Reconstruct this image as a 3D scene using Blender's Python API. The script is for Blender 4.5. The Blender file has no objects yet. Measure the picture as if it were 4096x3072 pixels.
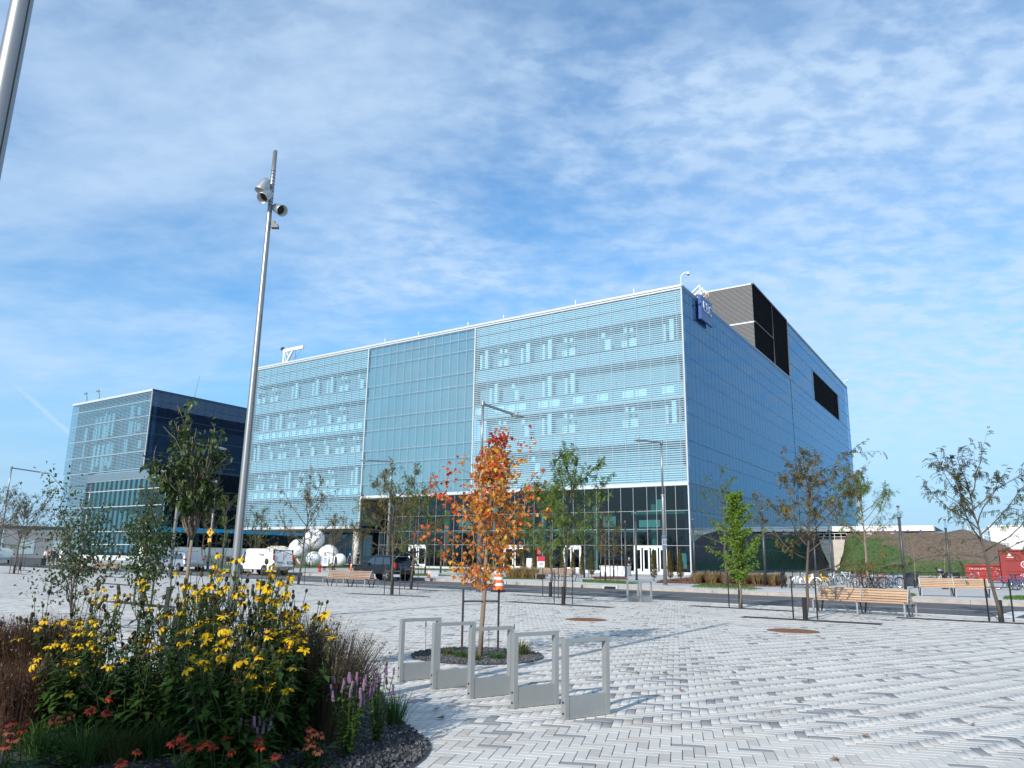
import bpy, math, random
import numpy as np
from math import sin, cos, pi, radians, sqrt, atan2, hypot, exp
from mathutils import Vector, Matrix
SC = bpy.context.scene
COL = SC.collection
rnd = random.Random(11)

# ---------------------------------------------------------------- camera, sky, sun, exposure
cam = bpy.data.objects.new('camera', bpy.data.cameras.new('camera'))
COL.objects.link(cam)
cam.data.sensor_width = 36; cam.data.lens = 26.965
cam.data.clip_start = 0.05; cam.data.clip_end = 6000
_f, _dv, _roll, EYE = 3068.0, 695.3, 0.0154064, 1.65
_th = atan2(_dv, _f)
_u = Vector((sin(_roll)*cos(_th), cos(_roll)*cos(_th), -sin(_th)))
_fw = Vector((0, 0, -1)); _F = (_fw - _u*_fw.dot(_u)).normalized(); _X = _F.cross(_u)
cam.matrix_world = Matrix(((_X.x, _X.y, _X.z, 0), (_F.x, _F.y, _F.z, 0), (_u.x, _u.y, _u.z, EYE), (0, 0, 0, 1)))
SC.camera = cam
SUN_EL, SUN_AZ = radians(28), radians(212)          # azimuth clockwise from +Y, where the sun stands
sun = bpy.data.objects.new('sun', bpy.data.lights.new('sun', 'SUN'))
COL.objects.link(sun)
sun.data.energy = 4.6; sun.data.angle = radians(0.5); sun.data.color = (1.0, 0.93, 0.84)
_d = Vector((sin(SUN_AZ)*cos(SUN_EL), cos(SUN_AZ)*cos(SUN_EL), sin(SUN_EL)))
sun.rotation_euler = _d.to_track_quat('Z', 'Y').to_euler()
SC.view_settings.view_transform = 'Standard'; SC.view_settings.look = 'None'
SC.view_settings.exposure = 0.30; SC.view_settings.gamma = 1.0
SC.view_settings.use_curve_mapping = False

W = bpy.data.worlds.new('World'); SC.world = W; W.use_nodes = True
def world():
    nt = W.node_tree; N = nt.nodes; L = nt.links; N.clear()
    def nd(t, **k):
        n = N.new(t)
        for a, b in k.items(): setattr(n, a, b)
        return n
    def mth(op, a, b=None, c=None, clamp=False):
        n = nd('ShaderNodeMath', operation=op, use_clamp=clamp)
        for i, x in enumerate((a, b, c)):
            if x is None: continue
            if isinstance(x, (int, float)): n.inputs[i].default_value = x
            else: L.new(x, n.inputs[i])
        return n.outputs[0]
    def sstep(x, lo, hi, a=0.0, b=1.0):
        n = nd('ShaderNodeMapRange', interpolation_type='SMOOTHSTEP')
        L.new(x, n.inputs['Value'])
        n.inputs['From Min'].default_value = lo; n.inputs['From Max'].default_value = hi
        n.inputs['To Min'].default_value = a; n.inputs['To Max'].default_value = b
        return n.outputs[0]
    tc = nd('ShaderNodeTexCoord'); sp = nd('ShaderNodeSeparateXYZ'); L.new(tc.outputs['Generated'], sp.inputs[0])
    z = mth('MAXIMUM', sp.outputs[2], 0.0)
    den = mth('ADD', z, 0.22)
    px = mth('DIVIDE', sp.outputs[0], den); py = mth('DIVIDE', sp.outputs[1], den)
    cb = nd('ShaderNodeCombineXYZ'); L.new(px, cb.inputs[0]); L.new(py, cb.inputs[1])
    P = cb.outputs[0]
    def noise(scale, detail, rough, vec=P, off=(0, 0, 0), dist=0.0, stretch=(1, 1, 1), rot=0.0):
        mp = nd('ShaderNodeMapping'); L.new(vec, mp.inputs[0]); mp.inputs['Location'].default_value = off
        mp.inputs['Scale'].default_value = stretch; mp.inputs['Rotation'].default_value = (0, 0, rot)
        n = nd('ShaderNodeTexNoise'); L.new(mp.outputs[0], n.inputs['Vector'])
        n.inputs['Scale'].default_value = scale; n.inputs['Detail'].default_value = detail
        n.inputs['Roughness'].default_value = rough; n.inputs['Distortion'].default_value = dist
        return n.outputs[0]
    big = noise(0.62, 3, 0.5, off=(2.1, 0.3, 0), stretch=(1.0, 0.85, 1))
    mid = noise(2.4, 6, 0.60, off=(7.2, 1.4, 0), rot=0.5, stretch=(0.7, 1.15, 1), dist=0.25)
    fine = noise(17.0, 4, 0.55, off=(1.2, 5.4, 0), dist=0.1, rot=0.30, stretch=(0.8, 1.15, 1))
    zone = noise(1.3, 2, 0.5, off=(4.4, 9.1, 0))
    side = sstep(px, -1.3, 1.1, -0.10, 0.10)              # more cloud towards the right of the view
    hi = sstep(sp.outputs[2], 0.5, 0.72, 0.0, -0.10)
    cover = mth('ADD', mth('ADD', mth('ADD', big, side), hi), mth('MULTIPLY', mth('SUBTRACT', mid, 0.5), 0.70))
    sheet = sstep(cover, 0.20, 0.62)
    rz = sstep(zone, 0.36, 0.58, 0.35, 1.0)
    rip = mth('MULTIPLY', mth('MULTIPLY', sstep(fine, 0.33, 0.67, -0.34, 0.22), rz), sstep(px, -1.0, 0.1, 0.40, 1.0))
    cl = mth('MULTIPLY', sheet, mth('ADD', 0.86, rip))
    horiz = sstep(sp.outputs[2], 0.0, 0.22, 0.25, 1.0)
    cl = mth('MULTIPLY', cl, horiz, clamp=True)
    cl = mth('MULTIPLY', cl, 0.84, clamp=True)
    def dotp(v):
        q = nd('ShaderNodeVectorMath', operation='DOT_PRODUCT'); L.new(tc.outputs['Generated'], q.inputs[0]); q.inputs[1].default_value = v; return q.outputs['Value']
    tn_ = dotp((-0.59733, -0.23090, -0.76804)); ta = dotp((0.60586, 0.49756, -0.62078))        # an old, spreading vapour trail low on the left
    wv = mth('MULTIPLY', mth('SUBTRACT', noise(30.0, 3, 0.6), 0.5), 0.006)
    tr_ = mth('MULTIPLY', sstep(mth('ABSOLUTE', mth('ADD', tn_, wv)), 0.0, 0.0055, 0.55, 0.0), mth('MULTIPLY', sstep(ta, -0.0537, -0.0237), sstep(ta, 0.0387, 0.0737, 1.0, 0.0)))
    cl = mth('MAXIMUM', cl, tr_)
    sky = nd('ShaderNodeTexSky', sky_type='NISHITA'); sky.sun_disc = False
    sky.sun_elevation = SUN_EL; sky.sun_rotation = SUN_AZ
    sky.altitude = 50; sky.air_density = 1.0; sky.dust_density = 0.5; sky.ozone_density = 2.2
    b1 = nd('ShaderNodeBackground'); L.new(sky.outputs[0], b1.inputs[0]); b1.inputs[1].default_value = 0.14
    b2 = nd('ShaderNodeBackground'); b2.inputs[0].default_value = (0.58, 0.75, 0.96, 1); b2.inputs[1].default_value = 0.88
    tn = nd('ShaderNodeMix', data_type='RGBA', blend_type='MULTIPLY'); tn.inputs[0].default_value = 1; L.new(sky.outputs[0], tn.inputs[6]); tn.inputs[7].default_value = (0.55, 1.0, 1.22, 1); L.new(tn.outputs[2], b1.inputs[0])
    b3 = nd('ShaderNodeBackground'); b3.inputs[0].default_value = (0.37, 0.60, 0.87, 1); b3.inputs[1].default_value = 0.78
    hz = sstep(sp.outputs[2], -0.02, 0.34, 0.92, 0.0)
    m0 = nd('ShaderNodeMixShader'); L.new(hz, m0.inputs[0]); L.new(b1.outputs[0], m0.inputs[1]); L.new(b3.outputs[0], m0.inputs[2])
    mx = nd('ShaderNodeMixShader'); L.new(cl, mx.inputs[0]); L.new(m0.outputs[0], mx.inputs[1]); L.new(b2.outputs[0], mx.inputs[2])
    out = nd('ShaderNodeOutputWorld'); L.new(mx.outputs[0], out.inputs[0])
world()

# ---------------------------------------------------------------- helpers
def tag(o, label=None, cat=None, group=None, kind=None):
    if label: o['label'] = label
    if cat: o['category'] = cat
    if group: o['group'] = group
    if kind: o['kind'] = kind
    return o
def thing(name, label, cat, loc=(0, 0, 0), rotz=0, group=None):
    o = bpy.data.objects.new(name, None); COL.objects.link(o); o.empty_display_size = 0.2
    o.location = loc if len(loc) == 3 else (loc[0], loc[1], 0); o.rotation_euler = (0, 0, rotz)
    return tag(o, label, cat, group)
def dup(root, loc, rotz=0, label=None, group=None, scale=None):
    def cp(o, par):
        c = o.copy(); COL.objects.link(c); c.parent = par
        for ch in KIDS.get(o.name, []): 
            n = cp(ch, c); KIDS.setdefault(c.name, []).append(n)
        return c
    r = cp(root, None); r.location = loc if len(loc) == 3 else (loc[0], loc[1], 0); r.rotation_euler = (0, 0, rotz)
    if scale: r.scale = (scale,)*3
    if label: r['label'] = label
    if group: r['group'] = group
    return r
KIDS = {}
def link(name, me, parent=None, loc=None, rot=None, scale=None):
    o = bpy.data.objects.new(name, me); COL.objects.link(o)
    if parent is not None:
        o.parent = parent; KIDS.setdefault(parent.name, []).append(o)
    if loc is not None: o.location = loc
    if rot is not None: o.rotation_euler = rot
    if scale is not None: o.scale = (scale,)*3
    return o
class MB:
    def __init__(s): s.v = []; s.f = []; s.m = []
    def add(s, vs, fs, mi=0):
        b = len(s.v); s.v.extend(vs)
        for f in fs: s.f.append(tuple(b+i for i in f)); s.m.append(mi)
    def box(s, c, d, rz=0, mi=0, M=None, top=None):
        hx, hy, hz = d[0]/2, d[1]/2, d[2]/2; tx, ty = top if top else (1, 1)
        p = [(-hx, -hy, -hz), (hx, -hy, -hz), (hx, hy, -hz), (-hx, hy, -hz), (-hx*tx, -hy*ty, hz), (hx*tx, -hy*ty, hz), (hx*tx, hy*ty, hz), (-hx*tx, hy*ty, hz)]
        if M is not None: p = [tuple(M @ Vector(q)) for q in p]
        elif rz: a, b = cos(rz), sin(rz); p = [(x*a-y*b, x*b+y*a, z) for x, y, z in p]
        s.add([(x+c[0], y+c[1], z+c[2]) for x, y, z in p], [(0, 3, 2, 1), (4, 5, 6, 7), (0, 1, 5, 4), (1, 2, 6, 5), (2, 3, 7, 6), (3, 0, 4, 7)], mi)
        return s
    def bar(s, a, b, w, h=None, mi=0, up=(0, 0, 1)):
        a = Vector(a); b = Vector(b); d = b-a; L = d.length; d.normalize(); u = Vector(up)
        if abs(d.dot(u)) > .98: u = Vector((1, 0, 0))
        r = d.cross(u).normalized(); u = r.cross(d)
        M = Matrix((r, d, u)).transposed()
        return s.box((a+b)/2, (w, L, h or w), M=M, mi=mi)
    def tube(s, pts, rad, n=6, mi=0, cap=True):
        pts = [Vector(p) for p in pts]; m = len(pts)
        if not isinstance(rad, (list, tuple)): rad = [rad]*m
        b = len(s.v); ref = None
        for i, p in enumerate(pts):
            d = (pts[min(i+1, m-1)]-pts[max(i-1, 0)])
            d = d.normalized() if d.length > 1e-9 else Vector((0, 0, 1))
            if ref is None: ref = Vector((1, 0, 0)) if abs(d.x) < .8 else Vector((0, 1, 0))
            e = (ref-d*ref.dot(d)).normalized(); g = d.cross(e); ref = e
            for k in range(n):
                a = 2*pi*k/n; q = p+(e*cos(a)+g*sin(a))*rad[i]; s.v.append((q.x, q.y, q.z))
        for i in range(m-1):
            for k in range(n):
                s.f.append((b+i*n+k, b+i*n+(k+1) % n, b+(i+1)*n+(k+1) % n, b+(i+1)*n+k)); s.m.append(mi)
        if cap:
            s.f.append(tuple(b+k for k in reversed(range(n)))); s.m.append(mi)
            s.f.append(tuple(b+(m-1)*n+k for k in range(n))); s.m.append(mi)
        return s
    def lathe(s, prof, n=12, c=(0, 0, 0), mi=0, M=None):
        b = len(s.v)
        for r, z in prof:
            for k in range(n):
                a = 2*pi*k/n; q = Vector((r*cos(a), r*sin(a), z))
                if M is not None: q = M @ q
                s.v.append((q.x+c[0], q.y+c[1], q.z+c[2]))
        for i in range(len(prof)-1):
            for k in range(n):
                s.f.append((b+i*n+k, b+i*n+(k+1) % n, b+(i+1)*n+(k+1) % n, b+(i+1)*n+k)); s.m.append(mi)
        s.f.append(tuple(b+k for k in reversed(range(n)))); s.m.append(mi)
        s.f.append(tuple(b+(len(prof)-1)*n+k for k in range(n))); s.m.append(mi)
        return s
    def ball(s, c, r, n=12, m=8, mi=0):
        rx, ry, rz = r if isinstance(r, (tuple, list)) else (r, r, r)
        prof = [(sin(pi*(i+.02)/(m+.04)), -cos(pi*(i+.02)/(m+.04))) for i in range(m+1)]
        b = len(s.v); s.lathe(prof, n, (0, 0, 0), mi)
        for i in range(b, len(s.v)):
            x, y, z = s.v[i]; s.v[i] = (c[0]+x*rx, c[1]+y*ry, c[2]+z*rz)
        return s
    def quad(s, a, b, c, d, mi=0): s.add([tuple(a), tuple(b), tuple(c), tuple(d)], [(0, 1, 2, 3)], mi); return s
    def prism(s, poly, z0, z1, mi=0):
        n = len(poly); s.add([(x, y, z0) for x, y in poly]+[(x, y, z1) for x, y in poly],
            [tuple(reversed(range(n))), tuple(range(n, 2*n))]+[(i, (i+1) % n, n+(i+1) % n, n+i) for i in range(n)], mi); return s
    def xprism(s, poly, x0, x1, mi=0):   # poly in (y,z), extruded along x
        n = len(poly); s.add([(x0, y, z) for y, z in poly]+[(x1, y, z) for y, z in poly],
            [tuple(reversed(range(n))), tuple(range(n, 2*n))]+[(i, (i+1) % n, n+(i+1) % n, n+i) for i in range(n)], mi); return s
    def mesh(s, name, mats, smooth=False):
        me = bpy.data.meshes.new(name); me.from_pydata(s.v, [], s.f)
        for m in (mats if isinstance(mats, (list, tuple)) else [mats]): me.materials.append(m)
        if any(s.m): me.polygons.foreach_set('material_index', s.m)
        if smooth: me.polygons.foreach_set('use_smooth', [True]*len(s.f))
        me.update(); return me
    def build(s, name, mats, parent=None, loc=None, smooth=False, rot=None):
        return link(name, s.mesh(name, mats, smooth), parent, loc, rot)

# ---------------------------------------------------------------- materials
def nodes(name):
    m = bpy.data.materials.new(name); m.use_nodes = True; nt = m.node_tree; nt.nodes.clear()
    out = nt.nodes.new('ShaderNodeOutputMaterial'); return m, nt, out
def setin(n, key, v):
    if key in n.inputs: n.inputs[key].default_value = v
def mat(name, col, rough=.6, metal=0, var=.12, scale=6.0, bump=0, spec=.5, island=0.0, obj=0.0, stretch=(1, 1, 1), coat=0, fine=0, soil=0):
    m, nt, out = nodes(name); N, L = nt.nodes, nt.links
    p = N.new('ShaderNodeBsdfPrincipled'); L.new(p.outputs[0], out.inputs[0])
    setin(p, 'Roughness', rough); setin(p, 'Metallic', metal); setin(p, 'Specular IOR Level', spec); setin(p, 'Coat Weight', coat)
    tc = N.new('ShaderNodeTexCoord'); mp = N.new('ShaderNodeMapping'); L.new(tc.outputs['Object'], mp.inputs[0]); mp.inputs['Scale'].default_value = stretch
    nz = N.new('ShaderNodeTexNoise'); L.new(mp.outputs[0], nz.inputs['Vector']); nz.inputs['Scale'].default_value = scale; nz.inputs['Detail'].default_value = 5; nz.inputs['Roughness'].default_value = .65
    mr = N.new('ShaderNodeMapRange'); L.new(nz.outputs[0], mr.inputs[0]); mr.inputs[1].default_value = .25; mr.inputs[2].default_value = .75
    mr.inputs[3].default_value = 1-var; mr.inputs[4].default_value = 1+var
    val = mr.outputs[0]
    def mulr(sock, amt):
        nonlocal val
        r = N.new('ShaderNodeMapRange'); L.new(sock, r.inputs[0]); r.inputs[3].default_value = 1-amt; r.inputs[4].default_value = 1+amt
        q = N.new('ShaderNodeMath'); q.operation = 'MULTIPLY'; L.new(val, q.inputs[0]); L.new(r.outputs[0], q.inputs[1]); val = q.outputs[0]
    if island: g = N.new('ShaderNodeNewGeometry'); mulr(g.outputs['Random Per Island'], island)
    if obj: g = N.new('ShaderNodeObjectInfo'); mulr(g.outputs['Random'], obj)
    if soil:
        gp = N.new('ShaderNodeNewGeometry'); n4 = N.new('ShaderNodeTexNoise'); L.new(gp.outputs['Position'], n4.inputs['Vector']); n4.inputs['Scale'].default_value = .55; n4.inputs['Detail'].default_value = 6; n4.inputs['Roughness'].default_value = .7; mulr(n4.outputs[0], soil)
    if fine:
        n2 = N.new('ShaderNodeTexNoise'); L.new(mp.outputs[0], n2.inputs['Vector']); n2.inputs['Scale'].default_value = scale*14; n2.inputs['Detail'].default_value = 3; mulr(n2.outputs[0], fine)
    mx = N.new('ShaderNodeVectorMath'); mx.operation = 'SCALE'; mx.inputs[0].default_value = col[:3]; L.new(val, mx.inputs['Scale'])
    L.new(mx.outputs[0], p.inputs['Base Color'])
    if bump:
        bp = N.new('ShaderNodeBump'); bp.inputs['Strength'].default_value = bump; bp.inputs['Distance'].default_value = .02
        n3 = N.new('ShaderNodeTexNoise'); L.new(mp.outputs[0], n3.inputs['Vector']); n3.inputs['Scale'].default_value = scale*5; n3.inputs['Detail'].default_value = 4
        L.new(n3.outputs[0], bp.inputs['Height']); L.new(bp.outputs[0], p.inputs['Normal'])
    return m
def leafmat(name, cols, trans=.35, rough=.5, byobj=False):
    m, nt, out = nodes(name); N, L = nt.nodes, nt.links
    if byobj: src = N.new('ShaderNodeObjectInfo').outputs['Random']
    else: src = N.new('ShaderNodeNewGeometry').outputs['Random Per Island']
    cr = N.new('ShaderNodeValToRGB'); L.new(src, cr.inputs[0]); e = cr.color_ramp.elements
    while len(e) < len(cols): e.new(.5)
    for i, c in enumerate(cols): e[i].position = i/max(1, len(cols)-1); e[i].color = (*c, 1)
    d = N.new('ShaderNodeBsdfPrincipled'); setin(d, 'Roughness', rough); setin(d, 'Specular IOR Level', .35); L.new(cr.outputs[0], d.inputs['Base Color'])
    t = N.new('ShaderNodeBsdfTranslucent'); L.new(cr.outputs[0], t.inputs[0])
    mx = N.new('ShaderNodeMixShader'); mx.inputs[0].default_value = trans; L.new(d.outputs[0], mx.inputs[1]); L.new(t.outputs[0], mx.inputs[2]); L.new(mx.outputs[0], out.inputs[0])
    return m
def glassmat(name, tint, ior=1.6, frit=0.0, fritcol=(.62, .74, .77), period=.25, duty=.5, rough=.01, refl=(1, 1, 1), wob=0.0):
    m, nt, out = nodes(name); N, L = nt.nodes, nt.links
    tr = N.new('ShaderNodeBsdfTransparent'); tr.inputs[0].default_value = (*tint, 1)
    base = tr.outputs[0]
    if frit:
        g = N.new('ShaderNodeNewGeometry'); sp = N.new('ShaderNodeSeparateXYZ'); L.new(g.outputs['Position'], sp.inputs[0])
        a = N.new('ShaderNodeMath'); a.operation = 'DIVIDE'; L.new(sp.outputs[2], a.inputs[0]); a.inputs[1].default_value = period
        b = N.new('ShaderNodeMath'); b.operation = 'FRACT'; L.new(a.outputs[0], b.inputs[0])
        c = N.new('ShaderNodeMath'); c.operation = 'LESS_THAN'; L.new(b.outputs[0], c.inputs[0]); c.inputs[1].default_value = duty
        d = N.new('ShaderNodeMath'); d.operation = 'MULTIPLY'; L.new(c.outputs[0], d.inputs[0]); d.inputs[1].default_value = frit
        df = N.new('ShaderNodeBsdfDiffuse'); df.inputs[0].default_value = (*fritcol, 1)
        mx = N.new('ShaderNodeMixShader'); L.new(d.outputs[0], mx.inputs[0]); L.new(base, mx.inputs[1]); L.new(df.outputs[0], mx.inputs[2]); base = mx.outputs[0]
    gl = N.new('ShaderNodeBsdfGlossy'); gl.inputs[0].default_value = (*refl, 1); gl.inputs['Roughness'].default_value = rough
    fr = N.new('ShaderNodeFresnel'); fr.inputs[0].default_value = ior
    if wob:
        tc = N.new('ShaderNodeTexCoord'); nz = N.new('ShaderNodeTexNoise'); L.new(tc.outputs['Object'], nz.inputs['Vector']); nz.inputs['Scale'].default_value = .35; nz.inputs['Detail'].default_value = 1
        bp = N.new('ShaderNodeBump'); bp.inputs['Strength'].default_value = wob; bp.inputs['Distance'].default_value = .05; L.new(nz.outputs[0], bp.inputs['Height']); L.new(bp.outputs[0], gl.inputs['Normal'])
    gb = N.new('ShaderNodeNewGeometry'); bf = N.new('ShaderNodeMath'); bf.operation = 'SUBTRACT'; bf.inputs[0].default_value = 1; L.new(gb.outputs['Backfacing'], bf.inputs[1])
    ff = N.new('ShaderNodeMath'); ff.operation = 'MULTIPLY'; L.new(fr.outputs[0], ff.inputs[0]); L.new(bf.outputs[0], ff.inputs[1])
    mx = N.new('ShaderNodeMixShader'); L.new(ff.outputs[0], mx.inputs[0]); L.new(base, mx.inputs[1]); L.new(gl.outputs[0], mx.inputs[2]); L.new(mx.outputs[0], out.inputs[0])
    return m
def emit(name, col, s):
    m, nt, out = nodes(name); e = nt.nodes.new('ShaderNodeEmission'); e.inputs[0].default_value = (*col, 1); e.inputs[1].default_value = s
    nt.links.new(e.outputs[0], out.inputs[0]); return m
def text(name, s, size, mt, parent, loc, rot, depth=.004, align='CENTER'):
    cu = bpy.data.curves.new(name, 'FONT'); cu.body = s; cu.size = size; cu.extrude = depth; cu.align_x = align; cu.align_y = 'CENTER'; cu.resolution_u = 2
    cu.materials.append(mt); o = bpy.data.objects.new(name, cu); COL.objects.link(o); dg = bpy.context.evaluated_depsgraph_get()
    me = bpy.data.meshes.new_from_object(o.evaluated_get(dg)); bpy.data.objects.remove(o); me.name = name
    return link(name, me, parent, loc, rot)

ALU = mat('brushed_aluminium', (.46, .47, .47), .38, .85, .08, 3, stretch=(1, 1, .15))
GALV = mat('galvanised_steel', (.42, .43, .43), .45, .8, .18, 5)
WHITE = mat('white_paint', (.68, .69, .68), .5, 0, .04, 2)
TRIM = mat('white_metal_trim', (.50, .52, .53), .4, .1, .03, 2)
BLACK = mat('black_plastic', (.015, .015, .016), .5, 0, .2, 6)
DARKM = mat('dark_grey_metal', (.06, .065, .07), .45, .3, .15, 4)
RUBBER = mat('rubber', (.018, .018, .018), .8, 0, .2, 10)
CHROME = mat('bright_metal', (.55, .56, .57), .25, .95, .05, 4)
CONC = mat('concrete', (.42, .40, .36), .85, 0, .14, 1.2, .25, fine=.08)
WALKC = mat('sidewalk_concrete', (.46, .46, .44), .85, 0, .10, .6, .15, fine=.08)
# ---------------------------------------------------------------- the setting
DR = (-.7716, .6361); NR = (.6361, .7716)           # along the street, across the street
def RP(a, n, z=None):
    p = (DR[0]*a+NR[0]*n, DR[1]*a+NR[1]*n)
    return p if z is None else (p[0], p[1], z)
ROT_R = atan2(DR[1], DR[0])                         # yaw of the street
def strip(mb, n0, n1, a0, a1, z, step=12.0, mi=0):
    k = max(1, int(abs(a1-a0)/step))
    for i in range(k):
        b, c = a0+(a1-a0)*i/k, a0+(a1-a0)*(i+1)/k
        mb.quad(RP(b, n1, z), RP(b, n0, z), RP(c, n0, z), RP(c, n1, z), mi)
def inpoly(x, y, P):
    r = False; j = len(P)-1
    for i in range(len(P)):
        if (P[i][1] > y) != (P[j][1] > y) and x < (P[j][0]-P[i][0])*(y-P[i][1])/(P[j][1]-P[i][1])+P[i][0]: r = not r
        j = i
    return r
def smoothpoly(P, k=6):
    out = []; n = len(P)
    for i in range(n):
        p0, p1, p2, p3 = (Vector(P[(i+j-1) % n]) for j in range(4))
        for q in range(k):
            t = q/k
            out.append(tuple(.5*((2*p1)+(p2-p0)*t+(2*p0-5*p1+4*p2-p3)*t*t+(3*p1-p0-3*p2+p3)*t**3)))
    return out
BED = smoothpoly([(-0.68,7.42), (-0.72,6.77), (-1.0,6.0), (-1.5,5.2), (-3.4,4.5), (-6.5,4.2), (-9.0,6.5), (-9.0,9.5), (-6.4,11.6), (-3.9,11.2), (-1.96,10.85), (-1.26,8.88), (-0.91,7.98)])
PITC = (-0.52, 13.85); PITR = 1.13
GEO = mat('earth', (.10, .085, .06), .95, 0, .3, .05, fine=.2)
g = MB(); g.quad((-3000, -3000, -.4), (3000, -3000, -.4), (3000, 3000, -.4), (-3000, 3000, -.4))
tag(g.build('ground', GEO), kind='structure')

P_L = mat('paver_light_grey', (.495, .482, .45), .9, 0, .05, 9, .15, island=.05, fine=.12, soil=.30)
P_B = mat('paver_warm_grey', (.43, .405, .37), .9, 0, .06, 9, .15, island=.10, fine=.10, soil=.25)
P_D = mat('paver_dark_grey', (.225, .226, .235), .9, 0, .06, 9, .15, island=.14, fine=.12, soil=.2)
P_J = mat('joint_sand', (.15, .145, .135), .95, 0, .2, 4, fine=.2)
E1 = (cos(radians(12)), -sin(radians(12))); E2 = (sin(radians(12)), cos(radians(12)))
def farpave():
    m, nt, out = nodes('paving_far'); N, L = nt.nodes, nt.links
    p = N.new('ShaderNodeBsdfPrincipled'); L.new(p.outputs[0], out.inputs[0]); setin(p, 'Roughness', .85)
    g = N.new('ShaderNodeNewGeometry'); mp = N.new('ShaderNodeMapping'); mp.vector_type = 'POINT'; L.new(g.outputs['Position'], mp.inputs[0])
    mp.inputs['Rotation'].default_value = (0, 0, radians(12)); mp.inputs['Scale'].default_value = (1/.1, 1/.3, 1)
    fl = N.new('ShaderNodeVectorMath'); fl.operation = 'FLOOR'; L.new(mp.outputs[0], fl.inputs[0])
    wn = N.new('ShaderNodeTexWhiteNoise'); wn.noise_dimensions = '2D'; L.new(fl.outputs[0], wn.inputs['Vector'])
    cr = N.new('ShaderNodeValToRGB'); cr.color_ramp.interpolation = 'CONSTANT'; e = cr.color_ramp.elements
    e[0].color = (.455, .443, .415, 1); e[1].position = .75; e[1].color = (.35, .337, .31, 1)
    x = e.new(.92); x.color = (.215, .215, .225, 1)
    L.new(wn.outputs[0], cr.inputs[0]); L.new(cr.outputs[0], p.inputs['Base Color']); return m
CELL = 2.0
def near(i, j):
    x, y = (i+.5)*CELL, (j+.5)*CELL
    d = hypot(x, y); az = atan2(x, y)
    return y > -3 and d < 33 and (abs(az) < radians(44) or d < 8)
def plaza():
    mb = MB(); S = set()
    for i in range(-80, 60):
        for j in range(-20, 80):
            x, y = (i+.5)*CELL, (j+.5)*CELL
            if x*NR[0]+y*NR[1] > 29.9+1.5: continue
            c = [(i*CELL, j*CELL), ((i+1)*CELL, j*CELL), ((i+1)*CELL, (j+1)*CELL), (i*CELL, (j+1)*CELL)]
            # clip to the kerb line
            P = []
            for k in range(4):
                a, b = c[k], c[(k+1) % 4]; da = 29.9-(a[0]*NR[0]+a[1]*NR[1]); db = 29.9-(b[0]*NR[0]+b[1]*NR[1])
                if da >= 0: P.append(a)
                if da*db < 0: t = da/(da-db); P.append((a[0]+(b[0]-a[0])*t, a[1]+(b[1]-a[1])*t))
            if len(P) < 3: continue
            nr = near(i, j)
            if nr: S.add((i, j))
            z = -.014 if nr else 0.0
            mb.add([(q[0], q[1], z) for q in P], [tuple(range(len(P)))], 0 if nr else 1)
    root = tag(mb.build('plaza_pavement', [P_J, farpave()]), kind='structure')
    # herringbone of 0.1 x 0.3 m blocks
    U = .1; R = random.Random(5)
    tiles = []
    for a in range(-520, 520):
        for b in range(-130, 130):
            x, y = a+3*b, a-3*b
            for hv in (0, 1):
                if hv == 0: cx, cy = x+1.5, y+.5
                else: cx, cy = x+.5, y+2.5
                wx, wy = (E1[0]*cx+E2[0]*cy)*U, (E1[1]*cx+E2[1]*cy)*U
                if wx*NR[0]+wy*NR[1] > 29.75: continue
                if (math.floor(wx/CELL), math.floor(wy/CELL)) not in S: continue
                if inpoly(wx, wy, BED) and inpoly(wx+.25, wy-.2, BED) and inpoly(wx+.2, wy+.2, BED): continue
                if hypot(wx-PITC[0], wy-PITC[1]) < PITR-.2: continue
                r = R.random(); t = 0 if r < .77 else (1 if r < .92 else 2)
                tiles.append((wx, wy, hv, t, R.uniform(-.0012, .0004), R.uniform(-.004, .004)))
    def size(t):
        d = hypot(t[0], t[1]); az = atan2(t[0], t[1])
        return d if (abs(az) < radians(33) and t[1] > 6.4) else 999
    tiles.sort(key=size)
    ang = -radians(12)
    def shape(L, Wd):
        hx, hy, c, h = L/2-.0032, Wd/2-.0032, .003, .012
        v = [(-hx, -hy, -h), (hx, -hy, -h), (hx, hy, -h), (-hx, hy, -h), (-hx, -hy, -c), (hx, -hy, -c), (hx, hy, -c), (-hx, hy, -c),
             (-hx+c, -hy+c, 0), (hx-c, -hy+c, 0), (hx-c, hy-c, 0), (-hx+c, hy-c, 0)]
        f = [(0, 1, 5, 4), (1, 2, 6, 5), (2, 3, 7, 6), (3, 0, 4, 7), (4, 5, 9, 8), (5, 6, 10, 9), (6, 7, 11, 10), (7, 4, 8, 11), (8, 9, 10, 11)]
        return v, f
    sv, sf = shape(.3, .1)
    mats3 = [P_L, P_B, P_D]; pm = []
    for m in mats3:
        q = MB(); q.add(sv, sf); pm.append(q.mesh('paver', m))
    for wx, wy, hv, t, dz, dr in tiles[:300]:
        link('paver', pm[t], root, (wx, wy, dz), (0, 0, ang+(pi/2 if hv else 0)+dr))
    rest = tiles[300:]; n = len(rest); A = np.array(rest)
    th = ang+A[:, 2]*pi/2+A[:, 5]; c, s = np.cos(th), np.sin(th); V = np.array(sv)
    X = A[:, 0][:, None]+c[:, None]*V[:, 0]-s[:, None]*V[:, 1]; Y = A[:, 1][:, None]+s[:, None]*V[:, 0]+c[:, None]*V[:, 1]; Z = A[:, 4][:, None]+V[:, 2]
    co = np.stack([X, Y, Z], 2).reshape(-1, 3)
    Fc = (np.array(sf)[None]+np.arange(n)[:, None, None]*12).reshape(-1, 4)
    me = bpy.data.meshes.new('paver_field'); me.vertices.add(len(co)); me.vertices.foreach_set('co', co.ravel())
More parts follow.
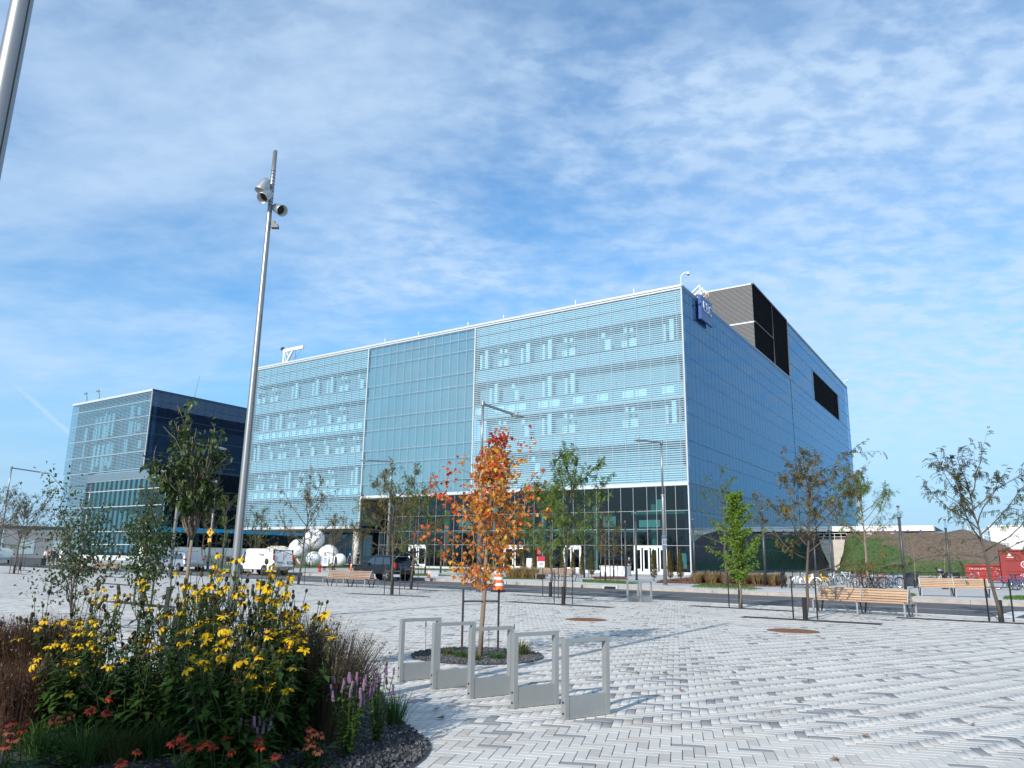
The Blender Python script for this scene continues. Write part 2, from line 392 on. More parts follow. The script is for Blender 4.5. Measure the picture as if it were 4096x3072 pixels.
    me.loops.add(Fc.size); me.loops.foreach_set('vertex_index', Fc.ravel().astype(np.int32))
    me.polygons.add(len(Fc)); me.polygons.foreach_set('loop_start', np.arange(0, Fc.size, 4, dtype=np.int32))
    for m in mats3: me.materials.append(m)
    me.polygons.foreach_set('material_index', np.repeat(A[:, 3].astype(np.int32), 9)); me.update(calc_edges=True)
    tag(link('paver_field', me, root), kind='stuff')
    return root
PLAZA = plaza()

# street
ASPH = mat('asphalt', (.085, .085, .088), .9, 0, .12, .5, .4, fine=.25, soil=.35)
g = MB(); strip(g, 30.12, 39.5, -90, 220, -.03, 10); tag(g.build('street', ASPH), kind='structure')
g = MB()
for k in range(40):
    a = -60+k*4; g.box((*RP(a, 30.02), -.02), (3.985, .24, .05), rz=ROT_R)
tag(g.build('flush_edging', WALKC), kind='structure')
KERB = mat('kerb_stone', (.34, .31, .28), .9, 0, .25, 2.5, .4, fine=.2)
g = MB(); seg = 0
for k in range(60):
    a = -70+k*3.0
    g.box((*RP(a, 39.62), .05), (2.985, .26, .2), rz=ROT_R)
kerb = tag(g.build('kerb', KERB), kind='structure')
g = MB()
for k in range(74):                                  # sidewalk flags with a joint between them
    a = -72+k*3.0
    g.box((*RP(a, 41.55), .10), (2.98, 3.58, .1), rz=ROT_R)
tag(g.build('sidewalk', WALKC), kind='structure')
PAVF = mat('forecourt_paving', (.40, .395, .38), .85, 0, .12, .4, .1, fine=.1)
g = MB(); strip(g, 43.36, 330, -140, 300, .135, 20); tag(g.build('forecourt', PAVF), kind='structure')
LINE = mat('road_paint', (.62, .62, .60), .8, 0, .2, 3, fine=.2)
for n0 in (34.2,):
    g = MB()
    for k in range(14): a = -60+k*9.0; g.quad(RP(a, n0+.06, -.026), RP(a, n0-.06, -.026), RP(a+.02+8.2, n0-.06, -.026), RP(a+8.2, n0+.06, -.026))
    tag(g.build('lane_line', LINE), kind='structure')
for k in range(5):                                   # crossing bars at the right
    a = 3.85-k*1.25
    g = MB(); g.quad(RP(a, 35.5, -.0255), RP(a, 30.4, -.0255), RP(a+.6, 30.4, -.0255), RP(a+.6, 35.5, -.0255)); tag(g.build('crossing_bar', LINE), kind='structure')
# drain mouths in the kerb
for p in ((1.26,53.78), (6.65,47.10), (-5.12,60.93)):
    a = p[0]*DR[0]+p[1]*DR[1]
    t = thing('kerb_drain', 'drain inlet in the far kerb %s' % ('before the bench with slatted back' if 0 < p[0] < 5 else ('nearest the 30 speed sign' if p[0] >= 5 else 'behind the traffic cone')), 'drain', (*RP(a, 39.45), 0), ROT_R, 'kerb drains')
    m = MB(); m.box((0, 0, .14), (1.0, .16, .05)); m.box((-.45, 0, .05), (.12, .16, .14)); m.box((.45, 0, .05), (.12, .16, .14)); m.build('inlet_frame', WALKC, t)
    m = MB(); m.box((0, .01, .045), (.78, .10, .11)); m.build('inlet_mouth', BLACK, t)

# tree slots, gravel beds
SOIL = mat('dark_soil', (.022, .019, .018), .95, 0, .3, 6, .5, fine=.2)
GRAV = mat('blue_grey_gravel', (.13, .135, .145), .85, 0, .25, 30, .8, island=.45, fine=.3)
def slot(p0, p1, w=.62):
    p0 = Vector(p0); p1 = Vector(p1); c = (p0+p1)/2; d = p1-p0
    g = MB(); g.box((c.x, c.y, -.016), (d.length, w, .04), rz=atan2(d.y, d.x))
    tag(g.build('tree_slot', SOIL), kind='structure')
for a, b in (((6.79,29.84), (9.86,27.50)), ((7.14,24.41), (10.40,22.29)), ((0.07,30.67), (3.65,28.03)), ((-7.08,35.24), (-3.43,33.57)), ((12.2,25.1), (16.2,22.6))): slot(a, b)
for c in ((1.83,35.1), (-4.98,40.6), (-11.9,45.0), (-35.5,57.0), (-41.4,67.1), (-11.96,25.9), (-20.5,41.3), (-26,52.5)):
    slot((c[0]-1.6, c[1]+1.3), (c[0]+1.6, c[1]-1.3))
def gravelbed(name, P, z0, dome, n, seed, keep=None):
    R = random.Random(seed); cx = sum(p[0] for p in P)/len(P); cy = sum(p[1] for p in P)/len(P)
    g = MB(); K = 6; N = len(P); vs = []
    for k in range(K+1):
        f = 1-k/K
        for p in P: vs.append((cx+(p[0]-cx)*f, cy+(p[1]-cy)*f, z0+dome*(1-f**3)+.01*R.random()))
    fs = [(k*N+i, k*N+(i+1) % N, (k+1)*N+(i+1) % N, (k+1)*N+i) for k in range(K) for i in range(N)]
    g.add(vs, fs); root = tag(g.build(name, SOIL), kind='structure')
    s = MB(); xs = [p[0] for p in P]; ys = [p[1] for p in P]; c = 0
    while c < n:
        x, y = R.uniform(min(xs), max(xs)), R.uniform(min(ys), max(ys))
        if not inpoly(x, y, P) or (keep and not keep(x, y)): 
            c += .2; continue
        c += 1; r = R.uniform(.008, .019); q = [Vector((R.gauss(0, 1), R.gauss(0, 1), R.gauss(0, .7))).normalized()*r for _ in range(6)]
        a = R.random()*6.3
        v = [(x+r*cos(a+i*2.1), y+r*sin(a+i*2.1), z0+dome*.5+R.uniform(-.002, .008)) for i in range(3)]
        v += [(x+r*.8*cos(a+i*2.1+.7), y+r*.8*sin(a+i*2.1+.7), v[i][2]+r*R.uniform(.7, 1.4)) for i in range(3)]
        s.add(v, [(0, 1, 4, 3), (1, 2, 5, 4), (2, 0, 3, 5), (3, 4, 5)])
    tag(s.build('gravel', GRAV, root), kind='stuff')
    e = MB(); e.tube([(p[0], p[1], z0+.002) for p in P]+[(P[0][0], P[0][1], z0+.002)], .008, 4); e.build('steel_edging', DARKM, root)
    return root
gravelbed('planting_bed', BED, .006, .03, 14000, 3, lambda x, y: (x > -2.6 and y < 10.5) or (x > -4.6 and y < 7.6))
gravelbed('tree_pit', [(PITC[0]+PITR*cos(i*pi/20), PITC[1]+PITR*sin(i*pi/20)) for i in range(40)], .006, .02, 4500, 4)
RUST = mat('rusted_iron', (.20, .095, .055), .85, .2, .3, 6, .4, fine=.2)
for c, r, lab in (((2.17,22.29), .58, 'rusty round manhole cover flush in the paving behind the maple'), ((7.0,19.7), .62, 'rusty round manhole cover in the paving in front of the near right bench')):
    t = thing('manhole_cover', lab, 'manhole cover', (*c, 0), .4, 'rusty manhole covers in the plaza')
    m = MB(); m.lathe([(r, -.01), (r, .006), (r-.02, .010), (r-.05, .010)], 28); m.build('rim', RUST, t)
    m = MB(); m.lathe([(r-.055, .004), (r-.06, .011)], 28); m.build('lid', RUST, t)
    m = MB()
    for i in range(-4, 5):
        h = sqrt(max(.01, (r-.1)**2-(i*.11)**2)); m.box((0, i*.11, .0135), (2*h, .035, .005))
    m.build('ribs', RUST, t)

# hills and town behind the camera: seen only mirrored in the glass
FOREST = mat('far_forest', (.035, .055, .028), .95, 0, .35, .06, fine=.3)
def ridge(name, y0, x0, x1, h, step, seed, depth=70):
    R = random.Random(seed); g = MB(); n = int((x1-x0)/step); hs = []
    v = 0
    for i in range(n+1): v = .7*v+R.gauss(0, 1.0); hs.append(h*(1+.25*sin(i*step*.013+seed)+.12*sin(i*step*.041))+v*1.2)
    vs = []
    for i in range(n+1):
        x = x0+i*step
        vs += [(x, y0, -.4), (x, y0-depth*.3, hs[i]*.8), (x, y0-depth*.6, hs[i]), (x, y0-depth*1.6, -.4)]
    fs = [(4*i+k, 4*i+4+k, 4*i+5+k, 4*i+1+k) for i in range(n) for k in range(3)]
    g.add(vs, fs); tag(g.build(name, FOREST), kind='structure')
ridge('wooded_hill', -230, -420, 260, 17, 5, 2)
for i, (x, y, w, d, h) in enumerate(((-60, -150, 26, 12, 13), (-28, -150, 18, 12, 17), (5, -152, 24, 12, 12), (45, -150, 22, 14, 16), (82, -148, 18, 12, 11), (-100, -150, 30, 12, 15))):
    t = thing('apartment_block', ('dark brick apartment block behind the viewer, '+('second from the west', 'tall one third from the west', 'low one at the middle', 'tall one east of the middle', 'easternmost and lowest', 'westernmost and widest')[i]), 'building', (x, y, -.1), 0, 'apartment blocks behind the viewer')
    m = MB(); m.box((0, 0, h/2), (w, d, h)); m.box((0, 0, h+.2), (w+.3, d+.3, .4)); m.build('wall', mat('brick_block', (.12, .085, .07), .9, 0, .2, .5), t)
    wm = MB(); wm.box((0, 0, 0), (1.3, .06, 1.6)); wm = wm.mesh('window', BLACK)
    for r in range(int(h//3.2)):
        for c in range(int(w//3)): link('window', wm, t, (-w/2+1.6+c*3, d/2+.02, 1.8+r*3.2))
# ---------------------------------------------------------------- glass buildings
A1, A2 = radians(-55.1936), radians(32.4551)
U1 = Vector((sin(A1), cos(A1), 0)); U2 = Vector((sin(A2), cos(A2), 0))
KX = Vector((19.21, 83.17, 0)); BZ = .3
O1 = -U2; O2 = -U1                                   # outward of the street face and of the side face
PH1, PH2 = atan2(U1.y, U1.x), atan2(U2.y, U2.x)
def fp(face, a, off, z, d=0):
    """point of a face: a along it, off outwards, d = the other coordinate of the face's plane (t for face 1, s for face 2)"""
    v = U1*a+U2*d+O1*off if face == 1 else U2*a+U1*d+O2*off
    return Vector((v.x, v.y, z))
def fbox(mb, face, a0, a1, z0, z1, o0, o1, d=0, mi=0):
    f = (0, 3, 2, 1), (4, 5, 6, 7), (0, 1, 5, 4), (1, 2, 6, 5), (2, 3, 7, 6), (3, 0, 4, 7)
    if (face == 2) != ((a1-a0)*(o1-o0) < 0): f = [q[::-1] for q in f]
    mb.add([tuple(fp(face, a, o, z, d)) for z in (z0, z1) for a, o in ((a0, o0), (a1, o0), (a1, o1), (a0, o1))], f, mi); return mb
FRIT = glassmat('fritted_glass', (.78, .89, .93), 1.7, .42, (.47, .61, .66), .25, .50)
FRIT_L = glassmat('fritted_glass_open', (.76, .87, .91), 2.0, .36, (.42, .56, .61), .285, .45)
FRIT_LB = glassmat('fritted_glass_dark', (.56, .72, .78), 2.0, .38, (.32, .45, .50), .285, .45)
FRIT_S = glassmat('fritted_side_glass', (.42, .62, .80), 2.1, .30, (.15, .35, .55), .25, .5, refl=(.45, .70, .93))  # deep blue sky reflection put into the frit colour and reflection tint
CLEAR = glassmat('coated_glass', (.80, .88, .90), 3.2, refl=(.88, .95, .95), wob=.01)
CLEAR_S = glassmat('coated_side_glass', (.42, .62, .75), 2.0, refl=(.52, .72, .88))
LOBBY = glassmat('lobby_glass', (.42, .60, .60), 1.62, rough=.004, wob=.015)
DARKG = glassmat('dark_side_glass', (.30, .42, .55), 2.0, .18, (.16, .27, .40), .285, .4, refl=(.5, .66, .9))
SPAND = mat('spandrel_panel', (.42, .545, .59), .7, 0, .06, .3)
INNER = mat('inner_wall', (.27, .39, .445), .8, 0, .15, .15)
LEFTIN = mat('left_bay_inner', (.25, .345, .385), .8, 0, .15, .15)
MIDIN = mat('mid_bay_inner', (.26, .37, .41), .8, 0, .15, .15)
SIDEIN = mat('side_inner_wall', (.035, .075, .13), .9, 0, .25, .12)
PALE = mat('pale_blind', (.74, .86, .87), .8, 0, .04, 1)
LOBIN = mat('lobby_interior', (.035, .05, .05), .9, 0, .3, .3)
LOBFL = mat('lobby_floor', (.12, .14, .14), .5, 0, .2, .4)
TEALC = mat('teal_column', (.30, .52, .50), .6, 0, .05, 1)
SOFF = mat('soffit_panel', (.30, .29, .28), .8, 0, .1, .5)
GREYP = mat('grey_metal_panel', (.24, .255, .27), .5, .4, .06, .4)
ROOFM = mat('flat_roof', (.30, .30, .30), .9)
RIB = mat('ribbed_grey_metal', (.135, .135, .135), .5, .3, .05, 2)
RIBD = mat('rib_gap_dark', (.010, .011, .014), .95, spec=.1)
LOUV = mat('black_louvre', (.009, .010, .014), .95, 0, .15, 1, spec=.1)
def cols(a0, a1, st, first=None):
    r = [a0]; x = a0+(first or st)
    while x < a1-.25*st: r.append(x); x += st
    r.append(a1); return r
PANES = []
def panes(root, face, us, zs, m, d=0, off=0, cut=None):
    for i in range(len(us)-1):
        for j in range(len(zs)-1):
            if cut and cut((us[i]+us[i+1])/2, (zs[j]+zs[j+1])/2): continue
            PANES.append((root, face, us[i]+.025, us[i+1]-.025, zs[j]+.03, zs[j+1]-.03, m, d, off))
def flush_panes(root, lim=300):
    global PANES
    L = [p for p in PANES if p[0] is root]; PANES = [p for p in PANES if p[0] is not root]
    o = root.location; key = []
    for p in L:
        c = fp(p[1], (p[2]+p[3])/2, p[8], (p[4]+p[5])/2, p[7])+o; v = c-Vector((0, 0, EYE)); n = O1 if p[1] == 1 else O2
        key.append((-(p[3]-p[2])*(p[5]-p[4])*abs(v.normalized().dot(n))/v.length_squared, id(p), p))
    key.sort(); cache = {}; rest = {}
    for i, (_, _, p) in enumerate(key):
        _, face, a0, a1, z0, z1, m, d, off = p
        if i < lim:
            k = (round(a1-a0, 3), round(z1-z0, 3), m.name)
            if k not in cache: q = MB(); q.box((0, 0, 0), (a1-a0, .03, z1-z0)); cache[k] = q.mesh('glass_pane', m)
            link('glass_pane', cache[k], root, fp(face, (a0+a1)/2, off, (z0+z1)/2, d), (0, 0, PH1 if face == 1 else PH2))
        else: fbox(rest.setdefault(m.name, [MB(), m])[0], face, a0, a1, z0, z1, off-.015, off+.015, d)
    for q, m in rest.values(): tag(q.build('glass_pane', m, root), kind='stuff')
def rails(root, face, us, zs, d=0, m=None, w=.07, off=.02, dep=.07, ends=True, name='mullion'):
    m = m or ALU
    for z in zs: q = MB(); fbox(q, face, us[0], us[-1], z-w/2, z+w/2, off-dep, off, d); q.build('transom', m, root)
    for a in us: q = MB(); fbox(q, face, a-w/2, a+w/2, zs[0]+w/2, zs[-1]-w/2, off-dep-.004, off-.004, d); q.build(name, m, root)

LMUL = mat('lobby_mullion', (.36, .38, .39), .5, .4, .05, 3)
MULG = mat('joint_grey', (.30, .38, .43), .5, .3, .05, 3)
main = thing('glass_building', 'largest building, blue glass block with a dark ribbed rooftop block and a blue EBC sign', 'building', KX)
ZU = [10.0, 11.65, 14.55, 16.46, 19.42, 21.25, 24.27, 26.05, 29.1, 30.77, 32.02]
VIS = ((26.05, 29.1), (21.25, 24.27), (16.46, 19.42), (11.65, 14.55))
cR = cols(.12, 29.5, 1.665, .6); cM = cols(29.62, 49.6, 1.427); cL = cols(49.72, 75.8, 1.63)
panes(main, 1, cR, ZU, FRIT); rails(main, 1, cR, ZU, m=MULG, w=.045)
panes(main, 1, cM, ZU, CLEAR); rails(main, 1, cM, ZU, m=MULG, w=.055)
ZL = [5.8, 6.9]+ZU[:]
panes(main, 1, cL, ZL, FRIT_L); rails(main, 1, cL, ZL, m=MULG, w=.06)
def backing(a0, a1, zs, vis, wall, spa, face=1, d=0, dep=1.3, sd=.16):
    for j in range(len(zs)-1):
        v = any(abs(zs[j]-q[0]) < .3 for q in vis)
        m = MB(); off = dep if v else sd
        fbox(m, face, a0+.1, a1-.1, zs[j]+.01, zs[j+1]-.01, -off-.1, -off, d); m.build('inner_wall' if v else 'spandrel_panel', wall if v else spa, main_)
        if v:
            m = MB(); fbox(m, face, a0+.1, a1-.1, zs[j]-.02, zs[j]+.06, -dep, -.06, d); fbox(m, face, a0+.1, a1-.1, zs[j+1]-.06, zs[j+1]+.02, -dep, -.06, d); m.build('floor_edge', spa, main_)
main_ = main
backing(0, 29.5, ZU, VIS, INNER, SPAND)
backing(29.6, 49.6, ZU, (), MIDIN, MIDIN, sd=.30)
backing(49.7, 75.8, ZL, VIS+((6.9, 9.9),), LEFTIN, SPAND, dep=1.0)
R = random.Random(8)
BL = {}
def blind(face, a, z, w, h, d=0, root=None, off=.2):
    k = (w, h)
    if k not in BL: q = MB(); q.box((0, 0, 0), (w, .04, h)); BL[k] = q.mesh('blind_panel', PALE)
    link('blind_panel', BL[k], root or main, fp(face, a, -off, z, d), (0, 0, PH1 if face == 1 else PH2))
for (z0, z1), skip in zip(VIS, (0, 13, 0, 12)):
    a = 1.4
    while a < 75:
        if 29 < a < 51: a = 51.0
        if not (a < skip) and R.random() < .93 and not (29.5-a < 1.2 and a < 30):
            t = R.randrange(3)
            if t == 0: blind(1, a, z0+.55, .9, 1.0); blind(1, a+.15, z0+2.1, .45, .5); blind(1, a+1.1, z0+.5, .7, .9); blind(1, a+.95, z0+2.2, .4, .6)
            elif t == 1: blind(1, a, z0+1.35, .55, 2.6); blind(1, a+.9, z0+1.1, .35, 2.1)
            else: blind(1, a, z0+.75, .8, 1.4); blind(1, a+.6, z0+2.0, .5, .6)
        a += R.choice((3.3, 4.9, 3.3, 3.3))
a = 2
while a < 29: blind(1, a, 20.35, 1.45, .85, off=.1); a += 1.665*R.choice((1, 1, 2))
a = 51
while a < 75: blind(1, a, 20.35, 1.3, .9, off=.1); blind(1, a, 10.8, 1.2, .9, off=.1); a += 1.63
# white trims
m = MB(); fbox(m, 1, -.05, 75.9, 32.26, 32.52, -.3, .14); fbox(m, 1, -.05, 75.9, 32.03, 32.2, -.3, .07); m.build('roof_coping', TRIM, main)
m = MB(); fbox(m, 1, -.05, 49.55, 9.62, 9.97, -.25, .10); fbox(m, 1, -.05, 49.55, 9.74, 9.80, -.2, .11); m.build('white_band', TRIM, main)
m = MB(); fbox(m, 1, 49.66, 75.9, 5.42, 5.78, -.25, .10); m.build('white_band', TRIM, main)
m = MB(); fbox(m, 1, -.05, .06, .3, 32.02, -.16, .05); m.build('corner_post', TRIM, main)
for a, z in ((29.56, 10.0), (49.66, 5.8)): m = MB(); fbox(m, 1, a-.09, a+.07, z, 32.02, -.1, .09); m.build('bay_post', TRIM, main)
m = MB(); fbox(m, 1, 75.8, 75.95, 5.4, 32.02, -.2, .08); m.build('corner_post', TRIM, main)
# soffit under the left bay, recess and back wall
m = MB(); fbox(m, 1, 49.66, 75.8, 5.38, 5.46, -14, -.02); m.build('soffit', SOFF, main)
m = MB(); fbox(m, 1, 44, 49.6, 9.5, 9.6, -5, -.1); m.build('soffit', SOFF, main)
for i in range(3):
    for j in range(2): m = MB(); fbox(m, 2, .06+i*1.45, 1.47+i*1.45, 5.8+j*1.92, 7.7+j*1.92, -.02, .08, 49.6); m.build('return_panel', GREYP, main)
# lobby
ZB = [.42, 3.2, 4.96, 6.93, 9.6]
cB = [.06, 1.5, 2.7, 3.76, 4.89, 6.56, 8.11, 9.68, 11.23, 12.8, 14.33, 15.7, 17.22, 18.54, 19.83, 21.2, 22.7, 24.2, 25.8, 27.4, 29.0, 30.81, 32.3, 33.76, 35.39, 36.8, 38.39, 39.9, 41.3, 42.7, 44.0]
doors = ((2.7, 6.56), (13.3, 15.7), (21.2, 24.2), (36.8, 39.9))
panes(main, 1, cB, ZB, LOBBY, cut=lambda a, z: z < 3.2 and any(d0 < a < d1 for d0, d1 in doors))
rails(main, 1, cB, ZB, m=LMUL, w=.042)
cB2 = cols(44, 75.6, 1.5)
for d, (a0, a1), zt in ((4.3, (44, 49.55), 9.5), (14, (49.6, 75.8), 5.36)):
    c2 = cols(a0, a1, 1.5); zz = [.42, 2.9, zt] if zt < 6 else [.42, 3.2, 4.96, 6.93, zt]
    panes(main, 1, c2, zz, LOBBY, d=d); rails(main, 1, c2, zz, d=d, m=LMUL, w=.042)
m = MB(); fbox(m, 2, 0, 4.3, .3, 9.5, -.04, 0, 44.0); m.build('return_glass_frame', GREYP, main)
m = MB(); fbox(m, 1, 0, 44, .06, .40, -.3, .12); fbox(m, 1, 44, 75.8, .06, .38, -14.3, -4.0); m.build('plinth', TRIM, main)
m = MB(); fbox(m, 1, .3, 75.6, .30, .41, -30, -.1); m.build('lobby_floor', LOBFL, main)
m = MB(); fbox(m, 1, .3, 75.6, .41, 9.7, -30.3, -30); m.build('lobby_back_wall', LOBIN, main)
m = MB(); fbox(m, 1, .3, 49, 9.7, 9.9, -30, -.1); m.build('lobby_ceiling', LOBIN, main)
m = MB(); fbox(m, 1, 7, 44, 4.85, 5.15, -22, -5); m.build('mezzanine_slab', TEALC, main)
m = MB(); fbox(m, 1, 0.4, 7, 6.62, 6.95, -14, -.35); m.build('mezzanine_slab', TEALC, main)
for a, d in ((5.5, 3.5), (13, 3.5), (20.5, 3.5), (28, 3.5), (36, 3.5), (9, 11), (18, 11), (27, 11)):
    m = MB(); c = fp(1, a, -d, 0); m.lathe([(.38, .4), (.38, 9.7)], 14, c); m.build('lobby_column', TEALC, main, smooth=True)
for a, w, h, z in ((3.6, 1.0, 1.3, 7.6), (5.0, 2.6, .8, 5.6), (1.2, .9, 1.6, 1.6), (10, 1.6, 1.3, 5.9), (16, .9, 2.0, 1.5), (31, 2.2, 1.4, 5.9), (26, 1.2, 1.2, 7.9)): blind(1, a, z, w, h, off=.9)
for d0, d1 in doors:                                  # white framed doors
    n = 2 if d1-d0 < 3.2 else 4; w = (d1-d0)/n
    m = MB(); fbox(m, 1, d0, d1, 2.95, 3.16, -.12, .08); fbox(m, 1, d0-.02, d0+.14, .4, 2.95, -.12, .08); fbox(m, 1, d1-.14, d1+.02, .4, 2.95, -.12, .08); m.build('door_frame', WHITE, main)
    for k in range(n):
        a0, a1 = d0+k*w+.1, d0+(k+1)*w-.1
        m = MB(); fbox(m, 1, a0, a0+.13, .42, 2.93, -.05, .02); fbox(m, 1, a1-.13, a1, .42, 2.93, -.05, .02); fbox(m, 1, a0+.13, a1-.13, 2.72, 2.93, -.05, .02); fbox(m, 1, a0+.13, a1-.13, .42, .68, -.05, .02)
        dr = m.build('door', WHITE, main)
        m = MB(); fbox(m, 1, a0+.13, a1-.13, .68, 2.72, -.03, -.01); link('door_glass', m.mesh('door_glass', LOBBY), dr)
        m = MB(); fbox(m, 1, a1-.2, a1-.16, 1.1, 1.8, .02, .09); link('door_handle', m.mesh('door_handle', CHROME), dr)
# columns under the left bay
for a, d in ((51.5, 9), (58, 9), (64.5, 9), (71, 9), (51.2, 1.2)):
    m = MB(); m.lathe([(.48, .3), (.48, 5.4)], 16, fp(1, a, -d, 0)); m.build('round_column', mat('white_concrete', (.62, .60, .56), .8, 0, .1, 1), main, smooth=True)
# side face
ZS = [.5, 3.2, 4.96, 6.9, 9.85, 12.93, 14.6, 17.65, 19.42, 22.4, 24.25, 27.3, 29.1, 30.75, 32.02]
cS = cols(.12, 53.0, 1.45, .9); cS2 = cols(53.3, 113.3, 2.0)
panes(main, 2, cS, ZS[:5], CLEAR_S); panes(main, 2, cS, ZS[4:], FRIT_S)
inwin = lambda a, z: 72.3 < a < 100.2 and 32.3 < z < 38.2
ZS2 = ZS[:-1]+[32.3, 35.3, 38.15, 40.6, 42.3]
panes(main, 2, cS2, ZS2[:5], CLEAR_S); panes(main, 2, cS2, ZS2[4:], FRIT_S, cut=inwin)
JOINT = mat('dark_joint', (.03, .07, .14), .6)
for z in ZS: q = MB(); fbox(q, 2, .1, 113.3, z-.025, z+.025, -.06, .02); q.build('transom', JOINT, main)
for z in ZS2[-4:-1]:
    q = MB()
    for a0, a1 in (((53.3, 72.2), (100.3, 113.3)) if z < 37.9 else ((53.3, 113.3),)): fbox(q, 2, a0, a1, z-.045, z+.045, -.06, .022)
    q.build('transom', JOINT, main)
q = MB()
for a in cS[1:]: fbox(q, 2, a-.02, a+.02, .55, 32.0, -.05, .004)
for a in cS2[1:-1]: fbox(q, 2, a-.02, a+.02, .55, 32.2 if 72.3 < a < 100.2 else 42.2, -.05, .004)
tag(q.build('mullion', JOINT, main), kind='stuff')
m = MB(); fbox(m, 2, .3, 53.2, .3, 32.0, -.6, -.5); fbox(m, 2, 53.2, 113.2, .3, 42.3, -.6, -.5); m.build('inner_wall', SIDEIN, main)
m = MB(); fbox(m, 2, .05, 53.2, 32.26, 32.5, -.3, .12); fbox(m, 2, .05, 53.2, 32.03, 32.2, -.3, .06); m.build('roof_coping', mat('blue_grey_coping', (.20, .30, .42), .4, .4, .05, 2), main)
m = MB(); fbox(m, 2, 53.3, 113.4, 42.3, 42.7, -.3, .1); m.build('roof_coping', GREYP, main)
m = MB(); fbox(m, 2, 113.3, 113.45, .3, 42.3, -.2, .05); m.build('corner_post', TRIM, main)
m = MB(); fbox(m, 2, 72.35, 100.15, 32.36, 38.1, -.35, -.25); m.build('louvre_back', RIBD, main)
m = MB()
for k in range(28): fbox(m, 2, 72.35, 100.15, 32.42+k*.203, 32.53+k*.203, -.24, -.06)
tag(m.build('louvre_blade', LOUV, main), kind='stuff')
m = MB(); fbox(m, 2, 72.2, 72.35, 32.3, 38.2, -.25, .05); fbox(m, 2, 100.15, 100.3, 32.3, 38.2, -.25, .05); fbox(m, 2, 72.35, 100.15, 38.1, 38.22, -.25, .05); m.build('louvre_frame', DARKM, main)
# rooftop plant block with ribbed cladding
m = MB(); fbox(m, 1, .35, 40, 32.3, 42.75, -20, -.05, d=32); m.build('plant_wall', mat('rib_recess', (.06, .06, .062), .8), main)
m = MB()
for k in range(52):
    z = 32.45+k*.2
    if abs(z-36.85) < .18: continue
    fbox(m, 1, .2, 40, z, z+.12, -.05, .03, d=32)
tag(m.build('cladding_rib', RIB, main), kind='stuff')
m = MB(); fbox(m, 1, .15, 40, 36.72, 36.95, -.1, .08, d=32); fbox(m, 1, .1, 40, 42.75, 42.95, -.3, .08, d=32); m.build('ledge_flashing', TRIM, main)
m = MB()
for k in range(52): fbox(m, 2, 32.0, 53.2, 32.45+k*.2, 32.56+k*.2, -.2, -.12)
tag(m.build('louvre_blade', LOUV, main), kind='stuff')
m = MB(); fbox(m, 2, 32.1, 53.2, 32.4, 42.7, -.35, -.22); m.build('louvre_back', RIBD, main)
m = MB(); fbox(m, 2, 42.9, 43.05, 32.4, 42.7, -.2, .03); fbox(m, 2, 32.0, 42.9, 36.8, 36.95, -.2, .03); fbox(m, 2, 53.1, 53.3, 32.3, 42.7, -.3, .08); fbox(m, 2, 31.9, 53.3, 42.72, 42.95, -.3, .08); m.build('louvre_frame', DARKM, main)
# roofs and far sides, so the block is closed from above and behind
m = MB(); fbox(m, 1, .2, 75.7, 31.9, 32.0, -53, -.5); m.build('roof', ROOFM, main)
m = MB(); fbox(m, 1, .2, 40, 42.5, 42.6, -113, -32.3); m.build('roof', ROOFM, main)
m = MB(); fbox(m, 2, .3, 53, 5.5, 31.9, 0, .2, 75.6); m.build('inner_wall', MIDIN, main)
# sign with the letters EBC, hung from roof brackets
SBL = mat('sign_blue', (.02, .075, .28), .35, 0, .1, 2)
sg = thing('roof_sign', 'dark blue square EBC sign hung over the roof edge by white brackets', 'sign', KX+fp(2, 7.35, 0, 29.9))
for k in range(4): m = MB(); fbox(m, 2, -2.05+k*1.03, -1.03+k*1.03, 0, 2.9, .35, .55); m.build('sign_panel', SBL, sg)
m = MB(); fbox(m, 2, -2.1, 2.1, -.12, 0, .3, .56); fbox(m, 2, -2.2, -2.07, -.12, 2.9, .2, .56); m.build('sign_frame', SBL, sg)
SILV = mat('silver_letter', (.66, .72, .80), .5, 0, .03, 2)
for ch, a in (('E', -1.12), ('B', .0), ('C', 1.12)):
    text('letter', ch, 1.75, SILV, sg, fp(2, a, .60, 1.62), (pi/2, 0, PH2), .03)
for k in range(4):
    m = MB(); a = -1.6+k*1.05
    m.bar(fp(2, a, .3, 1.0), fp(2, a, .3, 4.3), .1); m.bar(fp(2, a, .3, 4.25), fp(2, a, -2.0, 2.6), .16); m.build('bracket', WHITE if k < 3 else mat('rusty_bracket', (.5, .33, .22), .7), sg)
# roof furniture
def camera_mast(loc, lab):
    t = thing('security_camera', lab, 'camera', loc, 0, 'dome cameras on the roof corners'); t.scale = (.62,)*3
    m = MB(); m.tube([(0, 0, 0), (0, 0, 1.5), (.15, 0, 2.0), (.7, -.1, 2.45), (1.3, -.2, 2.6)], .09, 8); m.build('gooseneck', WHITE, t, smooth=True)
    m = MB(); m.lathe([(.12, .45), (.14, .2), (.3, .1), (.32, -.1), (.24, -.14)], 12, (1.35, -.2, 2.2)); m.build('housing', WHITE, t)
    m = MB(); m.ball((1.35, -.2, 2.06), .2, 10, 6); m.build('dome', BLACK, t)
    m = MB(); m.box((0, 0, .15), (.5, .5, .35)); m.build('base', TRIM, t)
camera_mast(KX+fp(1, .1, -.25, 32.5), 'white gooseneck dome camera on the roof corner nearest the EBC sign')
camera_mast(KX+fp(2, 112.3, -.4, 42.7), 'white gooseneck dome camera on the far right roof corner')
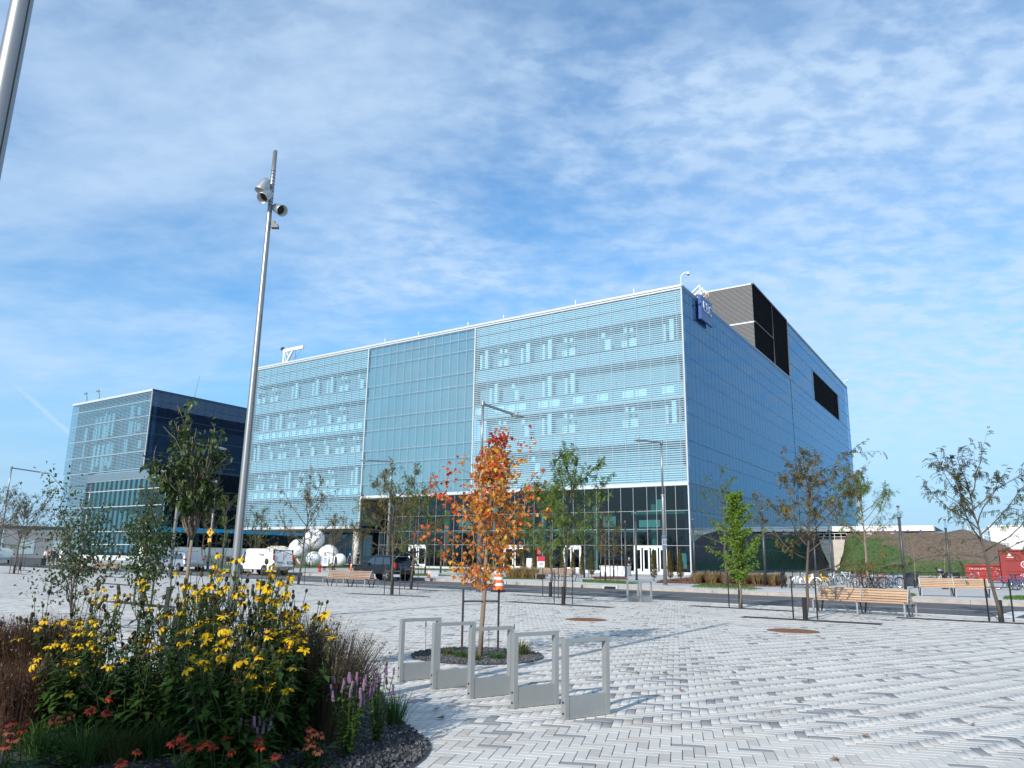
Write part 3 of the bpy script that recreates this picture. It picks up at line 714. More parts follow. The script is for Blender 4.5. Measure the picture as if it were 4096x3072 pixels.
for a, lab in ((6, 'near the camera mast'), (14, 'right of the middle of the right bay'), (25, 'at the left part of the right bay'), (31.0, 'just left of the first white bay line'), (40, 'above the plain glass bay'), (46.6, 'near the second white bay line')):
    t = thing('lightning_rod', 'short white air terminal on the roof edge, '+lab, 'lightning rod', KX+fp(1, a, -.15, 32.5), 0, 'short white rods along the roof edge'); t.scale = (.7,)*3
    m = MB(); m.lathe([(.06, 0), (.06, .35), (.1, .5), (.11, .95), (.06, 1.0)], 8); m.build('rod', WHITE, t)
    m = MB(); m.box((0, 0, .03), (.3, .3, .06)); m.build('base_plate', TRIM, t)
def gantry(loc, lab, sc=1.0):
    t = thing('roof_crane', lab, 'crane', loc, PH1+pi, 'white window-cleaning cranes on the roof')
    H = 5.2*sc
    m = MB(); m.bar((0, 0, 0), (0, 0, H), .3); m.bar((-.35, 0, H*.3), (-.35, 0, H), .12); m.bar((.35, 0, H*.25), (.35, 0, H), .12); m.build('post', WHITE, t)
    m = MB(); m.bar((-.4, 0, H), (7.6*sc, 0, H), .3, .55); m.build('jib', WHITE, t)
    m = MB(); m.bar((.4, 0, H*.22), (3.6*sc, 0, H), .3); m.bar((.4, 0, H*.95), (1.9*sc, 0, H*.6), .12); m.build('brace', WHITE, t)
    m = MB(); m.bar((7.2*sc, 0, H-.2), (3.6*sc, 0, H*.3), .03); m.bar((4.5*sc, 0, H-.3), (4.5*sc, 0, H*.5), .04); m.build('cable', DARKM, t)
    m = MB(); m.ball((-.7, 0, H+.45), .35, 8, 6); m.bar((-.7, 0, H+.3), (0, 0, H), .1); m.build('warning_lamp', mat('dark_blue_plastic', (.02, .02, .12), .5), t)
gantry(KX+fp(1, 72.3, -2.5, 32.3), 'white jib crane on the roof of the larger building beside the tall mast', .62)
gantry(KX+fp(1, 81.5, -7, 17.3), 'white jib crane lower down between the two glass buildings', .75)
flush_panes(main)

# second block, far left
left = main_ = thing('glass_building', 'smaller glass building at the left with a dark shaded flank and cantilevered upper box', 'building', KX)
ZA = [17.1, 20.4, 23.8, 27.2, 30.2, 32.0]
cA = cols(107.7, 138.0, 1.5)
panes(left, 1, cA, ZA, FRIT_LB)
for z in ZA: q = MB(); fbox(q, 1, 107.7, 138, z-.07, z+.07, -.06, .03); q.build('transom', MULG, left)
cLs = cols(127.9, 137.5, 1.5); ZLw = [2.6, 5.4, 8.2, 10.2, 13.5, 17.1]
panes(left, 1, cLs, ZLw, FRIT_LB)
for z in ZLw[:-1]: q = MB(); fbox(q, 1, 127.9, 137.5, z-.06, z+.06, -.06, .03); q.build('transom', MULG, left)
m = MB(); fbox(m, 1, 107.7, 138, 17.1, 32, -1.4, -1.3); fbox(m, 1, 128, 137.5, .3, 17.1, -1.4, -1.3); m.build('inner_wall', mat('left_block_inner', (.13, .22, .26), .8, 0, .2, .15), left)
for k in range(22): blind(1, 110+R.uniform(0, 22), R.choice((18.6, 21.9, 25.3, 28.5)), R.choice((.6, 1.2)), R.choice((1.6, 2.6)), root=left, off=.3)
for k in range(5): blind(1, 121.5+k*1.6, 26.6-k*.1, .9, 4.6, root=left, off=.35); blind(1, 120.5+k*1.7, 20.6, 1.0, 4.4, root=left, off=.35)
m = MB(); fbox(m, 1, 107.6, 138.1, 32.0, 32.4, -.3, .1); m.build('roof_coping', TRIM, left)
m = MB(); fbox(m, 1, 107.6, 107.75, 17.1, 32.0, -.1, .08); m.build('corner_post', TRIM, left)
m = MB(); fbox(m, 1, 99.3, 127.8, 15.2, 16.7, -.3, .06); m.build('grey_fascia', mat('glass_blue_grey_panel', (.15, .215, .25), .35, .3, .05, .3), left)
ZC = [.9, 3.0, 5.4, 10.1, 13.2, 15.2]; cC = cols(99.4, 127.7, 1.75)
panes(left, 1, cC, ZC, LOBBY); 
for z in ZC: q = MB(); fbox(q, 1, 99.4, 127.7, z-.06, z+.06, -.06, .04); q.build('transom', TRIM, left)
for a in cC: q = MB(); fbox(q, 1, a-.05, a+.05, .9, 15.2, -.5, -.02); q.build('glass_fin', TEALC, left)
m = MB(); fbox(m, 1, 99.4, 127.8, .5, 15.2, -12, -11.9); m.build('lobby_back_wall', LOBIN, left)
m = MB(); fbox(m, 1, 99.4, 127.8, 10.0, 10.3, -11, -1); fbox(m, 1, 99.4, 127.8, 5.3, 5.6, -11, -3); m.build('floor_slab', TEALC, left)
for k in range(6): blind(1, 118+k*1.5, 11.6, .8, 2.6, root=left, off=.6)
m = MB(); fbox(m, 1, 99.3, 128, .14, .88, -.6, .25); m.build('plinth', TRIM, left)
# dark flanks
cF = cols(0, 46, 2.0)
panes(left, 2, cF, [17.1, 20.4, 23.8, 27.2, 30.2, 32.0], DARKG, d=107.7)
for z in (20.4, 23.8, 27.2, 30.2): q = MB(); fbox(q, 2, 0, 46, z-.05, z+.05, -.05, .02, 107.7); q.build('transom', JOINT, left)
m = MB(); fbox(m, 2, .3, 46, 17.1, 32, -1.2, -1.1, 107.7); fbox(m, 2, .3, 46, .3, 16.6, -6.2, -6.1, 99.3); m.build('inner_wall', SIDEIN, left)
m = MB(); fbox(m, 2, 0, 46, 32.0, 32.4, -.3, .1, 107.7); fbox(m, 2, 0, 46, 16.6, 16.9, -.3, .1, 99.3); m.build('flank_coping', JOINT, left)
cF2 = cols(0, 46, 1.8)
panes(left, 2, cF2, [6.2, 10.1, 13.2, 16.6], glassmat('dark_clear_glass', (.22, .33, .42), 1.55), d=99.3)
for z in (10.1, 13.2): q = MB(); fbox(q, 2, 0, 46, z-.05, z+.05, -.05, .02, 99.3); q.build('transom', JOINT, left)
for a in (3, 9.5, 16, 23): m = MB(); m.lathe([(.35, .4), (.35, 16)], 12, fp(2, a, -3, 0, 99.3)); m.build('column', TEALC, left, smooth=True)
m = MB(); fbox(m, 2, -1.4, 46, 5.5, 6.15, -.2, .5, 99.3); m.build('canopy', mat('bright_blue_canopy', (.01, .42, .80), .4, 0, .03, 1), left)
panes(left, 2, cF2, [.6, 5.4], LOBBY, d=99.9)
m = MB(); fbox(m, 1, 99.4, 107.6, 16.6, 16.75, -46, -.3); fbox(m, 1, 107.8, 138, 31.9, 32.0, -46, -.3); m.build('roof', ROOFM, left)
flush_panes(left)
for a, d, lab in ((133.5, .5, 'bent antenna with a small vane on the roof of the left building'), (128.5, .5, 'small weather instrument on the roof of the left building')):
    t = thing('roof_antenna', lab, 'antenna', KX+fp(1, a, -d, 32.4))
    m = MB(); m.tube([(0, 0, 0), (0, 0, 1.0), (-.3, 0, 1.8)], .07, 6); m.build('mast', DARKM, t)
    m = MB(); m.box((-.45, 0, 1.9), (.8, .1, .25)); m.box((-.3, 0, 2.1), (.1, .1, .35)); m.build('vane', DARKM, t)
t = thing('roof_antenna', 'long thin whip antenna on the dark flank roof of the left building', 'antenna', KX+fp(2, 9.5, -.5, 32.4, 107.7))
m = MB(); m.tube([(0, 0, 0), (.6, 0, 4.6)], [.05, .03], 6); m.build('whip', DARKM, t)
m = MB(); m.box((0, 0, .1), (.3, .3, .2)); m.build('foot', DARKM, t)
# fill behind the gap between both blocks
t = thing('link_building', 'dark glazed link building in the gap between the two glass blocks', 'building', KX)
m = MB(); fbox(m, 1, 76, 107, .3, 9, -47, -46); m.build('wall', SIDEIN, t)
m = MB(); fbox(m, 1, 76, 107, 8.4, 9.0, -46, -45.5); m.build('cornice', GREYP, t)

# low wing beyond the side face: white fascia, concrete wing wall and railing
wing = thing('low_wing', 'low white fascia wing running right from the glass tower above the mound', 'building', KX)
T = 81.0
for k in range(5): m = MB(); fbox(m, 1, -3.55-k*3.5, -.05-k*3.5, 7.58, 8.2, -3, .12, d=T); m.build('fascia_panel', WHITE, wing)
m = MB(); fbox(m, 1, -17.5, -.05, 8.22, 8.55, -3.2, .2, d=T); m.build('roof_edge', WHITE, wing)
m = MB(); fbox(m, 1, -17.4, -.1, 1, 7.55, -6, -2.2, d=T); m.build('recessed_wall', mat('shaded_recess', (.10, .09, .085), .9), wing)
m = MB(); fbox(m, 1, -17.4, -.1, 8.5, 8.56, -30, -3.1, d=T); m.build('roof', ROOFM, wing)
BLUEP = mat('blue_light', (.03, .05, .35), .5)
for k in range(6): m = MB(); fbox(m, 1, -5.0-k*2.1, -4.7-k*2.1, 7.42, 7.8, .12, .35, d=T); m.build('blue_floodlight', BLUEP, wing)
m = MB(); q = [(-.05, .1), (-1.1, .1), (-.95, 1.5), (-2.75, 5.95), (-.05, 5.95)]
pts0 = [fp(1, a, .35, z, T-.2) for a, z in q]; pts1 = [fp(1, a, -.35, z, T-.2) for a, z in q]; n = len(q)
m.add([tuple(p) for p in pts0+pts1], [tuple(range(n)), tuple(reversed(range(n, 2*n)))]+[(i, n+i, n+(i+1) % n, (i+1) % n) for i in range(n)])
ww = thing('retaining_wall', 'raw concrete wing wall with a slanted edge beside the glass flank', 'wall', KX)
m.build('wall', CONC, ww)
m = MB(); fbox(m, 1, -2.75, -.05, 5.96, 6.02, -.3, .3, d=T-.2); m.build('cap', CONC, ww)
rl = thing('railing', 'white two-bar railing on top of the concrete wing wall', 'railing', KX)
for z in (6.55, 7.18): m = MB(); m.bar(fp(1, -2.7, .1, z, T-.2), fp(1, -.05, .1, z, T-.2), .07); m.build('rail', WHITE, rl)
for a in (-2.65, -1.6, -.4): m = MB(); m.bar(fp(1, a, .1, 6.02, T-.2), fp(1, a, .1, 7.18, T-.2), .07); m.build('post', WHITE, rl)
# ---------------------------------------------------------------- mound, far white building, terrace wall
DIRT = mat('bare_dirt', (.15, .108, .08), .95, 0, .3, .35, .5, fine=.3)
GRASS = mat('mown_grass', (.07, .115, .022), .9, 0, .35, .8, .6, fine=.4)
ROUGHG = mat('rough_grass', (.05, .10, .022), .9, 0, .4, .7, .7, fine=.4)
def mound():
    g = MB(); rn = random.Random(4)
    import mathutils.noise as mn
    ns, nt = 76, 48
    def H(s):
        P = [(-60, .0), (-46, .9), (-38, 2.2), (-30.7, 3.7), (-26, 5.6), (-22.3, 7.5), (-18, 7.2), (0, 7.2)]
        for (a, b), (c, d) in zip(P, P[1:]):
            if a <= s <= c: t = (s-a)/(c-a); t = t*t*(3-2*t); return b+(d-b)*t
        return 0
    vs = []
    for i in range(ns+1):
        s = -.7-i*.9
        for j in range(nt+1):
            t = 38+j*.95
            f = min(1, max(0, (t-44)/36)); f = f*f*(3-2*f)*.55+f*.45
            e = min(1, max(0, (-.9-(81-t)*.16-s)/1.8)); e = e*e*(3-2*e)
            if t > 82.5: f *= max(0, 1-(t-82.5)*.5)
            p = fp(1, s, 0, 0, t)+KX
            z = .13+H(s)*f*e+(mn.noise(Vector((p.x*.25, p.y*.25, 1)))*.35+mn.noise(Vector((p.x*.9, p.y*.9, 3)))*.12)*f*e
            vs.append((p.x, p.y, z))
    fs = []; gv = []
    for i in range(ns+1):
        for j in range(nt+1):
            s = -.7-i*.9; t = 38+j*.95; p = vs[i*(nt+1)+j]
            nz = mn.noise(Vector((p[0]*.22, p[1]*.22, 7)))+.5*mn.noise(Vector((p[0]*.8, p[1]*.8, 2)))
            g1 = (55+3*nz-t)/4; g2 = min((s+12.5+7*nz+(74-t)*.12)/2.2, (72.5+4*nz-t)/3, (s+22)/3); g3 = (nz-.62)*3 if s < -22 else -1
            gv.append(max(g1, g2, g3))
    for i in range(ns):
        for j in range(nt): a = i*(nt+1)+j; fs.append((a, a+1, a+nt+2, a+nt+1))
    g.v = vs; g.f = fs; g.m = []
    m, nd_, out = nodes('mound_soil_and_grass'); N, L = nd_.nodes, nd_.links
    at_ = N.new('ShaderNodeAttribute'); at_.attribute_name = 'green'; ge = N.new('ShaderNodeNewGeometry')
    def nz_(sc, det=4):
        q = N.new('ShaderNodeTexNoise'); L.new(ge.outputs['Position'], q.inputs['Vector']); q.inputs['Scale'].default_value = sc; q.inputs['Detail'].default_value = det; return q.outputs[0]
    def mt_(op, a, b):
        q = N.new('ShaderNodeMath'); q.operation = op
        for i, x in enumerate((a, b)):
            if isinstance(x, (int, float)): q.inputs[i].default_value = x
            else: L.new(x, q.inputs[i])
        return q.outputs[0]
    f = mt_('ADD', at_.outputs['Fac'], mt_('MULTIPLY', mt_('SUBTRACT', nz_(1.6, 6), .5), 4.5)); mr = N.new('ShaderNodeMapRange'); L.new(f, mr.inputs[0]); mr.inputs[1].default_value = -.25; mr.inputs[2].default_value = .35
    cr = N.new('ShaderNodeValToRGB'); L.new(nz_(2.2, 8), cr.inputs[0]); e = cr.color_ramp.elements; e[0].position = .3; e[0].color = (.075, .053, .036, 1); e[1].position = .7; e[1].color = (.20, .145, .105, 1)
    c2 = N.new('ShaderNodeValToRGB'); L.new(nz_(3.0, 8), c2.inputs[0]); e = c2.color_ramp.elements; e[0].position = .3; e[0].color = (.025, .055, .012, 1); e[1].position = .7; e[1].color = (.085, .15, .03, 1)
    mx = N.new('ShaderNodeMix'); mx.data_type = 'RGBA'; L.new(mr.outputs[0], mx.inputs[0]); L.new(cr.outputs[0], mx.inputs[6]); L.new(c2.outputs[0], mx.inputs[7])
    pb = N.new('ShaderNodeBsdfPrincipled'); setin(pb, 'Roughness', .95); L.new(mx.outputs[2], pb.inputs['Base Color']); bp = N.new('ShaderNodeBump'); bp.inputs['Strength'].default_value = .9; bp.inputs['Distance'].default_value = .15; L.new(nz_(2.5, 8), bp.inputs['Height']); L.new(bp.outputs[0], pb.inputs['Normal']); L.new(pb.outputs[0], out.inputs[0])
    o = g.build('mound', m, smooth=True); at2 = o.data.attributes.new('green', 'FLOAT', 'POINT'); at2.data.foreach_set('value', gv)
    w = MB(); R = random.Random(2)
    for _ in range(5200):
        i = R.randrange(len(vs)); x, y, z = vs[i]; gr = gv[i]
        if z < .05 or R.random() > (1 if gr > 0 else .12): continue
        x += R.uniform(-.5, .5); y += R.uniform(-.5, .5); h = R.uniform(.15, .45) if gr > 0 else R.uniform(.1, .3)
        for k in range(3): a = R.random()*6.3; w.add([(x-.05*cos(a), y-.05*sin(a), z-.05), (x+.05*cos(a), y+.05*sin(a), z-.05), (x+R.gauss(0, .15), y+R.gauss(0, .15), z+h)], [(0, 1, 2)])
    tag(w.build('grass_tufts', leafmat('mound_weed', [(.03, .065, .014), (.08, .13, .03), (.05, .09, .02)], .3), o), kind='stuff')
    return tag(o, kind='structure')
mound()
ROCK = mat('pale_rock', (.34, .31, .26), .9, 0, .25, 3, .5)
def boulder(loc, r, lab):
    R = random.Random(int(loc[0]*100)); m = MB(); m.ball((0, 0, r[2]*.4), r, 9, 6)
    m.v = [(x*R.uniform(.8, 1.12), y*R.uniform(.8, 1.12), z*R.uniform(.85, 1.1)) for x, y, z in m.v]
    o = m.build('boulder', ROCK, loc=loc, rot=(0, 0, R.random()*3)); tag(o, lab, 'boulder', 'pale boulders on the mound')
for (s, t, z, r), lab in zip((((-7.6, 77.5, 6.5), 0, 0, (1.2, .7, .5)),), ()): pass
for s, t, z, r, lab in ((-7.2, 76, 6.55, (1.25, .6, .5), 'largest pale flat boulder near the top of the mound left of the light column'), (-5.0, 75.5, 6.35, (.7, .4, .25), 'small pale rock on the mound left of the largest boulder'), (-11.0, 77, 6.75, (.5, .4, .3), 'small pale rock uphill and just right of the light column'), (-12.2, 76, 6.5, (.7, .35, .3), 'flat pale rock right of the light column on the mound'), (-17.5, 77, 6.7, (.55, .4, .25), 'small pale rock farthest right on the mound top')):
    p = fp(1, s, 0, z, t)+KX; boulder((p.x, p.y, z), r, lab)
fw = thing('white_building', 'low white building with a grey-green shutter peeking over the right end of the mound', 'building', (102.05,160.27,1.65))
fw.location.z = 0; fw.rotation_euler = (0, 0, radians(-30))
m = MB(); m.box((12, 0, 4.6), (30, 10, 9.2)); m.build('wall', WHITE, fw)
m = MB(); m.box((12, 0, 9.35), (30.4, 10.4, .3)); m.build('parapet', TRIM, fw)
m = MB(); m.box((9.0, -5.05, 4.6), (8, .2, 6.4)); m.build('shutter', mat('grey_green_shutter', (.30, .42, .38), .5), fw)
m = MB(); m.box((-1.2, -5.1, 3.4), (2.6, .4, 5.4)); m.build('grey_door', GREYP, fw)
rp = thing('ramp_railing', 'white sloping double handrail above the right shoulder of the mound', 'railing', (0, 0, 0))
for dz in (0, 1.0):
    a = Vector((83.64,142.23,7.50)); b = Vector((92.21,145.19,6.36)); m = MB(); m.bar(a+Vector((0, 0, 1.0-dz)), b+Vector((0, 0, 1.0-dz)), .16); m.build('handrail', WHITE, rp)
for k in range(6): a = Vector((83.64,142.23,7.50)).lerp(Vector((92.21,145.19,6.36)), k/5); m = MB(); m.bar(a+Vector((0, 0, -1.5)), a+Vector((0, 0, 1.0)), .12); m.build('post', WHITE, rp)

def ribwall(name, a, b, h, lab, capw=.7):
    a = Vector((*a, .12)); b = Vector((*b, .12)); d = b-a; t = thing(name, lab, 'wall', a, atan2(d.y, d.x)); L = d.length
    n = max(1, int((h-capw)/.22))
    for k in range(n): m = MB(); m.box((L/2, 0, .02+k*(h-capw)/n+.1), (L, .5, (h-capw)/n-.03)); m.build('plank', TRIM, t)
    m = MB(); m.box((L/2, .06, h/2), (L-.02, .4, h-.1)); m.build('core', GREYP, t)
    m = MB(); m.box((L/2, 0, h-capw/2), (L+.1, .62, capw)); m.build('cap', WHITE, t)
    return t
ribwall('terrace_wall', (-40.89,87.46), (-30.50,113.14), 2.2, 'long low white ribbed terrace wall behind the silver minivan and white van', .95)
CREAM = mat('cream_canvas', (.66, .62, .50), .8, 0, .08, 1)
t = thing('dome_tent', 'cream ribbed dome tent behind the white van roof', 'tent', (*(-40.78,138.02), .13))
m = MB()
m.lathe([(2.6, 0), (2.6, 1.6), (2.3, 2.2), (1.7, 2.65), (.9, 2.9), (.1, 2.95)], 20); m.build('canvas', CREAM, t, smooth=True)
m = MB()
for k in range(10):
    a = k*pi/5; m.tube([(2.62*cos(a), 2.62*sin(a), 0), (2.62*cos(a), 2.62*sin(a), 1.6), (2.32*cos(a), 2.32*sin(a), 2.22), (1.72*cos(a), 1.72*sin(a), 2.68), (.92*cos(a), .92*sin(a), 2.94)], .05, 5)
m.build('ribs', CREAM, t)
WOODB = mat('brown_boards', (.13, .07, .045), .8, 0, .25, 3)
t = thing('wooden_crate', 'brown wooden box against the white ribbed wall right of the white van', 'crate', (*(-29.34,111.31), .13), ROT_R)
for k in range(5): m = MB(); m.box((0, 0, .15+k*.24), (2.0, 1.0, .22)); m.build('board', WOODB, t)
SPH = mat('white_inflatable', (.74, .74, .76), .55, 0, .06, 1.5)
SEAM = mat('inflatable_seam', (.5, .5, .52), .7)
for px, r, lab in (((-26.17,104.78,3.65), 1.40, 'biggest and highest white inflatable sphere, perched on the others'), ((-27.79,103.33,2.39), 1.25, 'large white sphere at the left end of the sphere cluster'), ((-25.10,100.93,1.12), .95, 'small white sphere in front below the highest one'), ((-23.81,103.29,1.59), 1.38, 'large white sphere behind the two people wearing sandwich boards'), ((-21.46,99.72,1.06), .80, 'small white sphere standing apart on the grass right of the board wearers'), ((-27.33,105.52,1.34), 1.2, 'white sphere partly hidden low in the middle of the cluster')):
    t = thing('inflatable_sphere', lab, 'sphere', px, rnd.random(), 'white inflatable spheres under the glass building')
    m = MB(); m.ball((0, 0, 0), r, 28, 18); m.build('skin', SPH, t, smooth=True)
    for k in range(3): m = MB(); a = k*pi/3; m.tube([(r*1.002*cos(u)*cos(a), r*1.002*cos(u)*sin(a), r*1.002*sin(u)) for u in [j*2*pi/28 for j in range(29)]], .012, 4, cap=False); m.build('seam', SEAM, t)

# ---------------------------------------------------------------- lawns, mulch beds on the far side
MULCH = mat('brown_mulch', (.12, .055, .035), .95, 0, .35, 4, .8, fine=.35)
BLADE = leafmat('grass_blade', [(.05, .11, .015), (.09, .17, .025), (.07, .14, .02)], .3)
def patch(name, P, m, z=.142):
    g = MB(); g.add([(x, y, z) for x, y in P], [tuple(range(len(P)))]); return tag(g.build(name, m), kind='structure')
def blades(P, n, h, m, seed, parent=None, z=.14, w=.012, name='grass_blades', lean=.3):
    R = random.Random(seed); g = MB(); xs = [p[0] for p in P]; ys = [p[1] for p in P]; c = 0
    while c < n:
        x, y = R.uniform(min(xs), max(xs)), R.uniform(min(ys), max(ys))
        if not inpoly(x, y, P): continue
        c += 1; a = R.random()*6.3; hh = h*R.uniform(.5, 1.2); lx, ly = R.gauss(0, lean)*hh, R.gauss(0, lean)*hh
        g.add([(x-w*cos(a), y-w*sin(a), z), (x+w*cos(a), y+w*sin(a), z), (x+lx, y+ly, z+hh)], [(0, 1, 2)])
    return tag(g.build(name, m, parent), kind='stuff')
for k, P in enumerate(([(10.60,46.56), (12.50,51.80), (14.67,48.68), (14.36,44.33), (12.95,42.13), (10.63,44.66)],
          [(5.50,59.16), (8.14,57.97), (8.60,50.97), (6.98,49.74), (4.90,52.78)],
          [(-0.51,62.22), (1.89,63.71), (2.09,57.91), (-0.47,57.81)],
          [(-8.72,69.56), (-6.57,70.10), (-4.62,64.62), (-7.82,62.45)],
          [(-13.59,108.10), (-6.15,104.03), (-5.51,88.61), (-11.31,90.11)],
          [(-33.34,112.29), (-22.43,114.75), (-18.49,94.68), (-26.09,87.96)],
          [(24.58,39.29), (26.18,40.31), (25.82,38.21), (23.20,34.85), (22.28,35.82)],
          [(19.45,39.19), (20.54,40.35), (19.79,38.53), (18.28,36.39)],
          [(-44.03,88.19), (-40.89,87.46), (-36.90,78.97), (-38.14,77.42)],
          [(-37.00,99.25), (-32.70,99.57), (-22.85,69.70), (-25.88,69.55)])):
    o = patch('lawn_strip', P, GRASS); blades(P, 1800, .10, BLADE, k, o)
for P in ([(9.90,53.63), (11.69,61.21), (16.71,72.95), (24.06,69.52), (17.56,49.90), (14.28,48.94), (12.16,53.14)],
          [(7.17,67.87), (9.96,67.87), (9.17,61.21), (6.66,61.21)]):
    o = patch('mulch_bed', P, MULCH, .146); blades(P, 3500, .07, mat('mulch_chips', (.15, .065, .04), .9, island=.5), 5, o, w=.04, lean=1.2, name='mulch_chips')

# ---------------------------------------------------------------- cycle stands
STL = mat('satin_grey_steel', (.36, .37, .36), .45, .55, .05, 4)
def stand(loc, rz, lab, group, w=.63, h=.81):
    t = thing('cycle_stand', lab, 'bike rack', loc, rz, group)
    for x in (-w/2+.027, w/2-.027): m = MB(); m.box((x, 0, h/2), (.052, .07, h)); m.build('post', STL, t)
    m = MB(); m.box((0, 0, h-.02), (w-.11, .07, .04)); m.build('top_rail', STL, t)
    m = MB(); m.box((0, 0, .115), (w-.108, .055, .22)); m.build('base_plate', STL, t)
    for z in (.06, .17):
        m = MB(); m.tube([(-w/2-.006, 0, z), (-w/2+.004, 0, z)], .012, 8); m.build('bolt', BLACK, t)
    return t
gr = 'cycle stands in a row beside the flower bed'
for (a, b), lab in zip((((-1.46,11.00), (-.98, 11.35)), ((-.97, 10.39), (-.45, 10.75)), ((-.46, 9.77), (.05, 10.13)), ((.06, 9.20), (.58, 9.54)), ((.59, 8.62), (1.11, 8.98))),
        ('farthest grey cycle stand of the row, nearest the flower bed', 'second farthest grey cycle stand, left of the maple trunk', 'middle grey cycle stand, in front of the maple trunk', 'second nearest grey cycle stand, right of the maple trunk', 'nearest and rightmost grey cycle stand of the front row')):
    stand(((a[0]+b[0])/2, (a[1]+b[1])/2), atan2(b[1]-a[1], b[0]-a[0]), lab, gr)
gr = 'cycle stands along the street'
p = (4.98,31.84); stand(p, .6, 'left one of two grey cycle stands on the plaza edge by the street', gr); p = (5.50,31.81); stand(p, .6, 'right one of two grey cycle stands on the plaza edge by the street', gr)
for (x, y), lab in (((1848, 2304), 'left grey cycle stand across the street behind the maple'), ((1880, 2308), 'grey cycle stand holding the lone bicycle behind the maple'), ((3170, 2351), 'left of the two grey stands at the yellow share bicycles'), ((3200, 2352), 'right of the two grey stands at the yellow share bicycles')):
    q = {1848: (-3.82,64.26), 1880: (-3.03,61.43), 3170: (17.05,47.63), 3200: (17.41,47.38)}[x]; stand((*q, .14), .6, lab, gr, .75, .85)

# ---------------------------------------------------------------- benches
WD1 = mat('light_oak_slat', (.40, .265, .165), .7, 0, .22, 2.0, .1, obj=.12, stretch=(1, 8, 8), fine=.15)
WD2 = mat('weathered_slat', (.27, .185, .13), .75, 0, .25, 2.0, .1, obj=.14, stretch=(1, 8, 8), fine=.15)
BENCH = {}
def bench(loc, rz, wood, lab, mods=2, sc=1.0):
    t = thing('bench', lab, 'bench', loc, rz, 'double-sided slatted benches'); L = 1.46
    if wood.name not in BENCH: BENCH[wood.name] = (MB().box((0, 0, 0), (L-.05, .062, .03)).mesh('back_slat', wood), MB().box((0, 0, 0), (L-.02, .10, .035)).mesh('seat_slat', wood))
    bs, ss = BENCH[wood.name]; tilt = atan2(.40, .16)
    for k in range(mods):
        x = (k-(mods-1)/2)*L
        for sg in (-1, 1):
            for i in range(5):
                f = (i+.5)/5; link('back_slat', bs, t, (x, sg*(.20-.165*f), .45+.40*f), (sg*(-tilt) if sg < 0 else tilt, 0, 0) if False else (-sg*tilt, 0, 0))
            for i in range(3): link('seat_slat', ss, t, (x, sg*(.27+.115*i), .435), (0, 0, 0))
    for k in range(mods+1):
        x = (k-mods/2)*L
        m = MB(); m.box((x, 0, .40), (.05, 1.14, .03))
        for sg in (-1, 1): m.bar((x, sg*.22, .415), (x, sg*.025, .87), .045, .03, up=(1, 0, 0))
        m.build('frame', GALV, t)
        for sg in (-1, 1):
            m = MB(); m.bar((x, sg*.54, 0), (x, sg*.54, .385), .05, .03, up=(0, 1, 0)); m.build('leg', GALV, t)
            m = MB(); m.bar((x, sg*.10, 0), (x, sg*.28, .385), .05, .03, up=(0, 1, 0)); m.build('leg', DARKM, t)
    return t
def at_bench(a, b, z, wood, lab, mods=2):
    d = (b[0]-a[0], b[1]-a[1]); rz = atan2(d[1], d[0]); c = ((a[0]+b[0])/2, (a[1]+b[1])/2)
    n = (-sin(rz), cos(rz)); n = n if n[1] > 0 else (-n[0], -n[1])
    bench((c[0]+n[0]*.54, c[1]+n[1]*.54, z), rz, wood, lab, mods)
at_bench((10.39,27.12), (12.47,25.09), 0, WD1, 'light wooden slatted bench nearest at the right, on the plaza beside the street')
at_bench((19.95,38.09), (22.55,37.23), .15, WD1, 'pale wooden slatted bench across the street in front of the parked bicycles')
at_bench((-10.05,42.86), (-7.54,41.41), 0, WD2, 'brown slatted bench on the plaza left of the black SUV')
at_bench((1.79,55.93), (4.24,53.83), .15, WD2, 'brown slatted bench across the street in front of the tan grasses')
at_bench((-31.58,59.81), (-29.22,57.99), 0, WD2, 'small distant slatted bench at the left behind the flowers')

# ---------------------------------------------------------------- masts, lamps, light columns
MST = mat('mast_steel', (.27, .275, .28), .42, .7, .10, 1.5, stretch=(1, 1, .2))
def mast(p0, p1, r0, r1, lab, heads=()):
    p0 = Vector(p0); p1 = Vector(p1); d = (p1-p0); b = p0-d*(p0.z/d.z); t = thing('light_mast', lab, 'mast', b, 0, 'tall tapered steel masts'); e = p1-b
    m = MB(); K = 12; m.tube([e*(k/K) for k in range(K+1)], [r0+(r1-r0)*k/K for k in range(K+1)], 20); m.build('pole', MST, t, smooth=True)
    m = MB(); u = Vector((b.x, b.y, 0)).normalized(); sd = Vector((-u.y, u.x, 0))
    q = (-u*.80-sd*.60); m.tube([e*f+q*(r0+(r1-r0)*f+.001) for f in (0.01, .3, .62)], .006, 4); m.build('cable_slot', BLACK, t)
    m = MB(); m.lathe([(r0+.10, 0), (r0+.10, .03), (r0+.02, .04)], 16); m.build('base_flange', MST, t)
    return t, b, e
mt, mb_, me_ = mast((-6.87,19.84,2.74), (-6.84,19.86,12.85), .118, .058, 'tall slim leaning steel mast carrying spotlights, left of the glass building')
for k in range(11):
    f = .868+k*.0082; m = MB(); c = me_*f; r = .118-.06*f; m.tube([c, c+me_*.0012], r+.004, 16); m.build('ring', BLACK, mt)
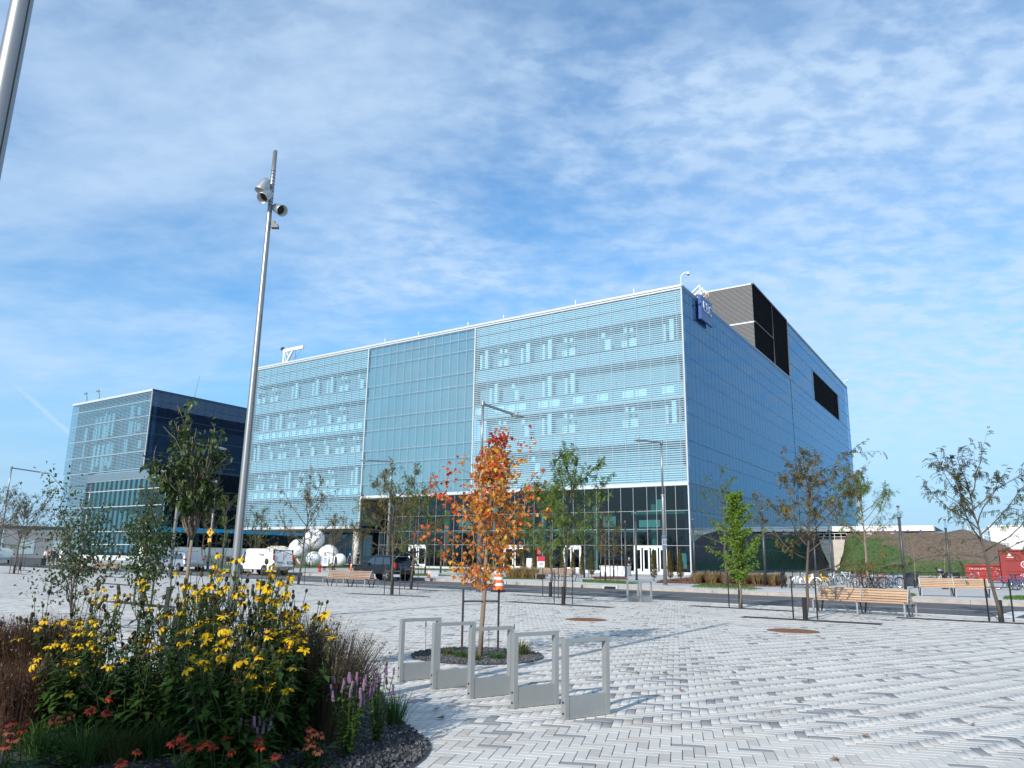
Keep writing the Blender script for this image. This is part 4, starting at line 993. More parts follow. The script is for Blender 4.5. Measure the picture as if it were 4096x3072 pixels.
def spot(p, aim, lab_r=.16):
    p = Vector(p)-mb_; f = (p.z)/me_.z; c = me_*f
    M = Vector(aim).normalized().to_track_quat('Z', 'Y').to_matrix()
    m = MB(); m.lathe([(.05, -.26), (.10, -.22), (.13, -.12), (.145, 0), (.155, .14), (.165, .20), (.15, .20), (.13, .02)], 18, p, M=M); o = m.build('spotlight', GALV, mt, smooth=True)
    m = MB(); m.lathe([(.128, .03), (.128, .05)], 16, p, M=M); link('lens', m.mesh('lens', BLACK), o)
    m = MB(); m.bar(c, p-M.col[2]*.1, .035); link('arm', m.mesh('arm', GALV), o)
    m = MB(); m.box(p-M.col[2]*.2, (.12, .05, .1)); link('bracket', m.mesh('bracket', CHROME), o)
spot((-6.99,19.59,11.62), (-.35, -.25, -1)); spot((-6.89,19.57,11.32), (-.25, -.7, -.75)); spot((-6.57,19.79,11.03), (.75, -.6, -.55))
p = Vector((-6.64,19.82,10.53))-mb_
m = MB(); m.box(p, (.20, .14, .12), top=(.7, .8)); m.box(p+Vector((-.06, 0, .10)), (.1, .08, .10)); m.build('floodlight', DARKM, mt)
nm = Vector((-4.23,5.58,6.15))
mast((nm.x-.03, nm.y, 0), (nm.x+.1, nm.y+.05, 10.2), .112, .06, 'nearest steel mast cut off by the top left corner of the view')
def lamp(loc, sgn, lab, h=9.2, arm=2.5):
    t = thing('street_lamp', lab, 'street lamp', loc if len(loc) == 3 else (*loc, 0), 0, 'grey street lamps with one arm'); a = Vector((NR[0]*sgn, NR[1]*sgn, 0))
    m = MB(); m.tube([(0, 0, 0), (0, 0, h*.62), (0, 0, h*.625)], [.125, .10, .085], 14); m.build('lower_pole', MST, t, smooth=True)
    m = MB(); m.lathe([(.13, h*.62-.12), (.13, h*.62+.05), (.075, h*.62+.07)], 14); m.build('collar', MST, t)
    m = MB(); m.tube([(0, 0, h*.62), (0, 0, h)], .062, 12); m.build('upper_pole', MST, t, smooth=True)
    m = MB(); m.lathe([(.09, h-.16), (.10, h-.1), (.10, h+.06), (.06, h+.09)], 12); m.build('cap', MST, t)
    m = MB(); m.bar(Vector((0, 0, h-.05)), Vector((0, 0, h-.22))+a*arm, .09, .11); m.build('arm', MST, t)
    c = a*(arm+.32)+Vector((0, 0, h-.26)); M = Matrix.Rotation(atan2(a.y, a.x), 3, 'Z') @ Matrix.Diagonal((1.9, 1, .5))
    m = MB(); m.lathe([(.05, .17), (.16, .12), (.24, .02), (.26, -.05), (.20, -.09)], 16, c, M=M); m.build('lamp_head', STL, t, smooth=True)
    m = MB(); m.lathe([(.18, -.08), (.15, -.115)], 14, c, M=M); m.build('lens', mat('lamp_lens', (.6, .6, .58), .3), t)
    m = MB(); m.tube([c+Vector((0, 0, .06)), c+Vector((0, 0, .2))], .02, 6); m.build('photocell', DARKM, t)
    m = MB(); m.lathe([(.2, 0), (.2, .03), (.14, .05)], 12); m.build('foot', MST, t)
    return t
lamp((-1.46,38.21), 1, 'street lamp behind the orange maple with its arm pointing right', 9.3)
LB = lamp((*(9.64,48.80), .15), -1, 'street lamp by the glass corner carrying the 30 sign', 8.9)
lamp((*(-9.64,62.09), .15), -1, 'street lamp beyond the black SUV with its arm pointing left', 9.0)
lamp((-23.04,53.75), 1, 'street lamp behind the dark green young tree, base by the silver minivan', 9.4)
lamp((-46.07,70.92), 1, 'street lamp at the far left edge of the view with its arm pointing right', 9.1)
lamp((*(-52.53,96.71), .15), -1, 'distant street lamp before the left glass building, half hidden by shrubs', 9.5)
lg = lamp((*(-28.82,75.50), .15), -1, 'street lamp carrying the yellow pedestrian warning sign', 8.4)
# signs on lamps
SBLUE = mat('sign_plate_blue_grey', (.20, .27, .40), .4, .1, .05); SWH = mat('sign_white', (.46, .50, .58), .5); INK = mat('sign_ink', (.012, .012, .02), .6)
p = LB.location
sg = thing('speed_sign', 'white 30 speed limit sign on the lamp at the glass corner', 'road sign', (p.x-.02, p.y-.15, 2.26), radians(30)); sg.scale = (.62,)*3
m = MB(); m.box((0, 0, .78), (.60, .02, .60)); m.build('plate', SWH, sg)
m = MB(); m.box((0, 0, 1.28), (.60, .02, .34)); m.box((0, 0, .28), (.60, .02, .34)); m.build('blue_plate', SBLUE, sg)
text('digits', '30', .58, INK, sg, (0, -.014, .77), (pi/2, 0, 0)); text('maximum', 'MAXIMUM', .12, INK, sg, (0, -.014, 1.26), (pi/2, 0, 0)); text('km', 'km/h', .14, INK, sg, (0, -.014, .30), (pi/2, 0, 0))
m = MB(); m.box((0, .05, .9), (.08, .08, .1)); m.build('clamp', GALV, sg)
p = lg.location; YEL = mat('warning_yellow', (.62, .33, .02), .5)
sg = thing('warning_sign', 'yellow diamond pedestrian sign on the lamp left of the tall mast', 'road sign', (p.x-.02, p.y-.2, 3.0), radians(-20))
m = MB(); m.box((0, 0, .62), (.62, .02, .62), M=Matrix.Rotation(pi/4, 3, 'Y')); m.build('diamond', YEL, sg)
m = MB(); m.box((0, 0, -.15), (.4, .02, .42)); m.build('tab', YEL, sg)
m = MB(); m.ball((.02, -.02, .86), .06, 8, 6); m.bar((0, -.02, .62), (.02, -.02, .82), .1, .02); m.bar((0, -.02, .62), (-.12, -.02, .38), .06, .02); m.bar((0, -.02, .62), (.12, -.02, .38), .06, .02); m.build('pictogram', INK, sg)
COP = mat('copper_tint', (.55, .30, .18), .35, .3); FROST = glassmat('clear_tube', (.85, .88, .9), 1.45)
def column(loc, h, lab):
    t = thing('light_column', lab, 'light column', loc, 0, 'dark light columns with a clear top')
    m = MB(); m.tube([(0, 0, 0), (0, 0, h-.75)], .085, 14); m.build('pole', DARKM, t, smooth=True)
    m = MB(); m.lathe([(.09, h-.78), (.095, h-.72), (.09, h-.68)], 14); m.build('collar', BLACK, t)
    m = MB(); m.tube([(0, 0, h-.70), (0, 0, h-.1)], .075, 14, cap=False); m.build('clear_tube', FROST, t, smooth=True)
    m = MB(); m.lathe([(.09, h-.1), (.09, h)], 14); m.build('cap', DARKM, t)
    m = MB(); m.lathe([(.06, h-.18), (.07, h-.11)], 12); m.build('emitter', COP, t)
for p, h, lab in (((10.19,68.89), 4.9, 'left of the pair of dark light columns before the double doors'), ((9.71,60.13), 5.2, 'right of the pair of dark light columns, by the white planter'), ((14.80,62.91), 4.9, 'dark light column standing at the lower glass corner'), ((16.31,50.24), 4.9, 'dark light column between the ginkgo and the brown locust'), ((23.86,47.62), 5.0, 'dark light column in front of the mound, left of the pale bench')):
    column((*p, .14), h, lab)
for p, h, lab in (((28.08,68.47,0.83), 5.0, 'distant dark light column in front of the concrete wing wall'), ((30.46,78.28,0.68), 4.9, 'distant dark light column left of the concrete wing wall'), ((34.19,61.08,0.75), 5.0, 'distant dark light column seen through the right locust'), ((-6.40,73.72,0.22), 3.4, 'grey column across the street behind the traffic cone'), ((-58.67,116.01,0.63), 5.0, 'tiny light column in front of the left building glazing'), ((-32.82,90.22,0.77), 5.0, 'tiny light column left of the tall mast'), ((-41.72,101.78,0.75), 5.6, 'tiny light column before the blue canopy')):
    column((p[0], p[1], .14), h, lab)

# ---------------------------------------------------------------- cones, drum, hydrant, bins
ORG = mat('safety_orange', (.80, .13, .01), .5, 0, .08, 4); REFL = mat('reflective_white', (.70, .70, .70), .35)
def cone(loc, lab, h=.72):
    t = thing('traffic_cone', lab, 'traffic cone', loc, 0, 'orange traffic cones')
    m = MB(); m.box((0, 0, .02), (.38, .38, .04)); m.build('base', BLACK, t)
    m = MB(); m.lathe([(.16, .04), (.14, .07), (.03, h), (.02, h+.01)], 16); m.build('body', ORG, t, smooth=True)
    m = MB(); m.lathe([(.083, h*.62), (.056, h*.82)], 16); m.build('white_band', REFL, t)
cone((-5.85,57.76), 'orange traffic cone in the street right of the black SUV')
cone((-35.08,77.79), 'orange traffic cone in front of the silver minivan')
cone((-16.91,84.44)+(.14,), 'white topped orange cone beside the man left of the SUV')
cone((-26.18,70.51), 'orange traffic cone between the minivan and the white van')
q = (-0.52,39.10); t = thing('traffic_drum', 'orange and white striped traffic drum on a dark rubber base behind the maple', 'traffic drum', q, 0)
m = MB(); m.lathe([(.36, 0), (.36, .09), (.30, .11)], 20); m.build('rubber_base', RUBBER, t)
zz = [.10, .30, .44, .58, .72, .86, 1.0, 1.12]
for k in range(7): r0, r1 = .275-.012*k, .275-.012*(k+1); m = MB(); m.lathe([(r0, zz[k]), (r1, zz[k+1])], 22); m.build('orange_stripe' if k % 2 == 0 else 'white_stripe', ORG if k % 2 == 0 else REFL, t)
m = MB(); m.lathe([(.19, 1.12), (.17, 1.2), (.06, 1.22)], 18); m.build('blue_cap', mat('blue_plastic', (.10, .16, .42), .5), t)
t = thing('fire_hydrant', 'red fire hydrant on the sidewalk before the sandwich board wearers', 'hydrant', (*(-16.79,69.98), .15), .5); RED = mat('hydrant_red', (.42, .02, .02), .45)
m = MB(); m.lathe([(.17, 0), (.17, .05), (.12, .06), (.11, .5), (.13, .52), (.13, .58), (.09, .66), (.04, .72)], 14); m.build('barrel', RED, t)
for sx in (-1, 1): m = MB(); m.tube([(0, 0, .42), (sx*.19, 0, .42)], .055, 10); m.build('outlet', RED, t)
m = MB(); m.tube([(0, 0, .38), (0, -.18, .38)], .075, 10); m.build('outlet', RED, t)
m = MB(); m.lathe([(.03, .72), (.03, .77)], 6); m.build('operating_nut', RED, t)
t = thing('plastic_tub', 'clear plastic tub on the grass beside the traffic cone', 'tub', (*(-5.79,60.47), .15), .5)
m = MB(); m.box((0, 0, .21), (.62, .42, .40), top=(1.08, 1.08)); m.build('tub', mat('frosted_plastic', (.52, .55, .60), .35), t)
m = MB(); m.box((0, 0, .43), (.70, .48, .04)); m.build('lid', mat('pale_lid', (.6, .62, .66), .4), t)
t = thing('litter_bin', 'grey and black litter bin beside the light column before the mound', 'bin', (*(28.16,55.24,0.39)[:2], .14), .5); t.scale = (.8,)*3
m = MB(); m.box((0, 0, .5), (.85, .8, 1.0)); m.build('bin_body', DARKM, t); m = MB(); m.box((0, 0, 1.08), (.92, .86, .16)); m.build('lid', DARKM, t); m = MB(); m.box((0, -.41, .85), (.5, .03, .22)); m.box((.25, -.41, .45), (.3, .02, .4)); m.build('opening', BLACK, t)
t = thing('planter', 'white tapered concrete planter in front of the glass entrance', 'planter', (*(10.19,75.67), .14), ROT_R+pi)
m = MB(); m.box((0, 0, .45), (2.6, .9, .9), top=(1.12, 1.2)); m.build('box', WHITE, t); m = MB(); m.box((0, 0, .88), (2.6, .9, .06)); m.build('soil', SOIL, t)
t = thing('info_pylon', 'white and red information pylon before the entrance, right of the tan grass', 'sign', (*(3.43,85.46), .14), .25); RDS = mat('sign_red', (.55, .03, .05), .5)
m = MB(); m.box((0, 0, .85), (.85, .12, 1.7)); m.build('pylon', WHITE, t); m = MB(); m.box((0, -.064, 1.45), (.84, .012, .5)); m.build('red_panel', RDS, t)
m = MB(); m.box((-.2, 0, 2.35), (.46, .1, .85)); m.build('red_box', RDS, t); text('letter', 'A', .36, WHITE, t, (-.2, -.055, 2.2), (pi/2, 0, 0)); m = MB(); m.box((-.2, 0, 1.82), (.1, .08, .2)); m.build('neck', DARKM, t)
m = MB()
for z in (.95, .85, .35): m.box((.05, -.063, z), (.42, .008, .06))
m.build('print_lines', GREYP, t)
t = thing('white_board', 'white standing board in the doorway left of the pylon', 'sign', (*(2.34,90.72), .14), .25)
m = MB(); m.box((0, 0, .75), (.9, .06, 1.5), top=(.8, 1)); m.build('panel', WHITE, t); m = MB(); m.box((0, .2, .3), (.6, .4, .05)); m.build('foot', DARKM, t)

# ---------------------------------------------------------------- vehicles
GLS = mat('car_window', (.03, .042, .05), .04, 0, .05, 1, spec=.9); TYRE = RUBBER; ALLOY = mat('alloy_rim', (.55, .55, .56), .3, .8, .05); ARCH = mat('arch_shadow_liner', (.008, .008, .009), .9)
TAILR = mat('tail_lamp_red', (.50, .012, .012), .2); PLATE = mat('number_plate', (.5, .53, .58), .5); SLATE = mat('bumper_grey', (.20, .20, .21), .5)
def wheel(t, x, y, r, w=.22):
    o = thing('wheel', None, None, (x, y, r)); o.parent = t; KIDS.setdefault(t.name, []).append(o)
    M = Matrix.Rotation(pi/2, 3, 'X')
    m = MB(); m.lathe([(r*.66, -w/2), (r*.93, -w/2), (r, -w*.32), (r, w*.32), (r*.93, w/2), (r*.66, w/2)], 24, M=M); link('tyre', m.mesh('tyre', TYRE, True), o)
    s = 1 if y > 0 else -1; m = MB(); m.lathe([(r*.67, 0), (r*.66, .012), (r*.6, .005)], 22, (0, s*w*.45, 0), M=Matrix.Rotation(-s*pi/2, 3, 'X'))
    for k in range(5): a = k*2*pi/5; m.bar((0, s*(w*.45+.02), 0), (r*.62*cos(a), s*(w*.45+.015), r*.62*sin(a)), .07, .03, up=(0, 1, 0))
    m.lathe([(.07, 0), (.06, .03)], 10, (0, s*w*.45, 0), M=Matrix.Rotation(-s*pi/2, 3, 'X'))
    link('rim', m.mesh('rim', ALLOY), o)
def vehicle(lab, cat, loc, rz, prof, w, paint, wheels, r, belt, side, tumble=.20, name='parked_car', ends=()):
    t = thing(name, lab, cat, loc, rz); P = prof; n = len(P); zc = sum(p[1] for p in P)/n; xc = sum(p[0] for p in P)/n
    hw = lambda z: w/2-tumble*max(0, z-belt)-.03*max(0, .6-z)
    loops = []
    for f, ins in ((-1, .10), (-1, .0), (1, .0), (1, .10)):
        L = []
        for x, z in P:
            k = .90 if ins else 1.0
            xx, zz = xc+(x-xc)*(1-ins*.45), zc+(z-zc)*(1-ins*.6); L.append((xx, f*(hw(z)-(0 if ins else .075)), zz))
        loops.append(L)
    m = MB(); vs = sum(loops, []); fs = [tuple(range(n)), tuple(reversed(range(3*n, 4*n)))]
    for a in range(3): fs += [(a*n+i, (a+1)*n+i, (a+1)*n+(i+1) % n, a*n+(i+1) % n) for i in range(n)]
    m.add(vs, fs); m.build('body', paint, t)
    for poly in side:
        for f in (-1, 1):
            m = MB(); k = len(poly); v = [(x, f*(hw(z)+.006), z) for x, z in poly]+[(x, f*(hw(z)-.05), z) for x, z in poly]
            m.add(v, [tuple(range(k)) if f < 0 else tuple(reversed(range(k)))]+[(i, (i+1) % k, k+(i+1) % k, k+i) for i in range(k)]); m.build('side_window', GLS, t)
    for nm, a, b, wd, mm in ends:                        # (name, low point, high point, width share, material) on the front or rear slope
        m = MB(); a = Vector((a[0], 0, a[1])); b = Vector((b[0], 0, b[1])); d = (b-a).normalized(); nn = Vector((d.z, 0, -d.x)); nn = nn if nn.x*(a.x-xc) > 0 else -nn
        v = [];
        for off in (.012, -.03):
            for p, s_ in ((a, -1), (a, 1), (b, 1), (b, -1)): q = p+nn*off; v.append((q.x, s_*hw(q.z)*wd, q.z))
        m.add(v, [(0, 1, 2, 3), (7, 6, 5, 4), (0, 4, 5, 1), (1, 5, 6, 2), (2, 6, 7, 3), (3, 7, 4, 0)]); m.build(nm, mm, t)
    for x in wheels:
        for f in (-1, 1):
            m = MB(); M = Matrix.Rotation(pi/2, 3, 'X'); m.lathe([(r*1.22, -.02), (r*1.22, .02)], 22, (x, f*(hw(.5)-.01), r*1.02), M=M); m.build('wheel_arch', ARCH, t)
            wheel(t, x, f*(hw(.4)-.06), r)
    return t
VANP = mat('van_white', (.72, .72, .72), .35, 0, .03, 1, coat=.3); SUVP = mat('suv_black', (.004, .005, .008), .3, 0, .05, 1, coat=.3); SILP = mat('minivan_silver', (.30, .34, .40), .35, .5, .04, 1, coat=.5)
rz = ROT_R
def vloc(a, n, z=-.02): return (*RP(a, n), z)
van = vehicle('white panel van parked with its rear doors towards the plaza', 'van', vloc(54.55, 37.5), rz,
    [(0, .42), (-.02, .7), (.0, 1.0), (.06, 1.75), (.16, 2.0), (.42, 2.1), (3.9, 2.1), (4.15, 2.02), (4.75, 1.36), (5.45, 1.14), (5.66, .95), (5.7, .42)], 2.0, VANP, (1.15, 4.62), .37, 1.15,
    [[(4.0, 1.3), (4.55, 1.3), (4.22, 1.86), (4.0, 1.9)]], .14, 'panel_van', [('rear_bumper', (-.04, .48), (-.04, .72), 1.0, SLATE), ('windscreen', (4.72, 1.42), (4.2, 2.0), .85, GLS)])
hwv = lambda z: 1.0-.14*max(0, z-1.15)
for f in (-1, 1):
    m = MB(); m.box((.03, f*.90, 1.42), (.10, .12, .42)); m.build('tail_lamp', TAILR, van)
    m = MB(); m.box((.1, f*.88, 1.86), (.1, .10, .36)); m.build('black_pillar', BLACK, van)
m = MB(); m.box((-.005, -.62, 1.0), (.03, .5, .2)); m.build('plate_recess', BLACK, van); m = MB(); m.box((-.025, -.62, 1.0), (.012, .32, .16)); m.build('number_plate', PLATE, van)
m = MB(); m.box((.02, 0, 1.32), (.02, .012, 1.2)); m.box((.17, 0, 2.0), (.1, 1.5, .03)); m.build('door_gap', BLACK, van)
VT = mat('van_lettering', (.05, .055, .07), .5)
text('lettering', 'Trieva', .30, VT, van, (-.028, .42, 1.06), (pi/2, 0, -pi/2)); text('lettering', 'Trieva', .32, VT, van, (1.75, hwv(1.62)+.006, 1.62), (pi/2, 0, pi))
m = MB(); m.bar((1.3, hwv(1.74)+.005, 1.78), (1.15, hwv(1.6)+.005, 1.66), .012); m.box((1.75, hwv(1.44)+.004, 1.44), (.9, .006, .025)); m.box((-.022, .40, .82), (.006, .5, .03)); m.build('logo_stroke', VT, van)
m = MB(); m.box((4.05, 1.02, 1.22), (.1, .22, .3)); m.box((3.85, 1.0, 1.02), (.22, .03, .05)); m.build('mirror', BLACK, van)
suv = vehicle('black SUV at the far kerb with its tailgate raised', 'SUV', vloc(40.15, 37.4), rz,
    [(0, .45), (-.03, .75), (.05, 1.0), (.22, 1.35), (.42, 1.62), (.75, 1.70), (2.2, 1.72), (2.65, 1.64), (3.3, 1.10), (4.15, .96), (4.45, .78), (4.5, .42)], 1.82, SUVP, (.85, 3.55), .36, 1.0,
    [[(.5, 1.1), (1.25, 1.08), (1.25, 1.56), (.7, 1.55)], [(1.33, 1.08), (2.1, 1.07), (2.1, 1.58), (1.33, 1.57)], [(2.18, 1.07), (3.05, 1.08), (2.62, 1.5), (2.18, 1.58)]], .22, 'parked_car',
    [('cargo_opening', (.02, .82), (.42, 1.55), .80, ARCH), ('rear_bumper', (-.05, .45), (-.05, .72), 1.0, BLACK), ('windscreen', (3.25, 1.14), (2.7, 1.6), .85, GLS)])
m = MB(); m.bar((.42, 0, 1.73), (-.58, 0, 2.0), 1.5, .06); tg = m.build('tailgate', SUVP, suv); m = MB(); m.bar((.36, 0, 1.685), (-.55, 0, 1.945), 1.3, .02); link('trim', m.mesh('trim', mat('grey_trim', (.10, .10, .105), .7)), tg)
m = MB(); m.bar((.6, .70, 1.75), (2.3, .70, 1.77), .04); m.bar((.6, -.70, 1.75), (2.3, -.70, 1.77), .04); m.build('roof_rail', BLACK, suv)
for f in (-1, 1): m = MB(); m.bar((.35, f*.66, 1.45), (-.25, f*.66, 1.85), .03); m.build('gas_strut', CHROME, suv); m = MB(); m.box((.07, f*.84, 1.05), (.14, .13, .34)); m.build('tail_lamp', TAILR, suv)
m = MB(); m.box((.06, .1, .93), (.10, .8, .12)); m.box((.1, .1, 1.12), (.10, .7, .08)); m.build('blue_crate', mat('crate_blue', (.015, .09, .18), .5), suv)
m = MB(); m.box((2.7, .95, 1.12), (.2, .2, .15)); m.build('mirror', SUVP, suv)
mv = vehicle('silver minivan parked left of the tall mast behind the flowers', 'minivan', vloc(68.25, 37.4), rz,
    [(0, .42), (-.02, .72), (.06, 1.0), (.2, 1.35), (.38, 1.62), (.7, 1.74), (2.6, 1.76), (3.2, 1.66), (4.15, 1.10), (4.85, .92), (5.05, .7), (5.08, .36)], 1.95, SILP, (.95, 3.98), .35, 1.02,
    [[(.5, 1.12), (1.7, 1.1), (1.7, 1.58), (.75, 1.56)], [(1.78, 1.1), (2.75, 1.1), (2.72, 1.6), (1.78, 1.6)], [(2.85, 1.1), (3.85, 1.1), (3.25, 1.5), (2.85, 1.58)]], .22, 'parked_car',
    [('rear_window', (.14, 1.15), (.40, 1.6), .82, GLS), ('rear_bumper', (-.04, .42), (-.04, .66), 1.0, SLATE), ('windscreen', (4.05, 1.16), (3.3, 1.62), .85, GLS)])
for f in (-1, 1): m = MB(); m.box((.09, f*.87, 1.1), (.16, .18, .16)); m.build('tail_lamp', TAILR, mv); m = MB(); m.bar((.7, f*.72, 1.80), (2.8, f*.72, 1.80), .04); m.build('roof_rail', BLACK, mv)
m = MB(); m.box((.0, 0, .92), (.02, .5, .14)); m.build('number_plate', PLATE, mv); m = MB(); m.box((3.55, 1.02, 1.12), (.2, .2, .15)); m.build('mirror', SILP, mv)
for (p, lab, pa, rr) in (((-57.58,103.00,0.76), 'distant white van among the people at the far left', VANP, rz+.2), ((-59.24,92.69,0.74), 'distant pale car at the far left edge of the view', mat('pale_teal_car', (.45, .52, .53), .35, .2), rz+.1)):
    t = vehicle(lab, 'car', (p[0], p[1], .1), rr, [(0, .42), (-.02, .72), (.06, 1.0), (.2, 1.35), (.38, 1.62), (.7, 1.74), (2.6, 1.76), (3.2, 1.66), (4.15, 1.10), (4.85, .92), (5.05, .7), (5.08, .36)], 1.95, pa, (.95, 3.98), .35, 1.02, [[(.5, 1.12), (2.75, 1.1), (2.72, 1.6), (.75, 1.56)], [(2.85, 1.1), (3.85, 1.1), (3.25, 1.5), (2.85, 1.58)]], .22)
    for f in (-1, 1): m = MB(); m.box((.09, f*.87, 1.1), (.16, .18, .16)); m.build('tail_lamp', TAILR, t)
t = thing('shed', 'flat roofed grey cabin among trees at the far left', 'shed', (*(-61.85,102.84,0.44)[:2], .1), .5)
m = MB(); m.box((0, 0, 2.2), (7.5, 4, 4.4)); m.build('wall', GREYP, t); m = MB(); m.box((0, 0, 4.5), (8, 4.4, .25)); m.build('roof', DARKM, t); m = MB(); m.box((2.4, -2.02, 2.0), (1.2, .06, 2.2)); m.box((-1, -2.02, 2.0), (1.6, .06, 1.8)); m.build('window', mat('pale_glass', (.3, .4, .42), .2), t)
t = thing('long_planter', 'long low dark planter wall at the far left across the street', 'planter', (*(-52.14,85.33,0.69)[:2], .12), ROT_R+pi)
m = MB(); m.box((0, 0, .35), (9, .5, .7)); m.build('box', DARKM, t); m = MB(); m.box((0, 0, .72), (9.1, .6, .05)); m.build('cap', DARKM, t)

# containers
CR = mat('container_red', (.20, .008, .009), .6, 0, .18, 1.2, fine=.15); CR2 = mat('container_faded_red', (.24, .022, .022), .75, 0, .35, 1.2, fine=.3); CW = mat('container_white_paint', (.66, .62, .60), .7)
def container(loc, rz, L, h, m_, lab, w=2.4):
    t = thing('roll_off_container', lab, 'container', loc, rz)
    m = MB(); m.box((L/2, -w/2+.04, h/2+.15), (L, .08, h)); m.box((L/2, w/2-.04, h/2+.15), (L, .08, h)); m.box((.04, 0, h/2+.15), (.08, w-.17, h)); m.box((L-.04, 0, h/2+.15), (.08, w-.17, h)); m.box((L/2, 0, .2), (L-.17, w-.17, .08)); m.build('shell', m_, t)
    m = MB(); m.box((L/2, -w/2-.03, h+.10), (L+.1, .14, .14)); m.box((L/2, w/2+.03, h+.10), (L+.1, .14, .14)); m.build('top_rim', m_, t)
    for k in (1, 2): z = .15+h*k/3; m = MB(); m.box((L/2+.15, -w/2-.03, z), (L-.5, .06, .07)); m.build('rib', m_, t)
    for x in (.3, L-.3): m = MB(); m.box((x, 0, .08), (.25, w, .14)); m.build('skid', BLACK, t)
    return t
c1 = container((*(42.11,72.68,0.36)[:2], .12), radians(-30), 3.7, 1.42, CR2, 'low faded red container with white scrawls, left of the tall one')
text('lettering', '136-626-0151', .24, CW, c1, (.95, -1.215, 1.18), (pi/2, 0, 0)); 
m = MB(); R = random.Random(3)
for k in range(22):
    x, z = R.uniform(.3, 3.3), R.uniform(.3, .75) if k < 14 else R.uniform(.9, 1.35)
    if k >= 14: x = R.uniform(2.0, 3.3)
    a = R.random()*3; m.tube([(x, -1.215, z), (x+.1*cos(a), -1.216, z+.12*sin(a)), (x+.14*cos(a+1.2), -1.215, z+.15*sin(a+1))], .018, 4)
m.build('graffiti', CW, c1)
c2 = container((*(42.90,68.71,0.45)[:2], .12), radians(-30), 6.5, 2.72, CR, 'tall red container with a white circled R and phone number')
text('lettering', '450-625-9', .36, CW, c2, (2.05, -1.215, .72), (pi/2, 0, 0)); text('emblem_letter', 'R', .40, CW, c2, (1.75, -1.235, 1.62), (pi/2, 0, 0))
m = MB(); m.tube([(1.75+.27*cos(k*pi/14), -1.22, 1.62+.27*sin(k*pi/14)) for k in range(29)], .035, 6, cap=False); m.build('emblem_ring', CW, c2)
m = MB(); m.add([(.55, -1.206, 2.35), (.85, -1.206, 2.35), (.7, -1.206, 2.6)], [(0, 1, 2)]); m.box((.75, -1.21, 2.22), (.5, .012, .06)); m.build('warning_mark', CW, c2)

# ---------------------------------------------------------------- bicycles
def bike(paint, lab, loc, rz, basket=None, fender=False, share=False):
    t = thing('bicycle', lab, 'bicycle', loc, rz, 'parked bicycles'); r = .33 if not share else .31
    for x in (-.52, .52):
        w = thing('wheel', None, None, (x, 0, r)); w.parent = t; KIDS.setdefault(t.name, []).append(w)
        for nm, rr, th, mm in (('tyre', r-.018, .02, RUBBER), ('rim', r-.05, .011, CHROME)):
            m = MB(); m.tube([((rr)*cos(k*pi/10), 0, rr*sin(k*pi/10)) for k in range(21)], th, 5, cap=False); link(nm, m.mesh(nm, mm), w)
        m = MB()
        for k in range(7): a = k*pi/7; m.bar((r*.84*cos(a), 0, r*.84*sin(a)), (-r*.84*cos(a), 0, -r*.84*sin(a)), .006)
        link('spokes', m.mesh('spokes', CHROME), w)
        if fender or share:
            m = MB(); m.tube([((r+.02)*cos(k*pi/8), 0, (r+.02)*sin(k*pi/8)) for k in range(1, 8)], .028 if not share else .05, 6); link('mudguard', m.mesh('mudguard', paint), w)
    bb, st, hd, sd = Vector((-.05, 0, .28)), Vector((-.2, 0, .78)), Vector((.38, 0, .82)), Vector((-.23, 0, .92))
    m = MB(); th = .018 if not share else .035
    if share: m.tube([sd, bb], th, 6); m.tube([bb, Vector((.15, 0, .35)), hd], .05, 6); m.tube([bb, (-.52, 0, r)], .025, 6); m.box((-.5, 0, .5), (.36, .09, .34))
    else: m.tube([sd, bb], th, 6); m.tube([bb, hd], th+.003, 6); m.tube([st, hd], th, 6); m.tube([st, (-.52, 0, r)], .011, 5); m.tube([bb, (-.52, 0, r)], .011, 5)
    m.tube([hd+Vector((-.02, 0, .1)), hd, (.52, 0, r)], .015, 6); m.build('frame', paint, t)
    m = MB(); m.box((-.25, 0, .94), (.26, .14, .05), top=(.8, .6)); m.build('saddle', BLACK, t)
    m = MB(); m.tube([(.34, -.29, .97), (.38, -.1, .95), (.38, .1, .95), (.34, .29, .97)], .015, 6); m.build('handlebar', BLACK, t)
    m = MB(); m.lathe([(.1, -.01), (.1, .01)], 14, bb, M=Matrix.Rotation(pi/2, 3, 'X')); m.bar(bb+Vector((0, -.07, 0)), bb+Vector((.13, -.07, -.1)), .02); m.bar(bb+Vector((0, .07, 0)), bb+Vector((-.13, .07, .1)), .02); m.build('crank', DARKM, t)
    if basket: m = MB(); m.box((-.55, 0, .82), (.36, .3, .26), top=(1.1, 1.1)); m.build('basket', basket, t)
    if share: m = MB(); m.box((.58, 0, .86), (.3, .34, .26)); m.build('front_rack', DARKM, t); m = MB(); m.box((-.86, 0, .62), (.04, .07, .06)); m.build('tail_lamp', TAILR, t)
    return t
BK = mat('bike_black', (.012, .012, .014), .35); BW = mat('bike_white', (.66, .68, .70), .35); BR = mat('bike_red', (.5, .04, .03), .4); BG = mat('bike_grey', (.20, .21, .22), .35, .4); BY = mat('share_yellow', (.75, .42, .01), .4); BB = mat('bike_blue', (.03, .10, .24), .4)
row = [(3228, 2354, 'YW'), (3262, 2353, 'Y'), (3300, 2336, 'B'), (3330, 2340, 'W'), (3352, 2333, 'G'), (3392, 2330, 'W2'), (3418, 2330, 'K'), (3452, 2349, 'R'), (3480, 2350, 'W'), (3502, 2352, 'K'), (3522, 2351, 'R'), (3545, 2352, 'K'), (3566, 2350, 'K'), (3585, 2353, 'B')]
